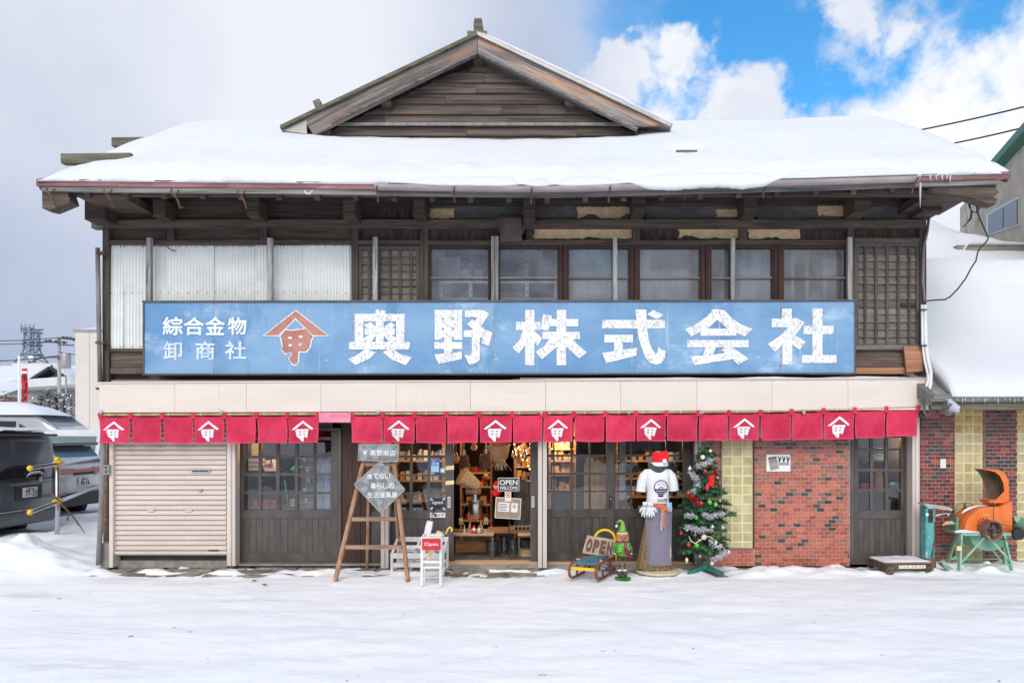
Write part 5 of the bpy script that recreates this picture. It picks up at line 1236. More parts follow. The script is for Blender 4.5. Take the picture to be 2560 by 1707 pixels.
# goods deep in the shop: shelves with jars and boxes, warm bulbs
def goods_shelf(a, b, rows_, y, label, mats, seed, n, short):
    rr = random.Random(seed); t = T('goods_shelf', label, 'shelf', (X((a+b)/2,y), y+.15, fz), 'shelves of goods inside the shop')
    x0, x1 = X(a,y), X(b,y)
    for x in (x0, x1-.03): MB().box(x, x+.03, y, y+.3, fz, 2.0).obj('upright', M['table_wood'], t)
    for r in rows_:
        zz = Z(r, y); MB().box(x0+.03, x1-.03, y, y+.3, zz-.025, zz).obj('shelf_board', M['pale_wood'], t)
        for k in range(n):
            x = lerp(x0+.07, x1-.07, (k+.5)/n) + rr.uniform(-.02,.02); h = rr.uniform(.06,.16); w = rr.uniform(.025,.05); mm = rr.choice(mats)
            if rr.random() < .5: o = MB().lathe([(w,0),(w*1.05,h*.7),(w*.6,h*.85),(w*.6,h)], (x,y+.1,zz), 10).obj('jar', M[mm], None, smooth=.8)
            else: o = MB().box(x-w, x+w, y+.03, y+.2, zz, zz+h).obj('small_box', M[mm], None)
            GOODS.append((o, short, k, rows_.index(r), mm))
GOODS = []
goods_shelf(1372, 1440, (1120, 1150, 1185, 1225), .9, 'wooden shelf of glowing jars behind the first pane column of the middle door', ['warm_goods','pale_wood','bamboo_node'], 3, 5, 'jar shelf behind the middle door')
goods_shelf(1150, 1230, (1180, 1215, 1260, 1300), 2.0, 'shelf of small wooden wares deep behind the scrap figure', ['warm_goods','rattan_dark','pale_wood','red_plastic'], 5, 7, 'far shelf behind the scrap figure')
goods_shelf(1285, 1340, (1130, 1165, 1200, 1240), 1.6, 'shelf of bright wares deep at the right of the doorway', ['warm_goods','bamboo_node','chrome','rattan'], 9, 5, 'far shelf right in the doorway')
goods_shelf(1540, 1720, (1150, 1195, 1240, 1285), 1.3, 'shelf of wares deep behind the mannequin', ['warm_goods','white_enamel','rattan_dark','flashing'], 11, 8, 'shelf behind the mannequin')
goods_shelf(985, 1110, (1150, 1200, 1250, 1300), 1.2, 'shelf of wares deep behind the left sliding door', ['rattan_dark','flashing','warm_goods','white_enamel'], 13, 7, 'shelf behind the left sliding door')
ORD = ('first','second','third','fourth','fifth','sixth','seventh','eighth'); ROW = ('top','second','third','bottom')
CN = {'warm_goods':'amber','pale_wood':'pale wooden','bamboo_node':'tan','rattan_dark':'dark brown','red_plastic':'red','chrome':'shiny','rattan':'straw-coloured','white_enamel':'white','flashing':'grey'}
for o, l, k, r, mm in GOODS:
    o['category'] = 'jar' if o.name.startswith('jar') else 'box'; o['group'] = 'wares on the ' + l
    o['label'] = CN[mm] + ' ' + o['category'] + ', ' + ORD[k] + ' from left, ' + ROW[r] + ' board, ' + l
def bulb(p, q, y, w, label):
    t = T('pendant_bulb', label, 'lamp', P(p,q,y), 'warm bulbs inside the shop'); c = P(p,q,y)
    MB().ball(c, .028, 10, 8, (1,1,1.25)).obj('bulb', M['bulb_glow'], t, smooth=True); MB().tube([c+Vector((0,0,.03)), (c.x,c.y,cz)], .004, 5).obj('flex', M['black_plastic'], t)
    l = bpy.data.lights.new('bulb_light', 'POINT'); l.energy = w; l.color = (1,.62,.30); l.shadow_soft_size = .04; lo = bpy.data.objects.new('bulb_light', l); C.objects.link(lo); lo.parent = t; lo.location = (0,0,-.06)
bulb(1405, 1090, .75, 11, 'warm bulb glowing over the jar shelf behind the middle door')
bulb(1300, 1085, 1.0, 13, 'warm bulb glowing at the top right of the doorway')
bulb(1185, 1080, 1.0, 14, 'warm bulb glowing above the scrap figure')
bulb(1610, 1085, .9, 8, 'warm bulb glowing behind the mannequin')
bulb(1030, 1080, .8, 8, 'warm bulb glowing behind the left sliding door')
bulb(2200, 1085, .5, 9, 'warm bulb glowing behind the single right door')
bulb(700, 1080, .16, 9, 'warm bulb glowing over the window display beside the shutter')
t = T('string_lights', 'string of tiny warm lights strung at the top right of the doorway', 'lights', P(1310,1120,.8)); pts = [P(1285+i*3, 1108+10*math.sin(i*1.1)+i*4, .8) for i in range(14)]
MB().tube(pts, .003, 5).obj('wire', M['black_plastic'], t); q = MB()
for p in pts: q.ball(p+Vector((0,-.01,-.012)), .009, 6, 4)
q.obj('light_points', M['bulb_glow'], t)
# --- display behind the left door
DY = .28
dsp = T('window_shelf', 'wooden shelf unit of kitchen goods behind the left door panes', 'shelf', (X(650,DY), DY, fz))
for t_ in (1184, 1266): MB().rb(600, 700, t_, t_+6, DY, DY+.4).obj('shelf_board', M['table_wood'], dsp)
for p in (600, 694): MB().rb(p, p+6, 1092, 1405, DY, DY+.03).obj('upright', M['table_wood'], dsp)
for k in range(3):
    t = T('lidded_box', ('bottom', 'middle', 'top')[k] + ' white box with a red seam in the stack behind the left door', 'box', P(634,1176-k*11,DY), 'stacked white boxes in the left door')
    MB().rb(621, 650, 1166-k*11, 1175.4-k*11, DY+.02, DY+.2).obj('box_body', M['white_enamel'], t); MB().rb(620, 651, 1164.6-k*11, 1166-k*11, DY+.015, DY+.205).obj('lid', M['red_plastic'], t)
t = T('goods_basket', 'white wire basket of mixed small goods behind the left door', 'basket', P(678,1177,DY)); MB().rb(661, 693, 1170, 1177, DY+.02, DY+.2).obj('basket_side', M['white_enamel'], t)
for a, b, c, d, m in ((664,674,1150,1169,'white_enamel'), (670,682,1158,1169,'red_plastic'), (680,691,1148,1169,'paper'), (663,668,1160,1168,'yellow_plastic')): MB().rb(a, b, c, d, DY+.05, DY+.08).obj('packet', M[m], t)
MB().rb(629, 648, 1108, 1141, DY+.05, DY+.09).obj('yellow_bag', M['yellow_bag'], None, label='yellow plastic bag hanging at the top left of the left door', category='bag')
t = T('green_scoop', 'green plastic scoop beside the drying racks behind the left door', 'scoop', P(738,1178,DY)); MB().lathe([(.0,0),(.035,.01),(.045,.06),(.05,.10),(.045,.10)], P(728,1176,DY), 12, (.9,0,.35)).obj('scoop_bowl', M['green_plastic'], t, smooth=.8); MB().tube([P(748,1170,DY), P(756,1164,DY)], .012, 8).obj('scoop_handle', M['green_plastic'], t, smooth=True)
for p, lb in ((632, 'leftmost pink enamel mug on the low shelf of the left door'), (660, 'middle pink enamel mug on the low shelf of the left door'), (680, 'rightmost pink enamel mug on the low shelf of the left door')):
    t = T('pink_mug', lb, 'mug', P(p,1265,DY), 'pink mugs'); c = Vector((X(p+6,DY+.1), DY+.1, Z(1266,DY))); MB().lathe([(.04,0),(.044,.005),(.046,.085),(.042,.085),(.038,.01)], c, 14).obj('mug_body', M['pink_enamel'], t, smooth=.8)
    MB().tube([c+Vector((-.04,-.01,.07)), c+Vector((-.07,-.01,.06)), c+Vector((-.07,-.01,.03)), c+Vector((-.04,-.01,.02))], .006, 6).obj('mug_handle', M['pink_enamel'], t, smooth=True)
t = T('white_pot', 'white enamel pot on a stand at the bottom of the left door', 'pot', P(738,1270,DY)); c = Vector((X(738,DY+.1), DY+.1, Z(1268,DY))); MB().lathe([(.06,0),(.075,.01),(.078,.1),(.082,.105),(.07,.105)], c, 18).obj('pot_body', M['white_enamel'], t, smooth=.8); MB().rb(705, 770, 1270, 1276, DY, DY+.3).obj('pot_stand', M['table_wood'], t)
MB().box(X(745,DY), X(750,DY), DY+.05, DY+.1, fz, Z(1277,DY)).obj('pot_stand_leg', M['table_wood'], t)
MB().tube([P(712,1200,DY), P(718,1245,DY+.02), P(722,1268,DY+.02)], .008, 6).obj('teal_brush', M['teal_plastic'], None, smooth=True, label='slim teal stick leaning beside the white pot', category='brush')
for a, b, lb, m in ((747,785,'left white wire rack hung with gloves behind the left door','clear_film'), (787,826,'right white wire rack hung with lilac film behind the left door','lilac_film')):
    t = T('wire_rack', lb, 'rack', P((a+b)/2,1275,.14), 'wire racks behind the left door'); yy = .14; rr = 5
    pts = [P(x, y_, yy) for x, y_ in ((a,1275),(a,1150),(a+2,1146),(a+6,1144.5),(b-6,1144.5),(b-2,1146),(b,1150),(b,1275))]
    MB().tube(pts, .006, 6).obj('wire_frame', M['white_enamel'], t, smooth=True)
    for q_ in (1167, 1192, 1256): MB().tube([P(a,q_,yy), P(b,q_,yy)], .004, 6).obj('cross_wire', M['white_enamel'], t)
    MB().tube([P((a+b)/2,1192,yy), P((a+b)/2,1256,yy)], .004, 6).obj('cross_wire', M['white_enamel'], t)
    MB().grid(lambda i, j: (lerp(X(a+3,yy),X(b-3,yy),i), yy+.02+.012*fbm(i*4,j*9,a), lerp(Z(1272,yy),Z(1148,yy),j)), 12, 24).obj('film', M[m], t, smooth=True)
    rr = random.Random(a)
    for k in range(5):
        gx_, gy_ = rr.uniform(a+8,b-8), 1156+k*25; q = MB(); base = P(gx_,gy_,yy+.01)
        for f in range(4):
            an = 1.2+f*.28; q.tube([base, base+Vector((math.cos(an)*.05,0,math.sin(an)*.06))], .005, 5)
        q.obj('glove', M['glove_white'], t)
# hanging coat and cloths in the middle doors
t = T('hanging_coat', 'mustard cloth coat hanging behind the middle door', 'coat', P(1490,1225,.35)); x0, x1 = X(1460,.35), X(1518,.35)
MB().grid(lambda i, j: (lerp(x0+.06*(1-j)*0+.05*ss(.8,1,j),x1-.05*ss(.8,1,j),i), .35-.05*math.sin(PI*i)+.012*math.sin(i*18), lerp(Z(1280,.35),Z(1136,.35),j)), 24, 14).obj('coat_cloth', M['mustard_cloth'], t, smooth=True)
for p, w, lb in ((1548, 16, 'narrow white cloth hanging left of the mannequin behind glass'),):
    x0 = X(p,.5); MB().grid(lambda i, j: (x0+i*w/180, .5+.01*math.sin(i*14), lerp(Z(1250,.5),Z(1090,.5),j)), 16, 3).obj('hanging_cloth', M['curtain'], None, smooth=True, label=lb, category='cloth', group='white cloths behind the middle doors')
# goods behind the single right door
for a, b, tt, u, m, nm, lb in ((2150,2172,1208,1222,'red_plastic','small_box','red box on the ledge behind the single right door'), (2186,2207,1180,1222,'mustard_cloth','jar','amber jar in the middle of the single right door'), (2222,2250,1205,1222,'teal_plastic','tin','teal tin on the ledge behind the single right door'), (2183,2215,1134,1150,'white_enamel','bowl','white bowl high behind the single right door')):
    c = Vector(((X(a,.25)+X(b,.25))/2, .25, Z(u,.25))); w = (X(b,.25)-X(a,.25))/2; h = Z(tt,.25)-Z(u,.25)
    if nm in ('jar','tin','bowl'): MB().lathe([(w*.8,0),(w,h*.1),(w,h*.75),(w*.7,h*.9),(w*.7,h)], c, 14).obj(nm, M[m], None, smooth=.8, label=lb, category=nm)
    else: MB().box(c.x-w, c.x+w, .2, .3, c.z, c.z+h).obj(nm, M[m], None, label=lb, category='box')
MB().rb(2136, 2262, 1222.5, 1226, .12, .45).obj('door_ledge', M['table_wood'], None, label='wooden ledge of goods behind the single right door', category='shelf')
MB().rb(2183, 2216, 1150.5, 1153, .15, .35).obj('door_ledge', M['table_wood'], None, label='short upper ledge under the white bowl behind the single right door', category='shelf')
# --- things stuck on the sliding door
y = -.006
po = MB().rb(1076, 1099, 1147, 1181, -.006, -.004).obj('blue_poster', M['paper_blue'], None, label='blue notice taped inside a pane of the left sliding door', category='poster')
MB().rb(1078, 1097, 1163, 1179, -.0075, -.0065).obj('poster_panel', M['paper_lightblue'], po); MB().rb(1091, 1096, 1156, 1161, -.0075, -.0065).obj('poster_code', M['paper'], po)
q = MB()
for k in range(4): q.rb(1080, 1089-k%2*2, 1150+k*3.2, 1151.2+k*3.2, -.0075, -.0065)
q.obj('text_line', M['paper'], po)
st_ = MB().rb(1101, 1112, 1170, 1181, -.006, -.004).obj('sticker', M['paper_lightblue'], None, label='small pale blue sticker beside the blue notice', category='sticker'); MB().rb(1103, 1110, 1173, 1178, -.0075, -.0065).obj('sticker_mark', M['paper'], st_)
st_ = MB().rb(1099, 1112, 1126, 1137, -.006, -.004).obj('sticker', M['paper'], None, label='small white sticker with a pink mark near the top of the sliding door', category='sticker'); MB().lathe([(.016,0),(.016,.001)], P(1105.5,1131.5,-.0065), 10, (0,-1,0)).obj('sticker_mark', M['ball_pink'], st_)
ob = T('open_chalkboard', 'small black board reading open taped with blue strips to the sliding door', 'sign', P(1094,1272,-.012))
MB().rb(1077, 1112, 1246, 1272, -.014, -.006).obj('board', M['board_black'], ob); text('open', X(1081), X(1108), Z(1262), Z(1253), -.0155, M['print_white'], ob, bold=.005)
for a, b, w in ((1079,1248,.7), (1110,1247,-.7), (1079,1270,-.7), (1110,1271,.7)):
    q = MB().box(-.02,.02,-.001,.001,-.011,.011); q.xf(Matrix.Translation(P(a,b,-.0165)) @ Matrix.Rotation(w,4,'Y')); q.obj('tape', M['paper_lightblue'], ob)
ml = MB().rb(1075, 1113, 1281, 1293, -.006, -.002).obj('door_label', M['paper'], None, label='white strip of Japanese lettering under the small black board', category='label'); text('手動ドア', X(1077), X(1111), Z(1291.5), Z(1282.5), -.0072, M['print_black'], ml, bold=.02)
# poster on the brick wall and blank plate
ps = T('wall_poster', 'white poster with a dark towel and small figures on the brick wall', 'poster', P(1946,1178,BWY)); yb = BWY-.006
MB().rb(1916, 1976, 1136, 1178, yb, yb+.003).obj('sheet', M['paper'], ps); q = MB(); q.sheet([(X(a,yb),Z(b,yb)) for a, b in ((1920,1143),(1941,1140),(1948,1171),(1926,1176))], yb-.001); q.obj('towel_picture', M['flashing'], ps)
q = MB(); q.sheet([(X(a,yb),Z(b,yb)) for a, b in ((1920,1143),(1941,1140),(1942,1146),(1921,1149))], yb-.0015); q.obj('towel_band', M['board_wood'], ps)
for k in range(3):
    q = MB(); o_ = 1944+k*10.5; q.sheet([(X(o_+a,yb),Z(b,yb)) for a, b in ((0,1140),(3,1139),(4,1146),(8,1140),(9,1147),(6,1152),(8,1155),(2,1155),(3,1149))], yb-.001); q.obj('animal_picture', M['board_black'], ps)
q = MB()
for k in range(9): q.rb(1947+k*2.9, 1949+k*2.9, 1156.5, 1160.5, yb-.001, yb-.0005)
q.obj('print_block', M['print_black'], ps); q = MB().rb(1947, 1973, 1161.5, 1163, yb-.001, yb-.0005); q.obj('text_line', M['bamboo'], ps)
# ================================================================ step ladder with zinc signs
AY = -1.02; TY = -.62
la = T('step_ladder', 'old wooden step ladder carrying two zinc signs in front of the shop', 'ladder', (X(930,AY), -.65, 0))
def lp(px, py, y): return P(px, py, y)
top_z = lp(945,1150,TY).z
for bx, tx in ((838,911), (1020,984)):
    MB().bar((X(bx,AY), AY, .005), (X(tx,TY), TY, top_z+.02), .042, .065, (0,1,0)).obj('leg', M['ladder_wood'], la)
for bx, tx in ((918,922), (1000,980)):
    MB().bar((X(bx,-.16), -.16, .0), (X(tx,TY+.05), TY+.05, top_z), .03, .04, (0,1,0)).obj('leg', M['ladder_wood'], la)
def on_leg(py):     # depth on the front plane at a pixel height
    lo_, hi_ = AY, TY
    for _ in range(30):
        m = (lo_+hi_)/2; zz = (m-AY)/(TY-AY)*top_z
        if Z(py, m) > zz: lo_ = m
        else: hi_ = m
    return m
for a, b, c in ((914,981,1160), (881,994,1297), (864,1004,1367)):
    yy = on_leg(c); MB().bar(P(a,c,yy), P(b,c,yy), .055, .045).obj('rung', M['ladder_rung'], la)
z1 = T('zinc_sign', 'rectangular zinc sign with white crest and characters atop the step ladder', 'sign', P(946,1152,TY-.07)); zy = TY-.07
q = MB(); q.prism([(X(a,zy),Z(b,zy)) for a, b in ((897,1110.5),(996,1112),(995,1153),(895.5,1150))], zy, zy+.05); q.obj('sign_sheet', M['zinc'], z1)
for a, b, c, d in ((897,1110.5,996,1112), (996,1112,995,1153), (995,1153,895.5,1150), (895.5,1150,897,1110.5)): MB().bar(P(a,b,zy-.003), P(c,d,zy-.003), .008, .016).obj('folded_edge', M['flashing'], z1)
q = MB()
for pg in NCR: q.sheet([(X(906+(a-785)/310*14, zy), Z(1123+(b-170)/298*14, zy)) for a, b in pg], zy-.004)
q.obj('crest', M['print_white'], z1)
for k, ch in enumerate('奥野商店'): text(ch, X(925.5+k*16.3,zy), X(940+k*16.3,zy), Z(1138.5+k*.5,zy), Z(1124+k*.5,zy), zy-.004, M['print_white'], z1, bold=.02)
dm = T('zinc_diamond_sign', 'square zinc sign hung as a diamond on the ladder with white lettering', 'sign', P(950,1280,-.80)); dy = -.80
cs = ((949.5,1153.5),(1011.5,1223),(952,1280.5),(886.5,1211))
MB().prism([(X(a,dy),Z(b,dy)) for a, b in cs], dy, dy+.012).obj('sign_sheet', M['zinc'], dm)
for (a, b), (c, d) in zip(cs, cs[1:]+cs[:1]): MB().bar(P(a,b,dy-.003), P(c,d,dy-.003), .009, .018).obj('folded_edge', M['flashing'], dm)
for tx, a, b, t_, u_ in (('捨てない',917,977,1183,1197), ('暮らしの',926,986,1207,1221), ('生活道具屋',918,994,1229.5,1243.5)):
    n_ = len(tx); w = (b-a)/n_
    for k, ch in enumerate(tx): text(ch, X(a+k*w+.8,dy), X(a+(k+1)*w-.8,dy), Z(u_,dy), Z(t_,dy), dy-.002, M['print_white'], dm, bold=.018)
# ================================================================ white slatted rack, stool, umbrellas
rk = T('slatted_rack', 'worn white slatted rack standing behind the ladder', 'rack', (X(1045,-.4), -.4, 0)); x0, x1 = X(979,-.55), X(1113,-.55)
for x in (x0, x1-.03):
    MB().bar((x+.015,-.60,.0), (x+.015,-.60,.24), .03, .03).obj('leg', M['worn_white'], rk); MB().bar((x+.015,-.24,.0), (x+.015,-.24,.40), .03, .03).obj('leg', M['worn_white'], rk)
    MB().bar((x+.015,-.60,.24), (x+.015,-.24,.40), .03, .03).obj('side_rail', M['worn_white'], rk); MB().bar((x+.015,-.60,.03), (x+.015,-.24,.03), .03, .03).obj('side_rail', M['worn_white'], rk)
for yy, zz, h in ((-.24,.38,.06), (-.61,.23,.065), (-.24,.24,.05), (-.61,.115,.05), (-.42,.31,.04), (-.24,.10,.05), (-.62,.015,.05)):
    MB().box(x0+.001, x1-.001, yy-.012, yy+.012, zz-h/2, zz+h/2).obj('slat', M['worn_white'], rk)
for p in (1030, 1075): MB().bar((X(p,-.5),-.58,.06), (X(p,-.5)+.05,-.27,.36), .03, .02).obj('divider', M['worn_white'], rk)
so = T('white_stool', 'narrow white wooden stand with a red Open board on its front', 'stand', (X(1080,-1.15), -1.15, 0)); fy, by = -1.30, -1.02; zt = Z(1342,fy)
for p, yy in ((1054,fy), (1101,fy)): MB().bar((X(p,yy),yy,0), (X(p,yy)+.003,yy+.02,zt), .026, .026).obj('leg', M['white_paint'], so)
for p, yy in ((1061,by), (1105,by)): MB().bar((X(p,yy),yy,0), (X(p,yy)-.003,yy-.02,zt), .026, .026).obj('leg', M['white_paint'], so)
for zz, h in ((zt-.012,.03), (Z(1404,fy),.03), (Z(1418,fy),.02)):
    for yy in (fy+.012, by-.012): MB().box(X(1054,fy), X(1101,fy), yy-.01, yy+.01, zz-h/2, zz+h/2).obj('stretcher', M['white_paint'], so)
    for p in (1054, 1101): MB().box(X(p,fy)-.008, X(p,fy)+.008, fy+.024, by-.024, zz-h/2, zz+h/2).obj('stretcher', M['white_paint'], so)
q = MB(); x0, x1, z0, z1_ = X(1062,-1.15), X(1100,-1.15), Z(1443,-1.15)+.02, Z(1414,-1.15)
for k in range(9): q.tube([(lerp(x0,x1,k/8), -1.25, z1_), (lerp(x0,x1,k/8), -1.24, z0), (lerp(x0,x1,k/8), -1.06, z0), (lerp(x0,x1,k/8), -1.05, z1_)], .003, 5)
for zz in (z0, (z0+z1_)/2, z1_):
    for yy in (-1.25, -1.05): q.tube([(x0,yy,zz), (x1,yy,zz)], .003, 5)
q.obj('wire_basket', M['white_paint'], so)
rbd = MB().rb(1055, 1101, 1346, 1374, fy-.028, fy-.014).obj('red_board', M['red_paint'], so); text('Open', X(1061,fy-.03), X(1095,fy-.03), Z(1366,fy-.03), Z(1355,fy-.03), fy-.0295, M['print_white'], rbd, 'lettering', bold=.006)
def umbrella(p0, p1, hk, rad, mat, hmat, label, hook_dir):
    t = T('folded_umbrella', label, 'umbrella', tuple(p0), 'umbrellas in the rack'); p0, p1, hk = Vector(p0), Vector(p1), Vector(hk); d = (p1-p0).normalized(); L = (p1-p0).length; n = 12; q = MB()
    u = d.orthogonal().normalized(); w = d.cross(u); prof = [(0,.006), (.1,.35), (.5,.75), (.85,1.0), (1.0,.85)]
    for s_, r_ in prof:
        for k in range(n): a = 2*PI*k/n; rr = rad*r_*(1+.28*math.cos(a*4)); q.v.append(tuple(p0+d*L*s_+(u*math.cos(a)+w*math.sin(a))*rr))
    for i in range(len(prof)-1):
        for k in range(n): a, b = i*n, (i+1)*n; q.f.append((a+k, a+(k+1)%n, b+(k+1)%n, b+k))
    q.f.append(tuple((len(prof)-1)*n+k for k in range(n))); q.obj('canopy', M[mat], t, smooth=.8)
    e = p1 + d*.05; MB().tube([p1, hk], .005, 6).obj('shaft', M['steel_pipe'], t)
    hd_ = Vector(hook_dir); pts = [hk - d*.02] + [hk + d*.05 + hd_*.028*(1-math.cos(a)) + d*.028*math.sin(a) for a in [PI*i/6 for i in range(8)]]
    MB().tube(pts, .010, 8).obj('handle', M[hmat], t, smooth=True)
umbrella(P(1052,1405,-.48), P(1076,1302,-.45), P(1084,1280,-.45), .045, 'umbrella_clear', 'black_plastic', 'folded clear umbrella with black handle in the white rack', (.9,0,.3))
umbrella(P(1065,1408,-.80), P(1100,1328,-.78), P(1116,1331,-.78), .040, 'umbrella_yellow', 'hook_yellow', 'folded yellow umbrella with curved handle behind the red Open board', (.8,0,-.4))
# ================================================================ sled with OPEN plank
sl = T('wooden_sled', 'small red and blue wooden sled on the snow by the middle doors', 'sled', (.56,-.68,0), local=True, rz=math.radians(-22))
for sx_ in (-.165, .165):
    pts = [(sx_,.30,.25),(sx_,.10,.265),(sx_,-.15,.27),(sx_,-.33,.26),(sx_,-.40,.22),(sx_,-.425,.15),(sx_,-.40,.07),(sx_,-.33,.025),(sx_,-.2,.018),(sx_,.10,.018),(sx_,.28,.02),(sx_,.33,.06)]
    MB().tube(pts, .018, 8).obj('runner', M['sled_red'], sl, smooth=True)
    for yy in (.15, -.15): MB().bar((sx_,yy,.02), (sx_*.97,yy,.26), .022).obj('upright', M['sled_red'], sl)
for k in range(4): MB().box(-.12+k*.062, -.066+k*.062, -.30, .28, .272, .286).obj('seat_slat', M['sled_blue'], sl)
MB().box(-.15, .15, -.31, -.30, .245, .275).obj('front_slat', M['sled_blue'], sl); MB().box(-.15, .15, -.405, -.385, .17, .215).obj('cross_bar', M['yellow_plastic'], sl); MB().box(-.15, .15, .18, .20, .24, .27).obj('cross_bar', M['sled_red'], sl)
for sx_ in (-.15, .15): MB().tube([(sx_+.02*math.cos(k*1.3), -.22+.012*k, .28+.015*math.sin(k*2.1)) for k in range(10)], .005, 5).obj('twine', M['twine'], sl)
q = MB()
for k in range(5): q.tube([(.185,-.30+.05*k,.26), (.187,-.30+.05*k,.26-.05-.015*(k%3))], .003, 5); q.ball((.19,-.30+.05*k,.20-.015*(k%3)), .016, 6, 4)
q.obj('string_stars', M['steel_pipe'], sl)
for ch_ in sl.children:
    for v_ in ch_.data.vertices: v_.co.z *= .76
op = T('open_plank_sign', 'wooden plank with brown letters OPEN leaning on the sled', 'sign', P(1497,1390,-.5)); oy = -.5
cs = ((1469,1339.5),(1538,1350.5),(1532,1394),(1455.5,1382))
q = MB(); q.prism([(X(a,oy),Z(b,oy)) for a, b in cs], oy, oy+.03); q.v = [(x,y+(z-Z(1394,oy))*.25,z) for x,y,z in q.v]; q.obj('plank', M['sign_plank'], op)
def opm(u, v): return (lerp(lerp(cs[3][0],cs[2][0],u), lerp(cs[0][0],cs[1][0],u), v), lerp(lerp(cs[3][1],cs[2][1],u), lerp(cs[0][1],cs[1][1],u), v))
for k, ch in enumerate('OPEN'):
    me = text_mesh(ch, M['letter_brown'], .045, .02); xs_ = [v.co.x for v in me.vertices]; ys_ = [v.co.y for v in me.vertices]; a, b, c, d = min(xs_), max(xs_), min(ys_), max(ys_)
    for v in me.vertices:
        px_, py_ = opm(.06+k*.235+.185*(v.co.x-a)/(b-a), .14+.72*(v.co.y-c)/(d-c)); zz = Z(py_,oy); v.co = Vector((X(px_,oy), oy-.008-v.co.z*.35+(zz-Z(1394,oy))*.25, zz))
    place('letter', me, op)
MB().tube([P(1484,1400,-.40)] + [P(1512-26*math.cos(a), 1350-26*math.sin(a), -.40) for a in [PI*i/14 for i in range(15)]] + [P(1540,1400,-.40)], .016, 8).obj('yellow_hoop', M['yellow_plastic'], None, smooth=True, label='yellow plastic hoop rising behind the OPEN plank', category='hoop')
# ================================================================ garden gnome
gn = T('gnome_figure', 'green metal gnome with a curled hat and red scarf on thin legs', 'figure', (X(1557,-.88), -.88, 0)); gy = -.88; c0 = Vector((X(1557,gy), gy, 0))
q_ = lambda px, py: P(px, py, gy)
MB().lathe([(.0,.0),(.095,.0),(.098,.012),(.07,.022),(.0,.024)], c0, 20).obj('base', M['gnome_dark'], gn, smooth=.6)
for p in (1549, 1562):
    MB().ball(q_(p,1434)+Vector((0,-.02,.005)), .034, 10, 8, (1,1.25,.8)).obj('boot', M['iron_dark'], gn, smooth=True); MB().lathe([(.02,0),(.028,.008),(.02,.02)], q_(p,1427), 10).obj('cuff', M['cream'], gn, smooth=True)
    MB().tube([q_(p,1426), q_(p,1386)], .009, 8).obj('leg', M['rust_iron'], gn, smooth=True)
MB().lathe([(.0,-.105),(.06,-.095),(.10,-.045),(.107,.0),(.09,.06),(.062,.10),(.05,.12)], q_(1556,1369), 20).obj('body', M['gnome_green'], gn, smooth=True)
MB().lathe([(.076,-.035),(.082,0),(.075,.05),(.062,.085),(.05,.09)], q_(1556,1347), 18).obj('face', M['gnome_orange'], gn, smooth=True)
MB().lathe([(.055,0),(.068,.006),(.066,.02),(.05,.024)], q_(1556,1334.5), 18).obj('hat_band', M['cream'], gn, smooth=True)
MB().tube([q_(1556,1335), q_(1556,1325), q_(1557,1313), q_(1556,1305), q_(1551,1300.5), q_(1545,1303), q_(1542,1311)], [.055,.046,.030,.022,.016,.012,.007], 14).obj('hat', M['gnome_green'], gn, smooth=True)
def star(c, r, name, mat, par, th=.008):
    pts = [(c.x+r*(1 if k%2==0 else .45)*math.sin(PI*k/5), c.z+r*(1 if k%2==0 else .45)*math.cos(PI*k/5)) for k in range(10)]
    return MB().prism(pts, c.y-th/2, c.y+th/2).obj(name, M[mat], par)
star(q_(1541,1314)+Vector((0,-.01,0)), .022, 'star', 'cream', gn)
MB().ball(q_(1557,1344)+Vector((0,-.085,0)), .026, 10, 8).obj('nose', M['gnome_nose'], gn, smooth=True)
for p in (1550, 1563): MB().ball(q_(p,1341)+Vector((0,-.074,0)), .008, 8, 6).obj('eye', M['black_plastic'], gn, smooth=True)
MB().lathe([(.070,-.02),(.085,0),(.078,.022),(.06,.028)], q_(1556,1355), 16).obj('scarf', M['gnome_scarf'], gn, smooth=True)
MB().tube([q_(1562,1356)+Vector((0,-.09,0)), q_(1562,1368)+Vector((0,-.112,0)), q_(1566,1380)+Vector((0,-.105,0)), q_(1575,1389)+Vector((0,-.09,0))], [.018,.022,.024,.022], 6).obj('scarf_tail', M['gnome_scarf'], gn)
q = MB()
for k in range(16): q.ball(q_(1563+R.uniform(-3,6),1356+k*2)+Vector((0,-.125+.002*k,0)), .0045, 5, 4)
q.obj('scarf_dots', M['paper'], gn)
for sgn in (-1, 1): MB().tube([q_(1556+sgn*16,1360), q_(1556+sgn*21,1370)+Vector((0,-.04,0)), q_(1556+sgn*21,1380)+Vector((0,-.06,0))], [.022,.018,.012], 8).obj('arm', M['gnome_dark'], gn, smooth=True); MB().ball(q_(1556+sgn*21,1381)+Vector((0,-.06,0)), .012, 8, 6).obj('hand', M['cream'], gn, smooth=True)
q = MB(); c = q_(1548,1371)+Vector((0,-.115,0)); pts = []
for k, w in enumerate((.004,.030,.014,.038,.018,.045)): pts.append((w, .07-k*.018))
MB().prism([(c.x+a,c.z+b) for a, b in pts] + [(c.x-a,c.z+b) for a, b in pts[::-1]], c.y-.01, c.y+.01).obj('tree_motif', M['ball_green'], gn)
MB().tube([q_(1540,1345), q_(1537,1330), q_(1533,1322)], .005, 6).obj('twig', M['twig'], gn)
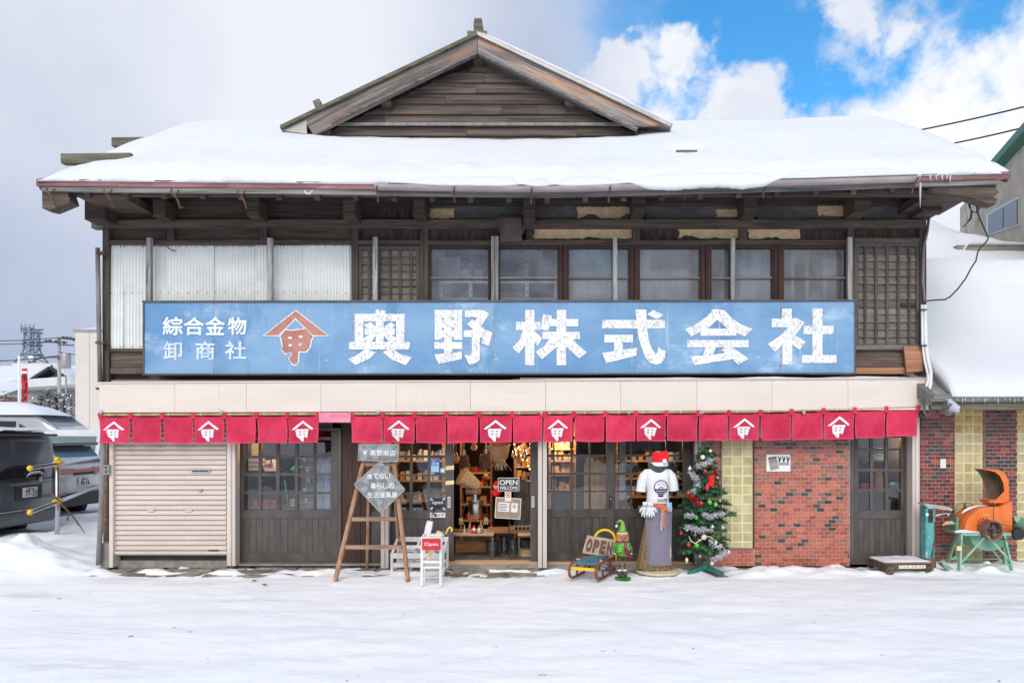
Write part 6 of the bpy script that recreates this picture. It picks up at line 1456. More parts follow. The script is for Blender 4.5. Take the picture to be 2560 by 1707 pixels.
# ================================================================ mannequin
my = -.53; mc = Vector((X(1644,my), my, 0)); ms = S(my)
mn = T('dressed_mannequin', 'mannequin in a white T-shirt, grey apron and red cap before the doors', 'mannequin', tuple(mc))
def loft(secs, n=20, p=2.2):     # sections: (py, cx_px, half width px, half depth m, y offset)
    q = MB()
    for py, cx, hw, hd, dy in secs:
        for k in range(n):
            a = 2*PI*k/n; ca, sa = math.cos(a), math.sin(a)
            q.v.append((X(cx,my) + hw/ms*math.copysign(abs(ca)**(2/p), ca), my+dy+hd*math.copysign(abs(sa)**(2/p), sa), Z(py,my)))
    for i in range(len(secs)-1):
        for k in range(n): a, b = i*n, (i+1)*n; q.f.append((a+k, b+k, b+(k+1)%n, a+(k+1)%n))
    q.f.append(tuple(range(n))); q.f.append(tuple((len(secs)-1)*n+k for k in reversed(range(n)))); return q
MB().lathe([(.0,.03),(.255,.03),(.27,.045),(.268,.058),(.20,.068),(.03,.078),(.0,.078)], mc+Vector((0,0,-.02)), 32).obj('stand_base', M['stand_cream'], mn, smooth=.6)
MB().tube([mc+Vector((0,0,.05)), mc+Vector((0,0,.9))], .016, 8).obj('stand_pole', M['steel_pipe'], mn, smooth=True)
q = MB()      # pleated skirt
n = 64; secs = [(1262,1646,25,.10), (1300,1643,30,.12), (1350,1640,37,.135), (1400,1637,43,.15), (1421,1636.5,45,.155)]
for j, (py, cx, hw, hd) in enumerate(secs):
    for k in range(n):
        a = 2*PI*k/n; f = 1+.05*j/4*math.sin(a*16); q.v.append((X(cx,my)+hw/ms*math.cos(a)*f, my+hd*math.sin(a)*f, Z(py+(2*math.sin(a*8) if j == 4 else 0),my)))
for i in range(4):
    for k in range(n): a, b = i*n, (i+1)*n; q.f.append((a+k, b+k, b+(k+1)%n, a+(k+1)%n))
q.obj('skirt', M['skirt_brown'], mn, smooth=True)
def torso(py):     # half width (px) and half depth of the shirt
    return interp(py, [(1168,14),(1173,26),(1180,32),(1195,31),(1215,28.5),(1235,26.5),(1252,28),(1258,29)]), interp(py, [(1168,.06),(1175,.085),(1195,.125),(1215,.125),(1240,.105),(1258,.11)])
sec = [(py, 1644+interp(py,[(1168,0),(1258,0)]), *torso(py), 0) for py in (1167,1170,1174,1180,1188,1200,1215,1230,1245,1254,1258)]
loft(sec, 28, 2.4).obj('shirt', M['shirt'], mn, smooth=True)
for sgn, pts in ((-1, ((1628,1177,.030),(1617,1181,.050),(1610,1190,.058),(1605,1205,.062),(1603,1219,.060),(1602,1228,.063))), (1, ((1660,1177,.030),(1671,1181,.050),(1678,1190,.058),(1682,1205,.062),(1684,1218,.060),(1685,1226,.063)))):
    MB().tube([P(a,b,my) for a, b, r in pts], [r for _,_,r in pts], 14).obj('sleeve', M['shirt'], mn, smooth=.9)
def chest(px, py):
    hw, hd = torso(py); u = min(.97, abs((px-1644)/hw)); return my - hd*(1-u**2.4)**(1/2.4) - .004
def on_chest(polys, name, mat, off=0.0):
    bm = bmesh.new()
    for pg in polys:
        try: bm.faces.new([bm.verts.new((a, b, 0)) for a, b in pg])
        except ValueError: pass
    bmesh.ops.triangulate(bm, faces=bm.faces[:]); finer(bm, 2)
    for v in bm.verts: px_, py_ = v.co.x, v.co.y; v.co = Vector((X(px_,my), chest(px_,py_)-off, Z(py_,my)))
    me = bpy.data.meshes.new(name); bm.to_mesh(me); bm.free(); me.materials.append(M[mat]); return place(name, me, mn)
def ring(cx, cy, r, w, a0=0, a1=360, n=24):
    out = []
    for k in range(n):
        a, b = math.radians(lerp(a0,a1,k/n)), math.radians(lerp(a0,a1,(k+1)/n)); out.append([(cx+r*math.cos(a),cy-r*math.sin(a)), (cx+r*math.cos(b),cy-r*math.sin(b)), (cx+(r-w)*math.cos(b),cy-(r-w)*math.sin(b)), (cx+(r-w)*math.cos(a),cy-(r-w)*math.sin(a))])
    return out
cx, cy = 1649, 1216
pr = ring(cx, cy, 18, 2.0, -40, 220) + ring(cx, cy+4, 5.5, 1.6, 0, 180, 12)
for a in (40, 65, 90, 115, 140): a = math.radians(a); d = (math.cos(a), -math.sin(a)); pr.append([(cx+d[0]*8-d[1]*.6,cy+d[1]*8+d[0]*.6),(cx+d[0]*12-d[1]*.6,cy+d[1]*12+d[0]*.6),(cx+d[0]*12+d[1]*.6,cy+d[1]*12-d[0]*.6),(cx+d[0]*8+d[1]*.6,cy+d[1]*8-d[0]*.6)])
pr += [rc(cx-16,cy+4,cx+16,cy+8), rc(cx-13,cy+10,cx+13,cy+13.5), rc(cx-9,cy+15,cx+9,cy+18), rc(cx-7,cy+19,cx+6,cy+24)]
on_chest(pr, 'shirt_print', 'print_navy')
me = text_mesh('OTATE!', M['print_navy'], .03); xs_ = [v.co.x for v in me.vertices]; ys_ = [v.co.y for v in me.vertices]; a, b, c, d = min(xs_), max(xs_), min(ys_), max(ys_)
for v in me.vertices:
    u = (v.co.x-a)/(b-a); px_ = 1640+25*u; py_ = 1252.5-2.6*math.sin(PI*u)*0-7.5*(v.co.y-c)/(d-c)-1.5*(u-.5); v.co = Vector((X(px_,my), chest(px_,py_)-.001, Z(py_,my)))
place('shirt_print', me, mn)
# apron
def apron_pt(u, v):
    px_ = lerp(lerp(1611,1613,v), lerp(1678,1674,v), u); py_ = lerp(1262,1403,v); w = abs(u-.5)*2
    return Vector((X(px_,my), my-.125-.04*v-.0*w+.05*w**3+.006*math.sin(u*14+v*3), Z(py_,my)))
MB().grid(lambda i, j: apron_pt(i, 1-j), 26, 24).obj('apron', M['apron'], mn, smooth=True)
q = MB()
for k in range(60): u = (k+.5)/60; p0 = apron_pt(u, 1); q.bar(p0, p0+Vector((R.uniform(-.003,.003),-.002,-.028)), .005, .004)
q.obj('fringe', M['apron'], mn)
loft([(1256,1644,29.6,.122,-.004), (1266,1644,29.8,.128,-.004)], 28, 2.4).obj('waist_tape', M['apron_tape'], mn, smooth=.9)
for pts, m in (([(1655,1266),(1651,1272),(1647,1268),(1651,1262),(1657,1265)], 'apron_tape'), ([(1655,1266),(1662,1270),(1667,1274),(1663,1265),(1656,1264)], 'apron_tape'), ([(1655,1266),(1654,1285),(1653,1305),(1655,1316)], 'apron_tape'), ([(1652,1268),(1649,1290),(1648,1310),(1648,1323)], 'flashing')):
    q = MB(); o = 0
    for a, b in zip(pts, pts[1:]): q.bar(Vector((X(a[0],my),my-.150-.04*(max(a[1],1266)-1262)/141,Z(a[1],my))), Vector((X(b[0],my),my-.152-.04*(max(b[1],1266)-1262)/141,Z(b[1],my))), .026, .004, (0,1,0))
    q.obj('ribbon', M[m], mn)
q = MB(); q.add([apron_pt(.93,.72)+Vector((0,-.004,0)), apron_pt(.985,.72)+Vector((0,-.004,0)), apron_pt(.985,.90)+Vector((0,-.004,0)), apron_pt(.93,.90)+Vector((0,-.004,0))], [(0,3,2,1)]); q.obj('apron_patch', M['apron_patch'], mn)
# scarf, head, cap
MB().lathe([(.07,-.07),(.098,-.06),(.108,-.03),(.098,.0),(.104,.02),(.096,.05),(.075,.06)], P(1644,1170,my)+Vector((0,0,.01)), 22).obj('neck_warmer', M['scarf_dark'], mn, smooth=True)
MB().lathe([(.07,-.04),(.078,0),(.080,.08),(.07,.13),(.03,.17),(.0,.175)], P(1645,1162,my), 18).obj('head_form', M['skin_wood'], mn, smooth=True)
MB().lathe([(.080,-.05),(.092,-.02),(.094,.03),(.085,.08),(.06,.11)], P(1642,1162,my)+Vector((-.012,.04,0)), 18).obj('hood', M['hood_grey'], mn, smooth=True)
MB().lathe([(.100,-.025),(.108,-.01),(.106,.02),(.098,.026)], P(1648,1160,my)+Vector((0,-.01,0)), 20).obj('cap_trim', M['fluff_white'], mn, smooth=True)
MB().lathe([(.100,.0),(.102,.04),(.100,.09),(.088,.125),(.05,.145),(.0,.148)], P(1648,1158,my)+Vector((0,-.008,0)), 20, (.08,0,1)).obj('red_cap', M['felt_red'], mn, smooth=True)
MB().tube([P(1660,1134,my)+Vector((0,-.02,0)), P(1664,1140,my)+Vector((0,-.07,0)), P(1658,1150,my)+Vector((0,-.105,0))], [.05,.035,.018], 10).obj('cap_tip', M['felt_red'], mn, smooth=True)
MB().ball(P(1657.5,1152,my)+Vector((0,-.125,0)), .030, 10, 8).obj('pompom', M['fluff_white'], mn, smooth=True)
MB().tube([P(1628,1131,my), P(1644,1129,my), P(1660,1127,my)], .003, 5).obj('twig', M['twig'], mn)
# gloves and towel tucked in the waist
def glove(px0, py0, sgn, yy, label):
    t = T('work_glove', label, 'glove', P(px0,py0,yy), 'white gloves tucked in the apron'); c = P(px0,py0,yy); k = 1/ms
    MB().lathe([(.036,0),(.04,-.03),(.038,-.05)], c, 12).obj('cuff', M['glove_white'], t, smooth=True)
    MB().ball(c+Vector((0,0,-.09)), .05, 12, 8, (1.0,.45,1.05)).obj('palm', M['glove_white'], t, smooth=True)
    for f, L in ((-1.5,.062), (-.5,.075), (.5,.078), (1.5,.066)):
        b = c+Vector((f*.021,0,-.115)); MB().tube([b, b+Vector((f*.007,-.006,-L*.55)), b+Vector((f*.010,-.002,-L))], [.0135,.0125,.010], 8).obj('finger', M['glove_white'], t, smooth=True)
    MB().tube([c+Vector((sgn*.04,0,-.075)), c+Vector((sgn*.064,-.01,-.10)), c+Vector((sgn*.07,-.01,-.13))], [.016,.014,.011], 8).obj('thumb', M['glove_white'], t, smooth=True)
glove(1626, 1254, 1, my-.165, 'white work glove hanging in front at the waist of the mannequin')
glove(1614, 1254, -1, my-.09, 'white work glove half hidden behind the other at the waist')
MB().grid(lambda i, j: (lerp(X(1662,my),X(1676,my),i), my-.135+.04*i+.008*math.sin(i*9), lerp(Z(1276,my),Z(1254,my),j)), 8, 4).obj('pale_towel', M['paper_lightblue'], None, smooth=True, label='pale blue towel tucked in the right of the apron waist', category='towel')
# ================================================================ christmas tree
ty = -.53; tx = X(1762,ty); TB = .09
ct = T('christmas_tree', 'decorated artificial fir tree beside the glass block panel', 'tree', (tx,ty,0))
MB().tube([(tx,ty,.06), (tx,ty,.8), (tx+.01,ty,1.60)], [.022,.018,.008], 8).obj('trunk', M['fir_trunk'], ct, smooth=True)
sd_ = T('tree_stand', 'green plastic three-legged stand holding the fir tree', 'stand', (tx,ty,0))
MB().lathe([(.035,.05),(.038,.06),(.034,.16),(.03,.16)], (tx-.0,ty,0), 10).obj('socket', M['stand_green'], sd_, smooth=.7)
for an in (200, 330, 85):
    a = math.radians(an); d = Vector((math.cos(a), math.sin(a)*.9, 0)); q = MB(); b = Vector((tx,ty,0)); pr_ = Vector((-d.y,d.x,0))*.012
    q.add([b+d*.02+pr_+Vector((0,0,.11)), b+d*.23+pr_+Vector((0,0,.035)), b+d*.25+pr_, b+d*.21+pr_, b+d*.02+pr_+Vector((0,0,.045)), b+d*.02-pr_+Vector((0,0,.11)), b+d*.23-pr_+Vector((0,0,.035)), b+d*.25-pr_, b+d*.21-pr_, b+d*.02-pr_+Vector((0,0,.045))],
          [(0,1,2,3,4),(9,8,7,6,5),(0,5,6,1),(1,6,7,2),(2,7,8,3),(3,8,9,4),(4,9,5,0)]); q.obj('foot', M['stand_green'], sd_)
nee = [MB(), MB()]; rt = random.Random(4)
def needle_branch(p0, p1, dens, ln, mb):
    p0, p1 = Vector(p0), Vector(p1); L = (p1-p0).length; d = (p1-p0)/L; n_ = int(L*dens); u = d.orthogonal().normalized(); w = d.cross(u)
    for k in range(n_):
        s_ = (k+rt.random())/n_; a = rt.uniform(0,2*PI); o = u*math.cos(a)+w*math.sin(a); b = p0+d*L*s_; e = b+(o*.85+d*.55)*ln*rt.uniform(.7,1.15); sd2 = d.cross(o).normalized()*.0052
        i = len(mb.v); mb.v += [tuple(b-sd2), tuple(b+sd2), tuple(e)]; mb.f.append((i,i+1,i+2))
def tree_r(z):       # ragged silhouette radius
    return interp(z, [(.28,.27),(.40,.32),(.60,.27),(.75,.33),(.95,.27),(1.05,.25),(1.2,.17),(1.35,.15),(1.5,.09),(1.60,.03)])
tips = []; zz = .30; k = 0
while zz < 1.56:
    r = tree_r(zz); nbr = max(5, int(11-5*(zz-.3)))
    for j in range(nbr):
        a = 2*PI*(j+rt.uniform(-.3,.3))/nbr + k*.9; rr = r*rt.uniform(.80,1.25); dr = rt.uniform(-.10,.02) if zz < 1.2 else rt.uniform(-.03,.06)
        p0 = Vector((tx,ty,zz)); p1 = p0+Vector((math.cos(a)*rr, math.sin(a)*rr*.85, dr)); tips.append((p1, a, zz)); mb = nee[rt.random() < .35]
        needle_branch(p0, p1, 520, .048, mb)
        for s_ in (.35, .55, .75):
            for sg2 in (-1, 1):
                b = p0.lerp(p1, s_); e = b+Vector((math.cos(a+sg2*.75)*rr*.42*(1.1-s_), math.sin(a+sg2*.75)*rr*.42*(1.1-s_), rt.uniform(-.02,.03))); needle_branch(b, e, 420, .042, mb)
    zz += .085 if zz < 1.1 else .065; k += 1
needle_branch((tx+.01,ty,1.5), (tx+.01,ty,1.63), 420, .035, nee[1])
nee[0].obj('foliage', M['fir'], ct, kind='stuff'); nee[1].obj('foliage_tips', M['fir_light'], ct, kind='stuff')
def garland(pts, mat, label, r=.052, dens=330):
    mb = MB(); rg = random.Random(len(label))
    for a, b in zip(pts, pts[1:]):
        a, b = Vector(a), Vector(b); L = (b-a).length; n_ = int(L*dens*3.2)
        for _ in range(n_):
            s_ = rg.random()
            if noise.noise(a.lerp(b, s_)*16) < -.12: continue
            v = Vector((rg.gauss(0,1),rg.gauss(0,1),rg.gauss(0,1))).normalized(); c = a.lerp(b,s_); e = c+v*r*rg.uniform(.6,1.1); o = v.orthogonal().normalized()*.0032; i = len(mb.v)
            mb.v += [tuple(c-o), tuple(c+o), tuple(e+o), tuple(e-o)]; mb.f.append((i,i+1,i+2,i+3))
    mb.obj('tinsel_garland', M[mat], None, label=label, category='garland', group='tinsel on the fir tree')
def tp(px, py, dy): return P(px, py, ty+dy)
garland([tp(1785,1148,-.12), tp(1760,1160,-.17), tp(1735,1168,-.17), tp(1728,1180,-.15)], 'tinsel', 'silver tinsel looped across the upper third of the fir tree')
garland([tp(1728,1182,-.16), tp(1740,1195,-.2), tp(1755,1200,-.2), tp(1738,1215,-.22), tp(1732,1228,-.22)], 'tinsel', 'silver tinsel winding down the left of the fir tree')
garland([tp(1715,1290,-.27), tp(1745,1283,-.3), tp(1775,1290,-.28), tp(1800,1285,-.24), tp(1818,1280,-.15)], 'tinsel', 'silver tinsel around the middle of the fir tree')
garland([tp(1702,1310,-.24), tp(1720,1318,-.3), tp(1745,1325,-.32), tp(1770,1322,-.3), tp(1778,1325,-.3)], 'tinsel', 'silver tinsel spreading left on the lower fir tree')
garland([tp(1776,1352,-.28), tp(1786,1362,-.28), tp(1808,1370,-.24), tp(1818,1378,-.2), tp(1795,1392,-.26), tp(1778,1400,-.27)], 'tinsel', 'silver tinsel hanging at the lower right of the fir tree')
garland([tp(1768,1180,-.2), tp(1785,1170,-.18), tp(1792,1190,-.18)], 'tinsel_red', 'red tinsel on the upper right of the fir tree', .035)
garland([tp(1722,1240,-.26), tp(1738,1250,-.28), tp(1745,1262,-.28)], 'tinsel_red', 'red tinsel tuft on the left of the fir tree', .04)
baubles = [(1757,1143,'ball_pearl',6,'large pearl bauble near the top of the fir tree'), (1776,1127,'ball_pearl',4,'small pearl bauble highest on the fir tree'), (1725,1171,'ball_silver',6,'silver disc bauble at the upper left edge of the fir tree'),
 (1763,1178,'ball_red',5,'red bauble beside the red tinsel high on the fir tree'), (1792,1192,'ball_silver',5,'silver bauble at the upper right edge of the fir tree'), (1721,1233,'ball_red',6,'red bauble at the left edge above the red tuft'),
 (1743,1257,'ball_red',6,'larger of two red baubles below the red tuft'), (1753,1258,'ball_red',5,'smaller red bauble right of the pair below the red tuft'), (1774,1255,'ball_green',6.5,'left green bauble of the middle pair'), (1789,1261,'ball_green',6,'right green bauble of the middle pair'),
 (1800,1251,'ball_pink',4,'pink bauble right of the green pair'), (1741,1294,'ball_green',5,'half hidden green bauble in the middle tinsel'), (1703,1333,'ball_red',5,'red bauble hanging at the far left of the lower branches'), (1738,1336,'ball_pink',4,'upper pink bauble in the lower fir branches'),
 (1781,1316,'ball_silver',5,'grey silver bauble right of the lower tinsel'), (1806,1318,'ball_silver',6.5,'large silver bauble at the right edge of the lower branches'), (1760,1342,'ball_pearl',7,'large pearl bauble in the lower centre of the fir tree'), (1722,1361,'ball_red',6,'red bauble left of the lowest green one'),
 (1742,1362,'ball_green',6.5,'lowest green bauble on the fir tree'), (1790,1355,'ball_pearl',5,'pearl drop at the lower right of the fir tree'), (1750,1390,'ball_pink',4,'lowest pink bauble on the fir tree'), (1717,1399,'ball_pearl',5.5,'pearl drop at the bottom left of the fir tree'),
 (1821,1379,'ball_silver',6,'silver bauble at the lowest right edge of the fir tree'), (1780,1407,'ball_silver',6,'silver bauble under the lowest right branch of the fir tree'), (1748,1350,'ball_pink',3.5,'tiny pink bauble left of the large pearl one')]
for px_, py_, m, r_, lb in baubles:
    rr = tree_r(Z(py_,ty)); dx = X(px_,ty)-tx; dy = -math.sqrt(max(.002, (rr*.9)**2-dx*dx))*.9-.03; yy = ty+dy; c = P(px_,py_,yy); r = r_/S(yy); t = T('bauble', lb, 'bauble', tuple(c), 'baubles on the fir tree')
    drop = 'drop' in lb
    (MB().lathe([(.0,-r*1.7),(r*.6,-r*.6),(r*.8,0),(r*.5,r*.7),(.0,r)], c, 12) if drop else MB().ball(c, r, 14, 10)).obj('globe', M[m], t, smooth=True)
    MB().lathe([(r*.25,r*.95),(r*.25,r*1.2),(r*.1,r*1.25)], c, 8).obj('cap', M['bamboo_node'], t)
bt = T('red_boot_ornament', 'shiny red boot ornament on the upper right of the fir tree', 'ornament', tuple(tp(1778,1207,-.2))); c = tp(1779,1200,-.22)
MB().lathe([(.03,-.05),(.034,0),(.036,.045),(.040,.06),(.034,.06)], c, 12).obj('boot_leg', M['felt_red'], bt, smooth=.8); MB().ball(c+Vector((-.025,-.01,-.05)), .034, 10, 6, (1.3,1,.7)).obj('boot_toe', M['felt_red'], bt, smooth=True)
MB().lathe([(.0,-.06),(.02,-.03),(.024,.0),(.01,.035),(.0,.04)], tp(1768,1217,-.24), 10).obj('pepper_ornament', M['ball_red'], None, smooth=True, label='orange red pepper ornament below the red boot', category='ornament')
MB().tube([tp(1722,1340,-.28), tp(1728,1352,-.32), tp(1738,1358,-.34), tp(1750,1350,-.34), tp(1765,1340,-.33), tp(1778,1342,-.3), tp(1786,1350,-.28)], .005, 5).obj('bead_string', M['cream'], None, smooth=True, label='string of cream beads across the lower fir tree', category='garland')
# ================================================================ platform scale
ps_ = T('platform_scale', 'old iron platform scale on small wheels with a teal column, snow on its plate', 'scale', (4.42,-.42,0), local=True, rz=math.radians(3))
MB().box(-.30,.30,-.20,.20,.055,.135).obj('bed', M['iron_dark'], ps_); MB().box(-.315,.315,-.215,.215,.135,.150).obj('platform', M['rust_wood'], ps_)
for sx_ in (-1,1):
    for sy_ in (-1,1):
        w = MB().lathe([(.0,-.014),(.045,-.014),(.052,-.010),(.052,.010),(.045,.014),(.0,.014)], (sx_*.25,sy_*.235,.052), 14, (0,1,0)).obj('wheel', M['rust_iron'], ps_, smooth=.6); MB().lathe([(.014,-.02),(.014,.02)], (sx_*.25,sy_*.235,.052), 8, (0,1,0)).obj('hub', M['iron_dark'], w)
lp_ = MB().box(-.12,.22,-.206,-.2005,.075,.115).obj('name_plate', M['paper_cream'], ps_); q = MB()
for k in range(9): q.bar((-.095+k*.033,-.2072,.083), (-.085+k*.033+(.012 if k%3 else -.008),-.2072,.107), .006, .001, (0,1,0))
q.obj('worn_letters', M['rust_wood'], lp_)
MB().box(.31,.42,-.09,.09,.06,.17).obj('column_foot', M['rust_wood'], ps_); MB().box(.305,.42,-.055,.055,.17,.80).obj('column', M['teal_paint'], ps_)
MB().box(.34,.40,-.058,-.0555,.62,.78).obj('column_slot', M['black_iron'], ps_)
q = MB(); q.prism([(.27,.865),(.33,.80),(.45,.795),(.64,.765),(.645,.79),(.60,.815)], -.07, .07); q.obj('beam_cover', M['teal_grey'], ps_)
MB().tube([(.40,-.06,.70),(.47,-.07,.715),(.56,-.07,.735),(.60,-.07,.73)], .010, 8).obj('beam', M['steel_pipe'], ps_, smooth=True); MB().ball((.585,-.075,.72), .022, 8, 6).obj('poise', M['steel_pipe'], ps_, smooth=True)
MB().tube([(.42,-.06,.62),(.425,-.062,.45),(.40,-.062,.30),(.38,-.062,.18)], .006, 6).obj('rod', M['iron_dark'], ps_, smooth=True); MB().lathe([(.02,0),(.02,.003)], (.325,-.0565,.72), 10, (0,-1,0)).obj('seal', M['paper'], ps_)
q = MB(); q.grid(lambda i, j: (lerp(-.30,.30,i), lerp(-.20,.20,j), .151+.022*math.sqrt(max(0,min(1,i*8,(1-i)*8,j*7,(1-j)*7)))*(1+.4*fbm(i*4,j*4,2))), 24, 16)
pq = q.obj('plate_snow', M['snow'], None, smooth=True, label='thin snow lying on the plate of the iron scale', category='snow', kind='stuff'); pq.location = (4.42,-.42,0); pq.rotation_euler = (0,0,math.radians(3))
# ================================================================ feed cutter
fy_ = -.42
fc = T('feed_cutter', 'old orange feed cutter with a curved spout on a green iron frame', 'machine', (X(2455,fy_), fy_, .08)); Q = lambda px, py, y=fy_: P(px, py, y)
dd = .16      # half depth of the drum
def prism_px(pts, y0, y1): return MB().prism([(X(a,fy_),Z(b,fy_)) for a, b in pts], y0, y1)
arc = [(2456-64*math.cos(a), 1326-62*math.sin(a)) for a in [PI*.5*i/10 for i in range(11)]]
drum = prism_px([(2392,1326)] + arc + [(2482,1263),(2484,1326)], fy_-dd, fy_+dd).obj('drum_hood', M['orange_machine'], fc)
prism_px([(2484.5,1262),(2512,1250),(2512,1326),(2484.5,1326)], fy_-dd*.9, fy_+dd*.9).obj('chute_base', M['orange_machine'], fc)
MB().tube([Q(2484,1262,fy_-dd-.002), Q(2484,1326,fy_-dd-.002)], .004, 6).obj('seam', M['rust_iron'], drum)
q = MB()
for k in range(9):
    a = math.radians(40+k*28); q.lathe([(.009,0),(.009,.003)], Q(2460+18*math.cos(a)*.9, 1312-16*math.sin(a), fy_-dd-.001), 8, (0,-1,0))
q.obj('air_hole', M['black_iron'], drum)
q = MB()
for k in range(6): q.rb(2458+k*2.6, 2460+k*2.6, 1285, 1288.5, fy_-dd-.004, fy_-dd-.002)
q.obj('worn_letters', M['yellow_plastic'], drum)
# spout: half-open curved trough
cl = [(2494,1252,.0), (2495,1235,.0), (2496,1215,-.0), (2492,1195,-.01), (2480,1180,-.03), (2462,1174,-.05), (2448,1172,-.06)]
outer = [(2512,1252),(2512,1220),(2510,1198),(2500,1180),(2486,1173),(2466,1172),(2447,1172)]
inner = [(2474,1252),(2477,1238),(2474,1222),(2468,1205),(2462,1190),(2455,1180),(2447,1174)]
q = MB(); h = .085
for (a, b) in outer: q.v += [(X(a,fy_),fy_-h,Z(b,fy_)), (X(a,fy_),fy_+h,Z(b,fy_))]
for k in range(len(outer)-1): q.f.append((2*k, 2*k+2, 2*k+3, 2*k+1))
q.obj('spout_back', M['orange_machine'], fc, smooth=True)
q = MB()
for yy in (fy_-h, fy_+h):
    o = len(q.v)
    for k, (a, b) in enumerate(outer):
        f = .0 if yy > fy_ else 1.0
        ia, ib = inner[k]; w = .34 if yy < fy_ else 1.0
        if k == 0: w = 1.0
        q.v += [(X(a,fy_),yy,Z(b,fy_)), (X(lerp(a,ia,w),fy_),yy,Z(lerp(b,ib,w),fy_))]
    for k in range(len(outer)-1): q.f.append((o+2*k, o+2*k+1, o+2*k+3, o+2*k+2))
q.obj('spout_side', M['orange_machine'], fc)
q = MB()
for (a, b) in outer: q.v += [(X(a-1.2,fy_),fy_-h+.004,Z(b+1.2,fy_)), (X(a-1.2,fy_),fy_+h-.004,Z(b+1.2,fy_))]
for k in range(len(outer)-1): q.f.append((2*k+1, 2*k+3, 2*k+2, 2*k))
q.obj('spout_lining', M['spout_inside'], fc, smooth=True)
q = MB()
for k, (a, b) in enumerate(outer): ia, ib = inner[k]; q.v += [(X(a-1,fy_),fy_+h-.006,Z(b+1,fy_)), (X(ia,fy_),fy_+h-.006,Z(ib,fy_))]
for k in range(len(outer)-1): q.f.append((2*k, 2*k+1, 2*k+3, 2*k+2))
q.obj('spout_lining', M['spout_inside'], fc)
MB().rb(2473, 2513, 1250, 1257, fy_-h-.02, fy_+h).obj('spout_collar', M['orange_machine'], fc); MB().tube([Q(2472,1259,fy_-.11), Q(2482,1258,fy_-.13), Q(2490,1260,fy_-.12)], .012, 8).obj('clamp', M['rust_iron'], fc, smooth=True)
prism_px([(2382,1326),(2525,1326),(2525,1333),(2386,1333)], fy_-dd-.05, fy_+dd+.05).obj('table', M['green_machine'], fc)
prism_px([(2460+48*math.cos(a), 1334+39*math.sin(a)) for a in [PI*i/16 for i in range(17)]], fy_-dd*.7, fy_+dd*.7).obj('lower_drum', M['green_machine'], fc)
zg = .06
for (a, b, y0), (c, y1) in (((2402,1333,fy_-dd-.02),(2398,fy_-dd-.08)), ((2508,1333,fy_-dd-.02),(2529,fy_-dd-.08)), ((2392,1333,fy_+dd),(2368,fy_+dd+.04)), ((2504,1333,fy_+dd),(2512,fy_+dd+.04))):
    MB().bar(P(a,b,y0), (X(c,y1), y1, zg), .055, .02, (1,0,0)).obj('leg', M['green_machine'], fc)
for a, b, c, d, yy in ((2466,1338,2404,1405,fy_-dd-.07), (2470,1340,2528,1405,fy_-dd-.07), (2478,1370,2502,1400,fy_+dd), (2390,1390,2372,1400,fy_+dd), (2392,1392,2376,1398,fy_)): MB().bar(P(a,b,yy), P(c,d,yy), .022, .008, (0,1,0)).obj('brace', M['green_machine'], fc)
MB().bar(P(2374,1398,fy_+dd), P(2500,1396,fy_+dd), .03, .012).obj('base_rail', M['green_machine'], fc); MB().bar(P(2404,1410,fy_-dd-.07), P(2526,1410,fy_-dd-.07), .03, .012).obj('base_rail', M['green_machine'], fc)
MB().rb(2393, 2404, 1365, 1376, fy_-dd-.08, fy_-dd-.05).obj('bracket', M['block_joint'], fc)
# pulleys, belt, motor
c = Q(2468,1323,fy_-dd-.015); MB().lathe([(.0,.05),(.085,.05),(.11,.0),(.122,.0),(.122,.12),(.108,.12),(.10,.03),(.0,.03)], c, 24, (.12,-1,0)).obj('flywheel', M['rust_wood'], fc, smooth=.6)
MB().lathe([(.02,.03),(.02,.125),(.0,.125)], c, 10, (.12,-1,0)).obj('axle', M['iron_dark'], fc, smooth=.7); q = MB()
for k in range(5): a = 2*PI*k/5; q.bar(c+Vector((.008,-.07,0)), c+Vector((.1*math.cos(a)+.008,-.07,.1*math.sin(a))), .022, .012, (0,1,0))
q.obj('spoke', M['iron_dark'], fc)
c2 = Q(2541,1333,fy_-dd-.03); MB().lathe([(.0,.0),(.07,.0),(.076,.01),(.070,.03),(.076,.05),(.07,.06),(.0,.06)], c2, 20, (0,-1,0)).obj('motor_pulley', M['black_iron'], fc, smooth=.6)
for s_ in (1, -1): MB().bar(c+Vector((0,-.05,s_*.112)), c2+Vector((0,-.035,s_*.07)), .03, .005, (0,0,1)).obj('belt', M['rubber'], fc)
MB().lathe([(.08,0),(.095,.02),(.095,.20),(.08,.22),(.0,.22)], Q(2535,1310,fy_+.05), 18, (.25,-1,0)).obj('motor', M['green_dark_machine'], fc, smooth=.7); q = prism_px([(2522,1288),(2534,1288),(2548,1308),(2553,1330),(2546,1330),(2538,1312),(2526,1300)], fy_-.10, fy_-.02); q.obj('belt_guard', M['green_machine'], fc)
MB().tube([Q(2390,1320,fy_+.10), Q(2390,1270,fy_+.10), Q(2395,1258,fy_+.10), Q(2412,1256,fy_+.10), Q(2428,1258,fy_+.10), Q(2433,1264,fy_+.10)], .008, 6).obj('feed_handle', M['green_dark_machine'], fc, smooth=True)
MB().tube([Q(2412,1258,fy_+.10), Q(2412,1272,fy_+.10)], .016, 8).obj('handle_grip', M['rust_iron'], fc, smooth=True)
MB().tube([Q(2356,1312,fy_-.06), Q(2366,1307,fy_-.06), Q(2378,1306,fy_-.05), Q(2388,1309,fy_-.04)], [.012,.02,.024,.012], 8).obj('feed_lever', M['apron_patch'], fc, smooth=True)
prism_px([(2385,1290),(2392,1292),(2392,1325),(2384,1325)], fy_-.05, fy_+.12).obj('feed_roller', M['green_dark_machine'], fc)
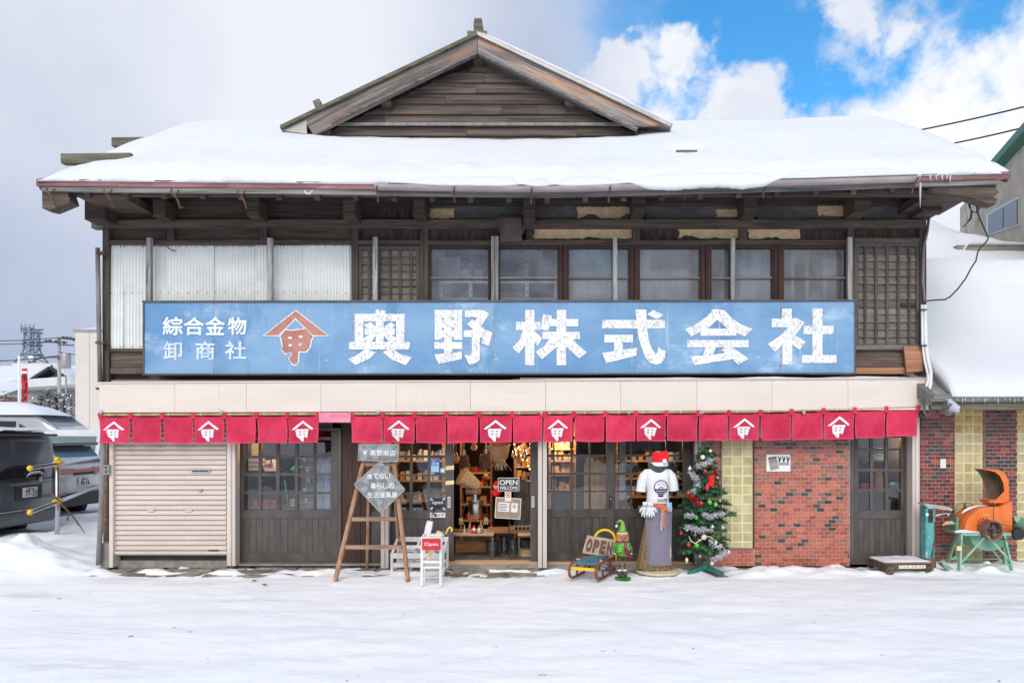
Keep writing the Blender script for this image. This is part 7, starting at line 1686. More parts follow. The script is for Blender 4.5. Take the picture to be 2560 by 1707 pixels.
q = MB(); q.grid(lambda i, j: (lerp(X(2382,fy_-dd),X(2474,fy_-dd),i), lerp(fy_-dd-.055,fy_-dd+.0,j), Z(1326,fy_)+.004+(.035*math.sin(PI*min(1,i*1.15))*(.5+.5*math.sin(i*6+1))+.01)*min(1,j*6,1)), 24, 6); q.obj('machine_snow', M['snow'], None, smooth=True, label='ridge of snow along the table edge of the feed cutter', category='snow', kind='stuff')
q = MB(); q.tube([Q(2404,1283,fy_-dd+.05), Q(2412,1276,fy_-dd+.06), Q(2424,1270,fy_-dd+.06), Q(2440,1265,fy_-dd+.08), Q(2470,1263,fy_-dd+.1)], [.006,.016,.016,.012,.006], 8); q.obj('machine_snow', M['snow'], None, smooth=True, label='streak of snow on the curved orange hood', category='snow', kind='stuff')
bl = MB(); bl.prism([(X(a,-.62),Z(b,-.62)) for a, b in ((2352,1405),(2362,1410),(2380,1418),(2379,1421),(2366,1422),(2356,1415))], -.65, -.55); bl.obj('iron_blade', M['green_dark_machine'], None, label='dark green curved iron piece half buried in snow by the feed cutter', category='blade')
# ================================================================ brick annex
ax = T('brick_annex', 'low brick annex with tall glass block windows and deep snowy roof', 'building', (X(2430), 1, 0)); AYW = .04
aw = MB().rb(2300, 2760, 985, 1420, AYW+.006, .3).obj('brick_wall', M['mortar'], ax); cnt = [0]; rest = {}
def pickB(v):
    k = R.random()
    if .22 < v < .40: return 'brick_maroon' if k < .55 else ('brick_red' if k < .72 else 'brick_black')
    if .72 < v < .80: return 'brick_brown' if k < .6 else 'brick_maroon'
    return 'brick_maroon' if k < .62 else ('brick_brown' if k < .72 else ('brick_red' if k < .80 else 'brick_black'))
ex = [(X(2387,AYW), X(2456,AYW)), (X(2544,AYW), X(2615,AYW))]
for q in (brick_field(ax and aw, 2300, 2387, 1012, 1416, AYW, pickB, cnt, 300), brick_field(aw, 2464, 2543, 1012, 1416, AYW, pickB, cnt, 300), brick_field(aw, 2622, 2760, 1012, 1416, AYW, pickB, cnt, 300)):
    for kx, mb in q.items(): rest.setdefault(kx, MB()).add(mb.v, mb.f)
jm = bpy.data.meshes.new('bricks'); vv, ff, mi, ms_ = [], [], [], list(rest)
for i, kx in enumerate(ms_):
    o = len(vv); vv += rest[kx].v; ff += [tuple(a+o for a in f) for f in rest[kx].f]; mi += [i]*len(rest[kx].f)
jm.from_pydata(vv, [], ff)
for kx in ms_: jm.materials.append(M[kx])
jm.polygons.foreach_set('material_index', mi); place('bricks', jm, aw, kind='stuff')
for a, b in ((2387.5,2456), (2543.5,2614)):
    w = MB().rb(a, b, 1010, 1400, AYW-.006, AYW+.004).obj('block_window', M['block_joint'], ax); blocks(w, a, b, 1012, 1396, AYW-.012, 3, 24.2, 3)
    MB().rb(b+.4, b+7.4, 1010, 1400, AYW-.004, AYW+.016).obj('window_jamb', M['brick_brown'], w)
pl_ = MB().rb(2351, 2365, 1147, 1170, AYW-.014, AYW-.001).obj('wall_plate', M['paper'], ax)
MB().rb(2310, 2770, 1000, 1012, -.10, .05).obj('wall_head', M['dark_wood'], ax)
# annex roof and its snow
AE = -.55; az = Z(990,AE)
def arz(x, y):
    return min(az+.57*(y-AE), 7.05-.42*(x-5.3))
MB().bar((X(2322,AE)+.0,AE,az-.02), (10.5,AE,az-.02), .05, .10).obj('eave_board', M['eave_wood'], ax)
MB().bar((X(2330,AE)+.0,AE+.05,az-.12), (10.5,AE+.05,az-.12), .06, .09).obj('eave_beam', M['moss_wood'], ax)
MB().bar((X(2322,AE),AE-.02,az-.04), (X(2322,AE),.6,az-.04+.65), .09, .16).obj('rake_board', M['eave_wood'], ax)
MB().bar((X(2300,-.35),.1,az+.16), (X(2372,AE),AE-.06,az-.17), .10, .16).obj('broken_timber', M['eave_wood'], ax)
q = MB(); q.grid(lambda i, j: (lerp(X(2318,AE),11,i), lerp(AE,9,j), arz(lerp(X(2318,AE),11,i), lerp(AE,9,j))), 8, 12); q.obj('roof', M['flashing'], ax)
def asn(i, j, top):
    x = lerp(4.99,11,i); y = lerp(AE-.04, 9.5, j**1.3); z = arz(x,y); w = .22*math.sqrt(max(0,1-(1-min(1,(y-AE+.04)/.35))**2))
    w += .10*ss(0,2,y) + .03*fbm(x*.8,y*.8,3)
    # wind-scooped hollow beside the shop wall
    w += .55*ss(4.9,6.3,x+.35*(y-1))*math.exp(-((y-1.9)/.8)**2) - .12*math.exp(-(((x-5.0)/.9)**2+((y-1.1)/.7)**2))
    sm_ = az+.57*(y-AE) - (7.05-.42*(x-5.3)); w -= .10*math.exp(-(sm_/.5)**2)
    return (x, y, z+(max(.02,w)+.01 if top else .008))
snow_sheet('annex_snow', lambda i, j: asn(i,j,1), lambda i, j: asn(i,j,0), 70, 60, 'deep drifted snow on the roof of the brick annex')
q = MB(); q.prism([(X(a,.2),Z(b,.2)) for a, b in ((2390,911),(2428,914),(2420,929),(2414,937),(2396,937),(2390,930))], .1, .3); q.obj('timber_end', M['moss_wood'], ax)
for k in range(16):
    p = 2362+k*13+R.uniform(-5,5); L = R.uniform(.02,.07); MB().lathe([(.002,-L),(.007,-L*.5),(.010,0)], (X(p,AE), AE-.03, az-.03), 6).obj('icicle', M['ice'], ax, smooth=True)
q = MB()
for k in range(5): q.lathe([(.002,-.18+.02*k),(.02,-.08),(.03,0)], (X(2366+k*5,AE), AE-.07, az-.04-.02*k), 7)
q.obj('ice_clump', M['ice'], ax, smooth=True)
# pipes and loose cable at the right corner
pp = T('drain_pipes', 'pair of white pipes running down the right corner of the shop', 'pipe', P(2318,1000,-.2)); py_ = -.12
MB().tube([P(2305,762,py_), P(2306,860,py_), P(2311,900,py_), P(2319,935,py_-.1), P(2320,950,py_-.3), P(2313,975,py_-.3), P(2312,988,py_-.3)], .016, 8).obj('pipe', M['pipe_white'], pp, smooth=True)
MB().tube([P(2313,762,py_), P(2314,855,py_), P(2319,895,py_), P(2327,930,py_-.1), P(2326,960,py_-.3), P(2320,985,py_-.3), P(2318,1024,py_-.3)], .023, 10).obj('pipe', M['pipe_white'], pp, smooth=True)
MB().tube([P(2310,1000,py_-.3), P(2311,1030,py_-.3), P(2318,1040,py_-.3), P(2330,1030,py_-.3), P(2333,1018,py_-.3)], .010, 6).obj('hose', M['pipe_grey'], pp, smooth=True)
for t in (772, 862): MB().rb(2302, 2318, t, t+3, py_-.03, py_+.02).obj('pipe_clip', M['iron_dark'], pp)
MB().tube([P(2322,545,-.06), P(2318,580,-.06), P(2309,620,-.06), P(2307,700,-.06), P(2311,755,-.06)], .018, 8).obj('conduit', M['pipe_grey'], shop, smooth=True)
cb = T('loose_cable', 'black cable sagging from the eave to the right corner of the shop', 'cable', P(2310,752,-.1)); cy_ = -.35
MB().tube([P(a,b,cy_) for a, b in ((2440,500),(2443,528),(2450,548),(2462,575),(2471,595),(2466,605),(2452,617),(2444,632),(2440,652),(2428,670),(2415,695),(2395,722),(2375,742),(2362,749),(2340,750),(2318,752),(2310,758))], .010, 6).obj('cable_run', M['cable'], cb, smooth=True)
q = MB()
for pts in (((2420,500),(2422,515),(2430,530),(2444,532),(2452,515),(2447,500)), ((2424,508),(2428,528),(2426,545),(2418,557),(2408,568)), ((2438,505),(2446,520),(2440,532),(2430,528)), ((2430,530),(2428,548),(2419,556))): q.tube([P(a,b,cy_) for a, b in pts], .007, 6)
q.obj('cable_tangle', M['cable'], cb, smooth=True); MB().rb(2418, 2444, 480, 492, cy_-.05, cy_+.05).obj('junction_clamp', M['flashing'], cb)
# ================================================================ far right: stuccoed house and canopy
sh_ = T('stucco_house', 'stained beige stuccoed house with green trim behind the annex', 'building', (10.5, 7, 0)); A, B = Vector((10.9,9.5,0)), Vector((9.35,4.0,0)); dr_ = (B-A).normalized(); nr = Vector((dr_.y,-dr_.x,0));
if nr.x > 0: nr = -nr
def wp(px, off=0.0):      # point on the wall plane seen at pixel column px
    k = (px-V)/F; t_ = ((A.x+nr.x*off)-k*((A.y+nr.y*off)+D))/(k*dr_.y-dr_.x); p = A+nr*off+dr_*t_; return p
def wz(px, py, off=0.0): p = wp(px, off); return Vector((p.x, p.y, EYE+(H-py)*(p.y+D)/F))
q = MB(); lo_ = [wz(2400,700), wz(2800,900)]; hi_ = [wz(2400,520), wz(2512,395), wz(2700,190), wz(2800,80)]
pts = [lo_[0], lo_[1], hi_[3], hi_[2], hi_[1], hi_[0]]; n_ = len(pts)
q.v = [tuple(p) for p in pts] + [tuple(p-nr*.25) for p in pts]; q.f = [tuple(range(n_)), tuple(n_+k for k in reversed(range(n_)))] + [(i,(i+1)%n_,n_+(i+1)%n_,n_+i) for i in range(n_)]; q.obj('wall', M['stucco'], sh_)
MB().bar(wz(2440,475,.08), wz(2800,75,.08), .35, .16).obj('green_fascia', M['green_trim'], sh_)
c4_ = [(2466,536),(2546,492),(2546,560),(2520,566),(2480,558)]
q = MB(); w4 = [wz(2466,536,.03), wz(2546,491,.03), wz(2546,563,.03), wz(2466,590,.03)]; q.v = [tuple(p) for p in w4]+[tuple(p-nr*.05) for p in w4]; q.f = [(0,1,2,3),(7,6,5,4)]+[(i,(i+1)%4,4+(i+1)%4,4+i) for i in range(4)]; wn = q.obj('window', M['alu'], sh_)
def inner4(a, b): return [wz(a,536-(a-2466)*.5625+4,.045), wz(b,536-(b-2466)*.5625+4,.045), wz(b,590-(b-2466)*.3375-4,.045), wz(a,590-(a-2466)*.3375-4,.045)]
for a, b in ((2470,2507), (2510,2542)): q = MB(); q.v = [tuple(p) for p in inner4(a,b)]; q.f = [(0,1,2,3)]; q.obj('pane', M['car_window_pale'], wn)
cn = T('concrete_canopy', 'weathered concrete canopy edge below snow beside the stuccoed house', 'canopy', (8.6, 5.5, 3)); cyy = 4.2
q = MB(); q.rb(2392, 2700, 613, 640, cyy+.0, cyy+2.5); q.rb(2440, 2700, 640, 700, cyy+.25, cyy+2.5); q.rb(2440, 2700, 636, 646, cyy+.08, cyy+.25); q.obj('slab', M['concrete_old'], cn)
def csn(i, j, top):
    x = lerp(X(2300,cyy), X(2720,cyy), i); y = lerp(cyy-.05, cyy+3.5, j); z = Z(613,cyy)+.005; prof = interp(j, [(0,.08),(.06,.24),(.2,.42),(.6,1.3),(1,2.05)])*(1.12-.95*ss(.12,.9,i))
    if top and i < .3: prof = prof*min(1, j/.12+.02)-1.6*ss(.27,.2,i)*max(0, 1-j/.12)
    if not top: return (x, y, z-1.6*ss(.27,.2,i)*(1-.3*j))
    return (x, y, z+((prof+.05*fbm(x*2,y*2,6)*(1 if j > .02 else .4)) if top else 0))
snow_sheet('canopy_snow', lambda i, j: csn(i,j,1), lambda i, j: csn(i,j,0), 50, 16, 'lumpy snow cap on the concrete canopy at the right edge')
def wire(pts, r, label, grp='overhead wires'):
    MB().tube(pts, r, 5).obj('overhead_wire', M['cable'], None, smooth=True, label=label, category='wire', group=grp)
for (a, b), (c, d), lb in (((2200,345),(2700,232),'upper black wire crossing the sky at the right edge'), ((2300,375),(2700,282),'lower black wire crossing the sky at the right edge')):
    wire([P(lerp(a,c,k/8), lerp(b,d,k/8)+5*math.sin(PI*k/8), 7.5-4*k/8) for k in range(9)], .018, lb)
# ================================================================ left: car park
fn = T('pipe_barrier', 'galvanised pipe barrier with yellow clamps beside the shop corner', 'barrier', (-7.72,2.1,.05)); L0, L1 = Vector((-7.28,.65,0)), Vector((-9.9,6.6,0))
for hgt, a in ((1.25,0), (.63,.02)):
    p0 = L0+Vector((0,0,hgt)); MB().tube([p0, L1+Vector((0,0,hgt))], .030, 12).obj('rail', M['steel_pipe'], fn, smooth=True); MB().ball(p0, .042, 10, 8).obj('end_cap', M['yellow_plastic'], fn, smooth=True)
    m_ = L0.lerp(L1,.265)+Vector((0,0,hgt)); d = (L1-L0).normalized(); MB().tube([m_-d*.13, m_-d*.02, m_+d*.02, m_+d*.16], [.052,.058,.058,.044], 10).obj('clamp', M['yellow_plastic'], fn, smooth=True); MB().ball(m_+Vector((.05,-.03,.02)), .05, 10, 8).obj('clamp_knob', M['yellow_plastic'], fn, smooth=True)
pb = L0.lerp(L1,.265)+Vector((.03,-.04,0)); MB().tube([pb+Vector((0,0,-.1)), pb+Vector((0,0,1.32))], .034, 12).obj('post', M['steel_pipe'], fn, smooth=True); MB().lathe([(.04,1.30),(.045,1.33),(.03,1.36),(0,1.365)], pb, 10).obj('post_cap', M['yellow_plastic'], fn, smooth=True)
q = MB(); q.tube([P(121,1227,1.9), P(150,1252,1.9), P(158,1265,1.9), P(178,1285,1.9), P(197,1310,1.9), P(212,1333,1.9)], [.008,.012,.014,.012,.009,.004], 6); q.tube([P(178,1285,1.9), P(172,1292,1.9), P(169,1302,1.9)], .006, 5); q.tube([P(190,1302,1.9), P(194,1309,1.9), P(192,1313,1.9)], .006, 5); q.tube([P(152,1254,1.9), P(138,1246,1.9), P(128,1243,1.9)], .006, 5); q.tube([P(160,1266,1.9), P(170,1280,1.9), P(168,1300,1.9)], .006, 5)
q.obj('bare_branch', M['twig'], None, smooth=True, label='bare broken branch caught in the pipe barrier', category='branch')
def car(name, label, loc, rz_, L, W, zs, paint, windows, wheels, cat='car', rear=None, base=.0):
    # zs: list of (x, z_bottom, z_belt, z_top, w_belt, w_top); local x runs from rear (0) to front (-L)
    t = T(name, label, cat, loc, 'cars parked beside the shop', local=True, rz=rz_); q = MB(); n = 12
    for x, zb, zl, zt, wb, wt in zs:
        h = W/2; q.v += [(x,y,z) for y, z in ((-h*wb*.93,zb),(-h*wb,zb+.18),(-h*wb,zl-.12),(-h*wb*.985,zl),(-h*wt,zt-.09),(-h*wt*.86,zt-.01),(h*wt*.86,zt-.01),(h*wt,zt-.09),(h*wb*.985,zl),(h*wb,zl-.12),(h*wb,zb+.18),(h*wb*.93,zb))]
    for i in range(len(zs)-1):
        for k in range(n): a, b = i*n, (i+1)*n; q.f.append((a+k, a+(k+1)%n, b+(k+1)%n, b+k))
    q.f.append(tuple(reversed(range(n)))); q.f.append(tuple((len(zs)-1)*n+k for k in range(n)))
    q.obj('body', M[paint], t, smooth=.55)
    def at(x):
        for a, b in zip(zs, zs[1:]):
            if b[0] <= x <= a[0]: k = (x-a[0])/(b[0]-a[0]); return [lerp(u,v,k) for u, v in zip(a,b)]
        return zs[-1]
    for xa, xb, lo, hi, mat in windows:      # side windows, both flanks
        for sg2 in (-1, 1):
            pts = []
            for x, f in ((xa,lo),(xb,lo),(xb,hi),(xa,hi)):
                _, zb, zl, zt, wb, wt = at(x); z = lerp(zl,zt-.09,f); y = lerp(W/2*wb*.985, W/2*wt, f)+.006; pts.append((x, sg2*y, z))
            q = MB(); q.v = pts; q.f = [(0,1,2,3)] if sg2 < 0 else [(3,2,1,0)]; q.obj('side_window', M[mat], t)
    for x in wheels:
        for sg2 in (-1, 1):
            c = (x, sg2*(W/2-.10), .32-base); w = MB().lathe([(.19,-.105),(.30,-.11),(.325,-.08),(.325,.08),(.30,.11),(.19,.105)], c, 22, (0,1,0)).obj('wheel', M['rubber'], t, smooth=.6); MB().lathe([(.0,-.09),(.19,-.10),(.20,-.07),(.20,.07),(.19,.10),(.0,.09)], c, 18, (0,1,0)).obj('rim', M['steel_pipe'], w, smooth=.6)
    return t, at
def quad(pts, name, mat, par, smooth=False): q = MB(); q.v = [tuple(p) for p in pts]; q.f = [tuple(range(len(pts)))]; return q.obj(name, M[mat], par)
def plate(par, x, y, z, w, h, top, num, tilt=0.0):
    MB().box(x, x+.012, y-w/2, y+w/2, z-h/2, z+h/2).obj('number_plate', M['paper'], par)
    Mx = Matrix(((0,-1,0,x+.0145),(1,0,0,y),(0,0,1,z),(0,0,0,1)))
    text(num, -w*.36, w*.46, -h*.42, h*.16, 0, M['print_black'], par, 'plate_digits', bold=.02, M=Mx); text(top, -w*.28, w*.28, h*.2, h*.42, 0, M['print_black'], par, 'plate_digits', bold=.01, M=Mx)
# navy van, tail towards us
vz = [(0.0,.36,1.02,1.72,.90,.80), (-.03,.32,1.04,1.80,.97,.86), (-.12,.30,1.04,1.88,1.0,.88), (-1.0,.28,1.04,1.92,1.0,.90), (-2.6,.28,1.04,1.90,1.0,.90), (-3.5,.28,1.02,1.60,1.0,.80), (-4.0,.28,1.0,1.08,.97,.86), (-4.55,.32,.82,.92,.88,.80), (-4.62,.4,.7,.8,.8,.7)]
v, at = car('navy_van', 'dark navy van parked with its snowy tail towards the shop', (-8.75,2.55,-.10), 0, 4.62, 1.72, vz, 'car_navy', [(-.25,-1.1,.08,.9,'car_window'), (-1.2,-2.2,.08,.9,'car_window'), (-2.3,-3.3,.08,.85,'car_window')], (-.85,-3.7), 'van')
h = .86
q = MB(); q.grid(lambda i, j: (.012-.095*j**2-.02*abs(2*i-1)**3, lerp(-.70,.70,i)*(1-.07*j), lerp(1.10,1.74,j)), 10, 6); q.obj('rear_window', M['car_window'], v, smooth=True)
q = MB(); q.tube([(.004,-.74,1.07),(-.02,-.72,1.40),(-.088,-.66,1.77),(-.088,.66,1.77),(-.02,.72,1.40),(.004,.74,1.07)], .012, 6, closed=True); q.obj('window_seal', M['car_trim'], v)
MB().box(-.02,.06,-.74,.74,1.80,1.84).obj('spoiler', M['car_navy'], v); MB().box(.0,.035,-.30,.62,.985,1.03).obj('chrome_strip', M['chrome'], v)
MB().box(-.02,.05,-.84,.84,.36,.55).obj('bumper', M['car_navy'], v); MB().box(-.01,.03,-.60,.60,.56,.58).obj('bumper_lip', M['chrome'], v)
for sg2 in (-1,1): MB().box(-.06,.014,sg2*.80-.045,sg2*.80+.045,.78,1.34).obj('tail_lamp', M['lamp_red' if sg2 < 0 else 'lamp_clear'], v)
plate(v, .014, .12, .86, .33, .165, '札幌 300', '77-35'); MB().box(.004,.012,-.2,.42,.74,.98).obj('plate_recess', M['car_black'], v)
MB().tube([(.03,.42,1.12),(.05,.30,1.17),(.045,.10,1.16),(.035,.0,1.10)], .018, 8).obj('wiper_cover', M['car_black'], v, smooth=True); MB().lathe([(.045,0),(.045,.012),(.03,.016)], (.012,.36,1.08), 14, (1,0,0)).obj('emblem', M['chrome'], v)
MB().tube([(.035,.45,1.14),(.055,.30,1.195),(.05,.10,1.185),(.04,.02,1.14)], [.01,.018,.018,.008], 8).obj('wiper_snow', M['snow'], v, smooth=True)
q = MB(); q.grid(lambda i, j: (lerp(.05,-2.6,i), lerp(-.70,.74,j), 1.845+.05*ss(0,.04,i)+.05*math.sqrt(max(0,min(1,j*8,(1-j)*8)))*(1+.4*fbm(i*6,j*4,1))), 24, 14); q.obj('roof_snow_cap', M['snow'], v, smooth=True)
q = MB(); q.grid(lambda i, j: (lerp(.08,-.02,i), lerp(-.84,-.40,j), .555+.03*math.sin(PI*j)), 4, 10); q.obj('bumper_snow', M['snow'], v, smooth=True)
# white SUV, tail towards us
uz = [(0.0,.42,.98,1.16,.86,.78), (-.05,.36,1.0,1.28,.95,.80), (-.25,.32,1.02,1.52,1.0,.78), (-.55,.30,1.02,1.62,1.0,.80), (-2.0,.30,1.0,1.66,1.0,.82), (-2.9,.30,1.0,1.35,1.0,.78), (-3.5,.30,1.0,1.06,.98,.85), (-4.4,.34,.86,.94,.9,.82), (-4.55,.42,.7,.8,.8,.7)]
u, at = car('white_suv', 'white SUV with red tail lamps parked behind the pipe barrier', (-9.6,5.4,-.05), 0, 4.55, 1.86, uz, 'car_white', [(-.6,-1.2,.1,.85,'car_window'), (-1.3,-2.1,.08,.9,'car_window'), (-2.2,-2.85,.08,.8,'car_window')], (-.8,-3.5), 'car')
q = MB(); q.grid(lambda i, j: (.0-.26*j, lerp(-.68,.68,i)*(1-.06*j), lerp(1.18,1.52,j)+.02), 6, 4); q.obj('rear_window', M['car_window_pale'], u, smooth=True)
MB().box(-.42,-.12,-.70,.70,1.56,1.62).obj('spoiler', M['car_black'], u)
for sg2 in (-1,1): MB().box(-.10,.03,sg2*.60-.27,sg2*.60+.27,.98,1.10).obj('tail_lamp', M['lamp_red'], u); MB().box(-.08,.034,sg2*.62-.22,sg2*.62+.22,.94,.98).obj('reverse_lamp', M['lamp_clear'], u)
MB().box(-.02,.032,-.33,.33,1.02,1.08).obj('tail_strip', M['lamp_red'], u); MB().box(-.02,.034,-.30,.30,.96,1.01).obj('tail_trim', M['car_trim'], u)
plate(u, .02, .0, .82, .33, .165, '札幌 301', '45-14'); MB().box(-.06,.05,-.82,.82,.34,.60).obj('bumper', M['car_trim'], u)
for sg2 in (-1,1): MB().box(.0,.054,sg2*.70-.08,sg2*.70+.08,.58,.61).obj('reflector', M['lamp_red'], u)
MB().tube([(-.05,.12,1.20),(-.02,.0,1.24),(-.05,-.16,1.22)], .014, 6).obj('wiper', M['black_plastic'], u, smooth=True)
# white wagon seen from the side
wz_ = [(0,.4,1.0,1.3,.9,.8), (-.1,.34,1.02,1.66,1.0,.8), (-.5,.3,1.02,1.80,1.0,.82), (-2.6,.3,1.0,1.82,1.0,.82), (-3.6,.3,1.0,1.12,1.0,.85), (-4.5,.34,.85,.95,.9,.8), (-4.6,.42,.7,.8,.8,.7)]
w, at = car('white_wagon', 'white wagon seen side-on between the SUV and the silver minivan', (-9.55,8.6,.05), 0, 4.6, 1.75, wz_, 'car_white', [(-.35,-1.2,.1,.9,'car_window_pale'), (-1.3,-2.55,.08,.9,'car_window_pale'), (-2.65,-3.4,.08,.75,'car_window_pale')], (-.85,-3.6))
# silver minivan with snow load, nose to the right
nz = [(0,.4,1.0,1.75,.92,.82), (-.1,.34,1.02,1.9,1.0,.86), (-.6,.3,1.02,1.96,1.0,.88), (-2.9,.3,1.0,1.92,1.0,.88), (-3.7,.3,1.0,1.42,1.0,.82), (-4.15,.3,1.0,1.08,.97,.86), (-4.75,.34,.85,.93,.88,.8), (-4.85,.42,.7,.8,.8,.7)]
s2, at = car('silver_minivan', 'silver minivan carrying a thick load of snow in the back row', (-18.0,12.6,.40), PI, 4.85, 1.75, nz, 'car_silver', [(-.35,-1.35,.08,.88,'car_window'), (-1.45,-2.3,.08,.88,'car_window'), (-2.4,-3.45,.08,.8,'car_window')], (-.9,-3.8))
quad([(-3.02,-.66,1.90),(-4.0,-.74,1.10),(-4.0,.74,1.10),(-3.02,.66,1.90)], 'windscreen', 'car_window_pale', s2); MB().ball((-3.55,.98,1.08), .12, 8, 6, (1,.6,.8)).obj('mirror', M['chrome'], s2, smooth=True)
q = MB(); q.grid(lambda i, j: (lerp(.1,-3.2,i), lerp(-.80,.80,j), 1.93+.42*math.sin(PI*min(1,i*1.05))**.7*math.sqrt(max(0,min(1,j*3,(1-j)*3)))*(1+.15*fbm(i*5,j*3,4))), 24, 12); q.obj('roof_snow_cap', M['snow'], s2, smooth=True)
s3, at = car('pale_car', 'pale car at the left edge in front of the silver minivan', (-18.3,9.3,.25), PI, 4.4, 1.7, wz_, 'car_silver', [(-.35,-1.2,.1,.9,'car_window_pale'), (-1.3,-2.55,.08,.9,'car_window_pale'), (-2.65,-3.4,.08,.75,'car_window_pale')], (-.85,-3.5))
s4, at = car('dark_car', 'dark car tucked behind the white wagon by the beige building', (-14.2,15.5,.25), PI, 4.4, 1.7, wz_, 'car_black', [(-.35,-1.2,.1,.9,'car_window'), (-1.3,-2.55,.08,.9,'car_window')], (-.85,-3.5))
# ================================================================ far left town
def hb(a, b, t, u, y0, y1): return MB().rb(a, b, t, u, y0, y1)
bb_ = T('beige_building', 'plain beige panelled building behind the shop at the left', 'building', (X(300,22), 24, 0)); x0 = X(188,22); zt = Z(829,22)
for k in range(9): MB().box(x0+k*.62+.006, x0+(k+1)*.62-.006, 22+.004*(k%2), 22.3, 0, zt).obj('wall_panel', M['siding_beige'], bb_)
MB().box(x0, x0+6, 22.31, 30, 0, zt).obj('wall', M['siding_beige'], bb_); MB().box(x0-.08, x0+6, 21.95, 30, zt, zt+.1).obj('coping', M['flashing'], bb_)
q = MB(); q.grid(lambda i, j: (lerp(x0-.02,x0+6,i), lerp(21.97,30,j), zt+.1+.22*math.sqrt(max(0,min(1,i*18,j*9)))), 30, 10); q.obj('roof_snow_cap', M['snow'], bb_, smooth=True)
hs = T('snowy_house', 'low grey house with a small front gable under snow', 'house', (X(110,46), 48, 0)); y = 46
MB().box(X(-60,y), X(195,y), y, y+8, 0, Z(968,y)).obj('wall', M['siding_grey'], hs); MB().box(X(-60,y), X(195,y), y-.6, y+.1, Z(968,y)-.2, Z(966,y)).obj('eave', M['siding_grey'], hs)
q = MB(); zr, ze_ = Z(922,y+4), Z(966,y-.6); q.grid(lambda i, j: (lerp(X(-60,y)-1,X(196,y)+1,i), lerp(y-.7,y+4,j), lerp(ze_,zr,j)+.25*min(1,j*8)), 20, 6); q.grid(lambda i, j: (lerp(X(-60,y)-1,X(196,y)+1,i), lerp(y+4,y+9,j), lerp(zr+.25,ze_,j)), 4, 3); q.obj('snowy_roof', M['snow'], hs, smooth=True)
gz_ = y-1.0; cx_ = X(150,gz_); gq = [(X(98,gz_),Z(957,gz_)), (X(192,gz_),Z(952,gz_)), (X(150,gz_),Z(926,gz_))]; MB().prism(gq, gz_, gz_+.3).obj('gable', M['siding_grey'], hs)
for k in (0,1): MB().bar((gq[2][0],gz_-.2,gq[2][1]+.12), (gq[k][0],gz_-.2,gq[k][1]+.05), 2.0, .18).obj('gable_roof', M['car_trim'], hs); MB().bar((gq[2][0],gz_+.0,gq[2][1]+.38), (gq[k][0],gz_+.0,gq[k][1]+.22), 1.8, .32).obj('gable_snow', M['snow'], hs)
MB().bar((gq[0][0]-1,gz_-.6,gq[0][1]-.25), (gq[1][0]+1,gz_-.6,gq[1][1]-.05), 2.2, .6).obj('porch_snow', M['snow'], hs)
rh = T('brick_red_house', 'small reddish house with snowy shrubs at the left edge', 'house', (X(20,40), 41, 0)); MB().box(X(-120,40), X(8,40), 40, 42, 0, Z(990,40)).obj('wall', M['house_red'], rh)
q = MB(); q.grid(lambda i, j: (lerp(X(-125,40),X(10,40),i), lerp(39.6,42.2,j), Z(990,40)+.3*math.sqrt(max(0,min(1,i*6,(1-i)*6,j*6)))+j*.8), 10, 8); q.obj('snowy_roof', M['snow'], rh, smooth=True)
ob_ = T('office_block', 'long pale office block on the skyline under the lattice tower', 'building', (X(80,120), 125, 0)); MB().box(X(-200,120), X(148,120), 120, 135, 0, Z(912,120)).obj('wall', M['siding_grey'], ob_); MB().box(X(30,119), X(148,119), 119, 120, Z(925,119), Z(908,119)).obj('parapet', M['siding_beige'], ob_); MB().box(X(-200,119.5), X(150,119.5), 119.5, 136, Z(923,119.5), Z(920,119.5)).obj('roof_snow_cap', M['snow'], ob_)
tw = T('lattice_tower', 'blue-grey lattice communications tower on the far skyline', 'tower', (X(80,124), 124, Z(910,124))); y = 124
def tq(px, py, k): return Vector((X(px,y), y+k, Z(py,y)))
lv = [(908,26),(888,15),(872,12),(855,11.5),(838,11),(822,11)]
for sa in (-1,1):
    for sb in (-1,1):
        for (p0, w0), (p1, w1) in zip(lv, lv[1:]): MB().bar(tq(80+sa*w0,p0,sb*w0/14), tq(80+sa*w1,p1,sb*w1/14), .26).obj('leg', M['tower_steel'], tw)
for (p0, w0), (p1, w1) in zip(lv, lv[1:]):
    for sb in (-1,1): MB().bar(tq(80-w0,p0,sb*w0/14), tq(80+w1,p1,sb*w1/14), .16).obj('brace', M['tower_steel'], tw); MB().bar(tq(80+w0,p0,sb*w0/14), tq(80-w1,p1,sb*w1/14), .16).obj('brace', M['tower_steel'], tw); MB().bar(tq(80-w1,p1,sb*w1/14), tq(80+w1,p1,sb*w1/14), .16).obj('brace', M['tower_steel'], tw)
for p0, w0 in ((822,16), (831,16), (854,15), (862,15), (886,17)):
    for sb in (-1.2,1.2): MB().bar(tq(80-w0,p0,sb), tq(80+w0,p0,sb), .28).obj('platform_rail', M['tower_steel'], tw)
for p0 in (65, 75, 86, 96): MB().bar(tq(p0,830,-1.2), tq(p0,812,-1.2), .12).obj('mast', M['tower_steel'], tw); MB().bar(tq(p0,822,-1.2), tq(p0,831,-1.2), .2).obj('rail_post', M['tower_steel'], tw)
MB().lathe([(.0,0),(.5,.05),(.55,.25),(.3,.4),(0,.42)], tq(99,899,-2), 14, (0,-1,0)).obj('dish', M['paper'], tw, smooth=True)
up_ = T('utility_pole', 'concrete utility pole with crossarms and transformer beyond the cars', 'utility pole', (X(148,42), 42, 0)); y = 42; px_ = 148
MB().tube([(X(px_,y),y,0), (X(px_,y),y,Z(842,y))], [.16,.10], 10).obj('pole', M['pole_concrete'], up_, smooth=True)
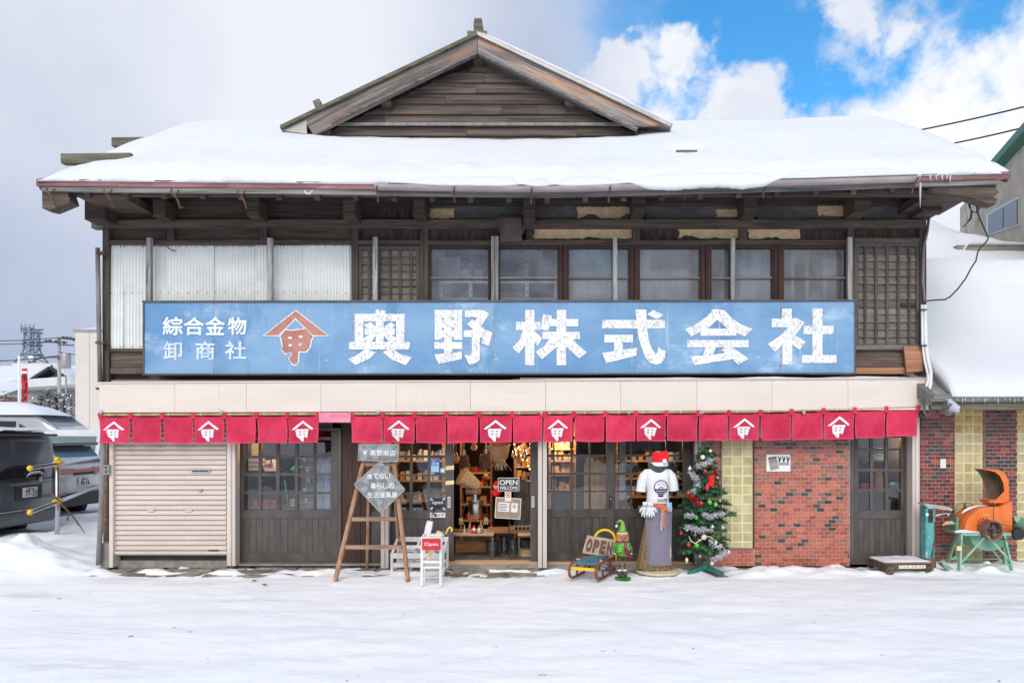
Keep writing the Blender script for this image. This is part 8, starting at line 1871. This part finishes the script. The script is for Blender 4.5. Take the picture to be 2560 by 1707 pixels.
for a, b, t in ((143,186,846), (106,168,855), (150,184,862), (128,152,893)): MB().bar(P(a,t,y-.2), P(b,t+1,y-.2), .09).obj('crossarm', M['iron_dark'], up_)
for a, t in ((158,845),(167,846),(176,847),(184,849),(115,854),(125,853),(140,855),(160,857)): MB().ball(P(a,t-1,y-.2), .12, 8, 6).obj('insulator', M['iron_dark'], up_, smooth=True)
MB().lathe([(.0,0),(.32,0),(.34,.05),(.34,1.0),(.3,1.05),(0,1.05)], P(164,920,y-.1), 14).obj('transformer', M['flashing'], up_, smooth=.7); MB().tube([(X(165,34),34,0),(X(165,34),34,Z(940,34))], .05, 8).obj('lamp_post', M['flashing'], None, smooth=True, label='thin grey lamp post right of the utility pole', category='post')
k = 0
for a, b, c, d, lb in ((-60,852,146,844,'highest wire running left from the utility pole'), (-60,860,146,853,'second wire running left from the utility pole'), (-60,905,146,889,'third wire running left above the lattice tower foot'), (-60,902,130,893,'lower wire running left across the lattice tower'), (148,880,260,890,'faint wire running right from the utility pole')):
    wire([P(lerp(a,c,i/8), lerp(b,d,i/8)+3*math.sin(PI*i/8), 41.8) for i in range(9)], .03, lb)
bn = T('shop_banner', 'tall red banner with black characters on a white pole', 'banner', (X(48,34), 34, 0)); y = 34
MB().tube([(X(47.5,y),y,0), (X(47.5,y),y,Z(889,y))], .06, 8).obj('pole', M['paper'], bn, smooth=True); MB().grid(lambda i, j: (lerp(X(55.5,y),X(71,y),i), y-.05+.03*math.sin(i*5+j*7), lerp(Z(1005,y),Z(921,y),j)), 6, 12).obj('banner_cloth', M['banner_red'], bn, smooth=True)
MB().tube([(X(53.5,y),y-.05,0), (X(53.5,y),y-.05,Z(919,y))], .02, 6).obj('banner_rod', M['paper'], bn); MB().box(X(56,y), X(70.5,y), y-.11, y-.10, Z(934,y), Z(928,y)).obj('banner_head', M['paper'], bn)
MB().rb(62, 65.5, 955, 968, y-.116, y-.114).obj('lettering', M['print_black'], bn)
for k, ch in ((0,'ラ'), (2,'メ'), (3,'ン')): text(ch, X(57.2,y), X(70,y), Z(952+k*16.5,y), Z(938+k*16.5,y), y-.115, M['print_black'], bn, bold=.045)
def shrub(px, py0, py1, w, y, label, conif):
    t = T('snowy_shrub', label, 'shrub', (X(px,y), y, 0), 'snowy shrubs beyond the cars'); zb, zt = max(0,Z(py0,y)), Z(py1,y); rr = random.Random(int(px)); q = MB(); s_ = MB()
    MB().tube([(X(px,y),y,0), (X(px,y),y,zt-.3)], .06, 6).obj('trunk', M['bark'], t)
    for k in range(260):
        f = rr.random(); r = w*(1-f*.92) if conif else w*math.sqrt(max(.05,1-(2*f-1)**2)); a = rr.uniform(0,2*PI); d = rr.uniform(.3,1)*r; c = Vector((X(px,y)+d*math.cos(a), y+d*math.sin(a), lerp(.2,zt,f))); v = Vector((math.cos(a),math.sin(a),rr.uniform(-.6,.1)))*rr.uniform(.15,.35); o = Vector((-math.sin(a),math.cos(a),0))*rr.uniform(.05,.12); m = s_ if rr.random() < .33 else q; up2 = Vector((0,0,.07 if m is s_ else 0)); i = len(m.v)
        m.v += [tuple(c-o+up2),tuple(c+o+up2),tuple(c+v+up2)]; m.f.append((i,i+1,i+2))
    q.obj('crown', M['shrub'], t); s_.obj('snow_clumps', M['snow'], t)
shrub(102, 1010, 985, .9, 33, 'small conifer left of the utility pole', 1); shrub(123, 1015, 972, 1.3, 33, 'tallest snowy conifer by the utility pole', 1); shrub(142, 1015, 980, .8, 33.5, 'slim conifer behind the utility pole', 1); shrub(160, 1015, 982, .8, 33, 'snowy shrub between the utility pole and the thin lamp post', 0); shrub(178, 1015, 985, .9, 33, 'snowy shrub beside the beige building', 0); shrub(85, 1010, 992, .8, 33, 'low snowy shrub right of the red banner', 0); shrub(15, 1005, 975, 1.2, 36, 'snow-laden shrub in front of the reddish house', 0)
q = MB(); q.grid(lambda i, j: (lerp(X(-90,26),X(200,26),i), lerp(24,30,j), .2+1.9*math.sin(PI*j)*(.75+.35*fbm(i*6,j*2,3))*min(1,(1-i)*6)), 60, 12); q.obj('snow_bank', M['snow'], None, smooth=True, label='long ploughed snow bank behind the parked cars', category='snow', kind='stuff')
# ================================================================ across the street (seen in the panes)
q = MB(); q.grid(lambda i, j: (lerp(-22,22,i), lerp(-18.5,-14,j), -.05+1.15*math.sin(PI*j)**.8*(.8+.5*fbm(i*14,j*3,8))), 120, 14); q.obj('snow_bank', M['snow'], None, smooth=True, label='ploughed snow bank across the street', category='snow', kind='stuff')
nh = T('house_across_street', 'dark wooden house across the street', 'house', (1,-27,0)); MB().box(-11, 12, -33, -26, 0, 3.4).obj('wall', M['neighbour_wall'], nh)
q = MB(); q.prism([(-33.8,3.3),(-25.2,3.3),(-29.5,4.9)], -11.5, 12.5); q.v = [(y_,x_,z_) for x_,y_,z_ in q.v]; q.f = [f[::-1] for f in q.f]; q.obj('snowy_roof', M['snow'], nh)
for k in range(5): MB().box(-9+k*4.2, -7+k*4.2, -26.0, -25.95, .9, 2.3).obj('window', M['car_window_pale'], nh)
# fallen leaves and clods on the snow
for px_, py_, lb in ((636,1453,'curled dead brown leaf on the snow before the left door'), (662,1463,'small dark twig on the snow before the left door'), (1018,1452,'dark clod of ice at the foot of the ladder')):
    d_ = EYE*F/(py_-H)-D; c = Vector((X(px_,d_), d_, gz(X(px_,d_),d_)+.012)); q = MB(); q.grid(lambda i, j: (c.x+(i-.5)*.075*math.sin(PI*j+.2), c.y+(j-.5)*.05, c.z+.02*abs(i-.5)), 5, 4); q.obj('dead_leaf' if 'leaf' in lb else 'debris', M['leaf_dead' if 'leaf' in lb else 'iron_dark'], None, label=lb, category='leaf' if 'leaf' in lb else 'debris')

# broken lumps of packed snow thrown up on the street
q = MB(); rl = random.Random(12)
for k in range(70):
    x = rl.uniform(-9, 7); y = -1.3 - 4.4*rl.random()**.8; r = rl.uniform(.004, .012)*(1 if rl.random() < .9 else 1.8); z = gz(x, y)
    q.ball((x, y, z+r*.12), r, 7, 5, (rl.uniform(.9,1.9), rl.uniform(.8,1.5), .45))
q.obj('street_grit', M['ice_dirt'], None, label='small grey lumps of ice and grit scattered on the street', category='grit', kind='stuff')
